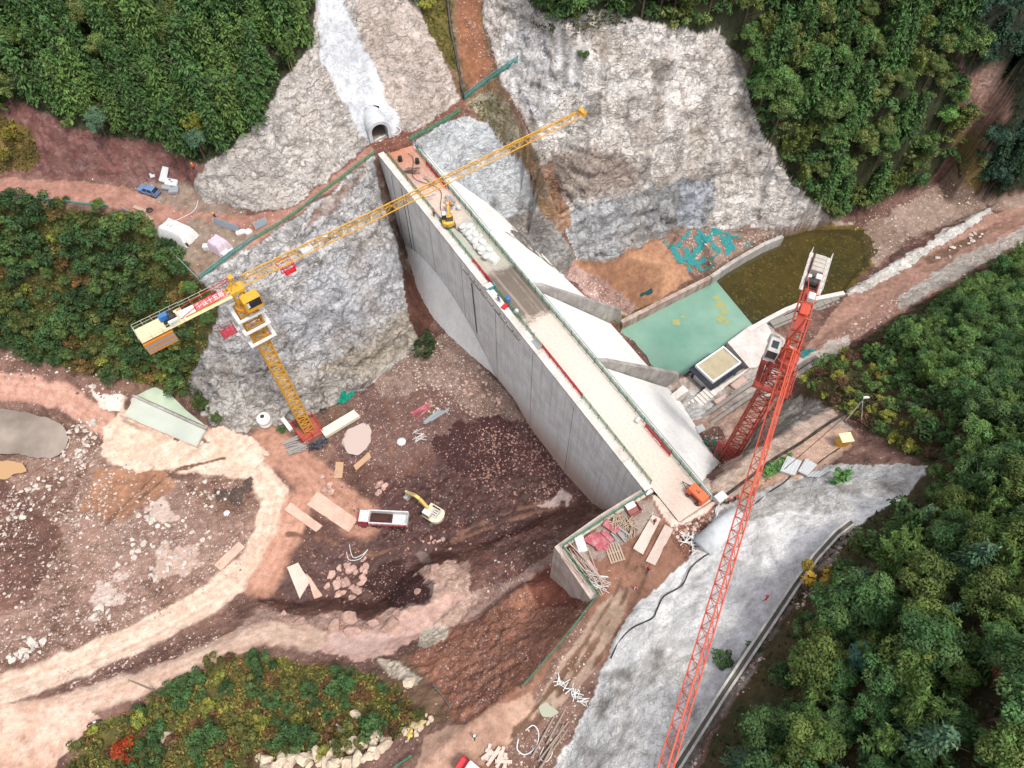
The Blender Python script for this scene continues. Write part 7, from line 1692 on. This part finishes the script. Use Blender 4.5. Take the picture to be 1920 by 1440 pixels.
# ------------------------------------------------------------------ plants
def cards(pos, nrm, size, asp, tint, name, m, droop=None):
    """many small leaf sprays: one four-cornered face each"""
    n = len(pos); nrm = nrm/(np.linalg.norm(nrm, axis=1)[:, None]+1e-9); r = rng.normal(size=(n, 3)) if droop is None else droop
    u = r-(r*nrm).sum(1)[:, None]*nrm; u /= np.linalg.norm(u, axis=1)[:, None]+1e-9; v = np.cross(nrm, u)
    u = u*size[:, None]; v = v*(size*asp)[:, None]
    co = np.stack([pos-u, pos-v*.9+u*.1, pos+u, pos+v*.9+u*.1], 1).reshape(-1, 3)
    me = bpy.data.meshes.new(name); me.vertices.add(4*n); me.vertices.foreach_set('co', co.ravel().astype(np.float32)); me.loops.add(4*n); me.loops.foreach_set('vertex_index', np.arange(4*n, dtype=np.int32))
    me.polygons.add(n); me.polygons.foreach_set('loop_start', np.arange(0, 4*n, 4, dtype=np.int32)); me.polygons.foreach_set('loop_total', np.full(n, 4, dtype=np.int32)); me.update(calc_edges=True)
    at = me.attributes.new('tint', 'FLOAT_COLOR', 'POINT'); at.data.foreach_set('color', np.repeat(np.concatenate([tint, np.ones((n, 1))], 1), 4, axis=0).astype(np.float32).ravel()); me.materials.append(m); return me
LEAF = leafmat('foliage', .2); BARK = mat('bark', '#5a4a3c', .9, dirt=.3); BAMB = mat('bamboo_culm', '#8f8a58', .6)
def tintv(n, lo=.7, hi=1.3): b = rng.uniform(lo, hi, n)[:, None]; return b*np.stack([rng.uniform(.9,1.15,n), np.ones(n), rng.uniform(.8,1.1,n)], -1)
def conifer(seed):
    g = np.random.default_rng(seed); H = 10; pos = []; nr = []; dr = []; tt = []; sz = []
    for k in range(150):
        t = .10+.9*(k+g.random())/150; R = 2.35*(1-t)**.75*(.75+.45*g.random())+.15; a = k*2.4+g.normal(0,.3); z = H*t; nb = int(5+16*(R/2.4)); bt = g.uniform(.65,1.3); hue = g.uniform(.9,1.2)
        for i in range(nb):
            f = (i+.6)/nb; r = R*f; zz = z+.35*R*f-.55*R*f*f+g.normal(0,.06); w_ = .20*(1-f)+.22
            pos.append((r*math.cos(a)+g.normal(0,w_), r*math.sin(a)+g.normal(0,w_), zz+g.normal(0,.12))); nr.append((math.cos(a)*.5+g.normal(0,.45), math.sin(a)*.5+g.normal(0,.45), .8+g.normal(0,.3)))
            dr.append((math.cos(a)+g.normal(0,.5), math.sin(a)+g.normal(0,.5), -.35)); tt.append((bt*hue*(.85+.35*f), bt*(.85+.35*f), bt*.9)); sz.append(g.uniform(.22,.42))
    return cards(np.array(pos), np.array(nr), np.array(sz), .42, np.array(tt), 'crown', LEAF, np.array(dr))
def broad(seed, H=8.0, R=2.7, nb=26, per=230, s0=.09, s1=.22, flat=.75, base=.35):
    g = np.random.default_rng(seed); pos = []; nr = []; tt = []; sz = []
    for k in range(nb):
        a = g.uniform(0, 6.28); rr = R*math.sqrt(g.random())*.8; z = H*(base+(1-base)*(.45+.5*g.random())*(1-(rr/R)**2*.45)); br = g.uniform(.55,1.0)*R*.42; bt = g.uniform(.6,1.4); hue = g.uniform(.85,1.25)
        n = int(per*(br/(R*.42))**1.5); d = g.normal(size=(n, 3)); d /= np.linalg.norm(d, axis=1)[:, None]; d[:, 2] = np.where(d[:, 2] < -.4, -d[:, 2], d[:, 2])
        rad = br*(.55+.5*g.random(n)**.5); p = np.array([rr*math.cos(a), rr*math.sin(a), z])+d*rad[:, None]*np.array([1, 1, flat])+g.normal(0,.06,(n,3))
        pos.append(p); nr.append(d+g.normal(0,.45,(n,3))+np.array([0,0,.4])); b = bt*(.8+.4*g.random(n)); tt.append(np.stack([b*hue, b, b*.9], -1)); sz.append(g.uniform(s0, s1, n))
    return cards(np.concatenate(pos), np.concatenate(nr), np.concatenate(sz), .6, np.concatenate(tt), 'crown', LEAF)
def bamboo(seed):
    g = np.random.default_rng(seed); pos = []; nr = []; dr = []; tt = []; sz = []
    for k in range(18):
        a = g.uniform(0, 6.28); L = g.uniform(.8,1.15); lean = g.uniform(.6,2.6); bx, by = g.normal(0,.5,2); bt = g.uniform(.75,1.3)
        for i in range(95):
            f = .35+.65*g.random(); x = lean*f**2.4; z = 8.5*L*(f-.16*f**4*lean*.5); s = .55*(1.15-f)+.18
            pos.append((bx+x*math.cos(a)+g.normal(0,s*.6), by+x*math.sin(a)+g.normal(0,s*.6), z+g.normal(0,s*.5))); nr.append((g.normal(0,.6), g.normal(0,.6), .8)); dr.append((math.cos(a)+g.normal(0,.6), math.sin(a)+g.normal(0,.6), -.7)); b = bt*g.uniform(.75,1.25); tt.append((b*1.08, b, b*.8)); sz.append(g.uniform(.25,.45))
    return cards(np.array(pos), np.array(nr), np.array(sz), .3, np.array(tt), 'crown', LEAF, np.array(dr))
def trunk(seed, H, r, limbs, m=BARK, bamboo_=False):
    g = random.Random(seed); mb = MB()
    if bamboo_:
        for k in range(7):
            a = g.uniform(0,6.28); mb.tube([(g.gauss(0,.4)*0+.3*math.cos(a),.3*math.sin(a),-.3),(.5*math.cos(a),.5*math.sin(a),H*.4),(1.3*math.cos(a),1.3*math.sin(a),H*.8)], [.06,.05,.03], 5)
        return mb.mesh('trunk', m)
    mb.tube([(0,0,-.5),(.05,.03,H*.3),(-.04,.06,H*.65),(0,0,H*.93)], [r,r*.8,r*.5,r*.12], 7)
    for k in range(limbs):
        z = H*(.3+.5*k/limbs); a = g.uniform(0,6.28); L = H*.22; mb.tube([(0,0,z),(math.cos(a)*L*.6,math.sin(a)*L*.6,z+L*.4),(math.cos(a)*L,math.sin(a)*L,z+L*.8)], [r*.4,r*.25,r*.08], 5)
    return mb.mesh('trunk', m)
SPEC = {
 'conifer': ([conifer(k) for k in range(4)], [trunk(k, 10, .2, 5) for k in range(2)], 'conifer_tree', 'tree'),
 'broad': ([broad(20+k) for k in range(4)], [trunk(30+k, 7, .2, 6) for k in range(2)], 'broadleaf_tree', 'tree'),
 'bamboo': ([bamboo(40+k) for k in range(3)], [trunk(50, 8.5, .1, 0, BAMB, True)], 'bamboo_clump', 'bamboo'),
 'bush': ([broad(60+k, 2.3, 1.7, 13, 95, .10, .22, .8, .05) for k in range(5)], [trunk(70, 1.6, .08, 5)], 'shrub', 'shrub')}
def plant(sp, p, s, col, label, group, sz=1.0):
    cr, tr, nm, cat = SPEC[sp]; t = thing(nm, p, label, cat, group, random.uniform(0, 6.3)); t.scale = (s, s, s*sz)
    c = link(bpy.data.objects.new('crown', random.choice(cr)), t); k = random.uniform(.85, 1.18); c.color = (*[float(q)*k for q in col], 1); link(bpy.data.objects.new('trunk', random.choice(tr)), t); return t
DG, MG, OG, BG, YG, LG, BR, RD = lin('#45633a', .8), lin('#567240', .8), lin('#617040', .8), lin('#52715b', .8), lin('#858a42', .8), lin('#5f8f4f', .8), lin('#96603f', .8), lin('#8f3a20', .8)
NT = {}; BUSHQ = []
def scatter(poly, d, fn, mx=400, x0=-40, x1=1960, y0=-30, y1=1500):
    ok = inpoly(_qx, _qy, poly) & (_qx > x0) & (_qx < x1) & (_qy > y0) & (_qy < y1); jj, ii = np.nonzero(ok)
    # equal-area: the core grid is uniform in plan
    o = rng.permutation(len(jj)); taken = {}; n = 0
    for k in o:
        x, y = VX[jj[k], ii[k]], VY[jj[k], ii[k]]; c = (int(x//d), int(y//d)); bad = False
        for a in (-1, 0, 1):
            for b in (-1, 0, 1):
                q = taken.get((c[0]+a, c[1]+b))
                if q and (q[0]-x)**2+(q[1]-y)**2 < d*d: bad = True
        if bad: continue
        taken[c] = (x, y); fn(Vector((x, y, height(x, y)-.1)), _qx[jj[k], ii[k]], _qy[jj[k], ii[k]]); n += 1
        if n >= mx: break
    return n
def wch(*opts):
    r = random.random()*sum(o[0] for o in opts)
    for o in opts:
        r -= o[0]
        if r <= 0: return o
    return opts[-1]
def forest(area, desc, opts, d, smul=1.0, **k):
    def f(p, qx, qy):
        w_, sp, col, word, s0, s1 = wch(*opts)
        a_ = (sp, p, random.uniform(s0, s1)*smul, col, '%s in %s' % (word, desc), '%s in %s' % (word, desc))
        if sp == 'bush': BUSHQ.append(a_)
        else: plant(*a_)
    n = scatter(area, d, f, **k); NT[desc] = n
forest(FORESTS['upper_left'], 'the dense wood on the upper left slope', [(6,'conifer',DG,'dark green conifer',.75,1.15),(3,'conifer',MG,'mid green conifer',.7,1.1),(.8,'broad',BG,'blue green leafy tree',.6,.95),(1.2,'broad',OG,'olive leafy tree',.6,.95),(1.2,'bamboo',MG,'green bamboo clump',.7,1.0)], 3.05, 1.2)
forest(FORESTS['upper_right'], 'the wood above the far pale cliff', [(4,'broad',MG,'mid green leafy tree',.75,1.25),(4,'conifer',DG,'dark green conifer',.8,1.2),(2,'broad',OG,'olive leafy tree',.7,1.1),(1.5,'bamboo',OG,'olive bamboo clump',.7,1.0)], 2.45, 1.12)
forest(FORESTS['far_right'], 'the dark wood in the far upper right corner', [(4,'broad',lin('#3b5a4d',.7),'dark bluish leafy tree',.7,1.1),(2,'conifer',lin('#35513f',.7),'dark conifer',.7,1.0)], 2.7, 1.2)
RUP = [q for q in [(2500,430),(1930,480),(1800,560),(1730,620),(1690,670),(1720,730),(1770,800),(1800,880),(1760,930),(2500,930)]]
forest(RUP, 'the wood on the right edge above the white slope', [(4,'broad',DG,'dark leafy tree',.55,.9),(3,'broad',MG,'mid green leafy tree',.5,.85),(2,'bamboo',MG,'green bamboo clump',.6,.8)], 2.7, 1.2)
RLO = [(2500,930),(1760,930),(1690,985),(1640,1030),(1575,1110),(1530,1180),(1488,1255),(1425,1360),(1375,1440),(1310,1640),(2500,1640)]
forest(RLO, 'the wood filling the lower right corner', [(4,'broad',DG,'dark leafy tree',.4,1.0),(3,'broad',lin('#526634',.78),'yellowish green leafy tree',.4,.95),(2,'conifer',BG,'blue green feathery tree',.4,.7),(1.5,'bamboo',MG,'green bamboo clump',.5,.85),(.35,'broad',BR,'brown leaved tree',.35,.6),(2,'conifer',DG,'dark green conifer',.5,.75)], 2.3, 1.2)
forest(BUSHES['left'], 'the bushy slope below the red dirt road', [(3,'bush',lin('#4f5a30',.8),'olive shrub',.7,1.5),(4,'bush',lin('#3a5432',.75),'dark green shrub',.8,1.7),(2,'bush',lin('#4c653a',.75),'green shrub',.8,1.6),(1,'bush',YG,'yellowish shrub',.6,1.2),(1,'bush',lin('#6d5a38',.8),'brown shrub',.7,1.1),(1,'broad',MG,'small leafy tree',.35,.5)], 2.15, 1.15)
forest(BUSHES['bottom'], 'the bushy hill at the bottom edge', [(4,'bush',lin('#44603a',.75),'green shrub',.5,1.35),(3,'bush',lin('#626639',.75),'olive shrub',.4,1.0),(1,'bush',YG,'yellowish shrub',.4,.8),(1,'bush',lin('#5f4a36',.8),'dark brown shrub',.4,.8)], 2.3)
forest([(1505,708),(1500,742),(1560,762),(1620,800),(1700,850),(1750,880),(1740,800),(1700,720),(1680,640),(1590,655)], 'the scrub beside the yellow cabinet', [(3,'bush',MG,'green shrub',.6,1.1),(2,'bush',YG,'yellow green shrub',.5,.9),(2,'bush',lin('#5a4438',.8),'dark brown shrub',.6,1.0)], 2.4)
forest(FORESTS['upper_right'], 'the gaps of the wood above the far pale cliff', [(3,'bush',DG,'dark green shrub',1.0,1.8),(2,'bush',OG,'olive shrub',.9,1.6)], 2.5)
forest(FORESTS['far_right'], 'the gaps of the far upper right wood', [(3,'bush',lin('#35503f',.7),'dark shrub',1.0,1.8)], 3.0)
forest([(2500,440),(1920,480),(1775,560),(1690,620),(1640,680),(1700,760),(1760,880),(1700,960),(1620,1020),(1560,1095),(1510,1160),(1465,1240),(1400,1350),(1350,1440),(1300,1640),(2500,1640)], 'the gaps of the right hand wood', [(3,'bush',DG,'dark green shrub',.9,1.6),(2,'bush',MG,'green shrub',.8,1.4)], 3.0)
forest([(1790,60),(1830,90),(1812,140),(1815,215),(1850,235),(1835,330),(1800,330),(1790,280),(1800,200)], 'the bare gully at the upper right', [(2,'bush',OG,'olive shrub',.7,1.3),(2,'bush',YG,'yellow green shrub',.6,1.1)], 2.6)
for q, sp, s, col, lb in (((385,280),'bamboo',.85,YG,'bright yellow green bamboo leaning over the foot of the upper left wood'), ((240,1408),'bush',1.35,RD,'rust red shrub in the bottom bushes'), ((1640,1300),'broad',.5,BR,'brown leaved tree left of the two in the lower right wood'), ((1850,1270),'broad',.6,lin('#80463a',.8),'reddish brown tree near the right edge of the lower right wood'),
    ((1590,1240),'broad',.6,lin('#5f9080',.85),'pale blue green tree standing out in the lower right wood'), ((1750,255),'broad',1.05,LG,'bright green round tree at the right end of the upper right wood'), ((1530,1085),'bush',1.3,lin('#b59a3c',.8),'golden shrub beside the twin channel'), ((405,125),'bamboo',.55,lin('#b3ac78',.85),'straw coloured bamboo top in the upper left wood'),
    ((800,660),'bush',1.6,lin('#33452b',.8),'dark green shrub in the notch beside the dam foot'), ((805,645),'bush',1.3,lin('#33452b',.8),'second dark shrub in the notch, nearest the dam wall'), ((1092,108),'bush',.7,DG,'lone small shrub on the far pale cliff'), ((410,790),'bush',1.0,lin('#4a5a30',.8),'shrub at the foot of the grey cliff beside the ford'), ((380,760),'bush',1.1,lin('#4a5a30',.8),'shrub on the dark bank above the ford'), ((1440,885),'bush',.55,LG,'low bright green shrub on the path edge'), ((1575,895),'bush',.7,LG,'low bright green shrub on the white rock'),
    ((530,808),'bush',.6,DG,'small green shrub beside the crane base'), ((800,20),'bush',1.2,YG,'yellow green shrub at the top edge beside the brown gully'), ((785,5),'bush',1.1,OG,'olive shrub at the top edge left of the brown gully'), ((1040,35),'bush',1.4,DG,'dark shrub hanging over the top of the far cliff'), ((1080,40),'bush',1.0,OG,'olive shrub on the lip of the far cliff'), ((1350,1235),'bush',.8,DG,'shrub growing across the twin channel'), ((1410,1215),'bush',.6,DG,'small shrub on the white slope above the twin channel'),
    ((480,625),'bush',.6,OG,'small shrub on the ledge of the grey cliff'), ((30,260),'bush',1.2,lin('#7a7030',.8),'yellow brown shrub on the red bank at the left'), ((20,300),'bush',1.1,lin('#6d6a30',.8),'olive brown shrub just above the red road at the left'), ((130,240),'bush',.9,OG,'olive shrub on the red bank under the wood')):
    plant(sp, G(*q, -.1), s, col, lb, None)
def flush_bushes(keep):
    def key(a): pr = 1.0 if 'bushy' in a[4] or 'scrub' in a[4] or 'gully' in a[4] else .35; return -pr*a[2]/(Vector((0,0,HC))-a[1]).length
    q = sorted(BUSHQ, key=key)
    for a in q[:keep]: plant(*a)
    light = []
    for k in range(4): light.append(broad(90+k, 2.3, 1.7, 11, 52, .15, .30, .8, .05))
    P_, T_ = [], []
    for sp, p, s, col, lb, gr in q[keep:]:
        me = random.choice(light); n = len(me.vertices); v = np.empty(n*3, np.float32); me.vertices.foreach_get('co', v); v = v.reshape(-1, 3)*s
        a = random.uniform(0, 6.3); c, d = math.cos(a), math.sin(a); v = np.stack([v[:,0]*c-v[:,1]*d+p.x, v[:,0]*d+v[:,1]*c+p.y, v[:,2]+p.z], -1)
        t = np.empty(n*4, np.float32); me.attributes['tint'].data.foreach_get('color', t); t = t.reshape(-1, 4).copy(); t[:, :3] *= np.array(col)*random.uniform(.85,1.18); P_.append(v); T_.append(t)
    if not P_: return
    co = np.concatenate(P_); tt = np.concatenate(T_); n = len(co)//4
    me = bpy.data.meshes.new('thicket'); me.vertices.add(4*n); me.vertices.foreach_set('co', co.ravel().astype(np.float32)); me.loops.add(4*n); me.loops.foreach_set('vertex_index', np.arange(4*n, dtype=np.int32))
    me.polygons.add(n); me.polygons.foreach_set('loop_start', np.arange(0, 4*n, 4, dtype=np.int32)); me.polygons.foreach_set('loop_total', np.full(n, 4, dtype=np.int32)); me.update(calc_edges=True)
    at = me.attributes.new('tint', 'FLOAT_COLOR', 'POINT'); at.data.foreach_set('color', tt.ravel().astype(np.float32)); me.materials.append(LEAF)
    tag(link(bpy.data.objects.new('thicket', me)), 'dense thicket of bushes filling the gaps in the woods', None, None, 'stuff')
flush_bushes(262)
def undergrowth():
    pos = []; tt = []
    def put(poly, n, cols, y0=-60):
        ok = inpoly(_qx+JX*10, _qy+JY*10, poly) & (_qx > -60) & (_qx < 1980) & (_qy > y0) & (_qy < 1500); jj, ii = np.nonzero(ok)
        if not len(jj): return
        k = rng.integers(0, len(jj), n); cl = fbm(VX[jj[k],ii[k]]*.3, VY[jj[k],ii[k]]*.3, 0*k+.5, 3); keep = cl > -.35; k = k[keep]; cl = cl[keep]; n = len(k)
        p = np.stack([VX[jj[k],ii[k]]+rng.uniform(-.2,.2,n), VY[jj[k],ii[k]]+rng.uniform(-.2,.2,n), VZ[jj[k],ii[k]]+rng.uniform(.0,.5,n)+.3*np.maximum(cl, 0)], -1)
        c = np.array([cols[int(i)] for i in np.clip((cl+.5)*len(cols)+rng.normal(0,.8,n), 0, len(cols)-1)])*rng.uniform(.6,1.35,n)[:, None]; pos.append(p); tt.append(c)
    fc = [lin('#3d4a2a',.7), lin('#4a5a30',.7), lin('#33402a',.7), lin('#5c5a32',.7)]
    for a in FORESTS: put(FORESTS[a], 14000, fc)
    put(BUSHES['left'], 18000, [lin('#6d6234',.75), lin('#55602f',.75), lin('#465428',.75), lin('#7f7a3a',.75)]); put(BUSHES['bottom'], 20000, [lin('#8a7a44',.75), lin('#6f7038',.75), lin('#566630',.75), lin('#9a8f4a',.75), lin('#7a5a3a',.75)])
    put([(1505,708),(1500,742),(1560,762),(1620,800),(1700,850),(1740,870),(1700,800),(1640,720),(1590,655)], 3500, [lin('#6d6a34',.75), lin('#55702f',.75), lin('#5a4a38',.75)])
    put([(0,215),(60,240),(75,290),(60,322),(0,322),(-60,310)], 1500, [lin('#7d6c34',.75), lin('#6a6030',.75), lin('#55502a',.75)]); put([(780,-40),(835,-40),(850,60),(862,140),(845,130),(800,55)], 1200, [lin('#77703a',.75), lin('#5f6030',.75)]); put([(880,200),(930,175),(985,280),(1000,330),(960,285)], 500, [lin('#77703a',.75)])
    put([(355,705),(385,745),(400,795),(385,770),(350,735)], 500, [lin('#4a5a30',.7)]); put([(1790,235),(1840,250),(1850,330),(1835,370),(1790,330)], 700, [lin('#7d7038',.75), lin('#666a34',.75)]); put([(1420,895),(1450,870),(1490,850),(1480,870),(1440,900)], 300, [LG]); put([(1555,905),(1590,880),(1600,890),(1570,910)], 250, [LG])
    put([(985,40),(1060,50),(1110,25),(1200,38),(1110,60),(1050,75)], 900, [lin('#4a5a30',.7), lin('#6a6a38',.7)]); put([(1030,170),(1060,160),(1120,220),(1050,420),(1010,330)], 250, [lin('#6f6a40',.7)])
    pos = np.concatenate(pos); tt = np.concatenate(tt); n = len(pos)
    me = cards(pos, rng.normal(0,.6,(n,3))+np.array([0,0,.8]), rng.uniform(.14,.36,n), .5, tt, 'undergrowth', LEAF); o = link(bpy.data.objects.new('undergrowth', me)); tag(o, 'low scrub and grass covering the wooded slopes', None, None, 'stuff')
undergrowth()
print('PLANTS', NT)
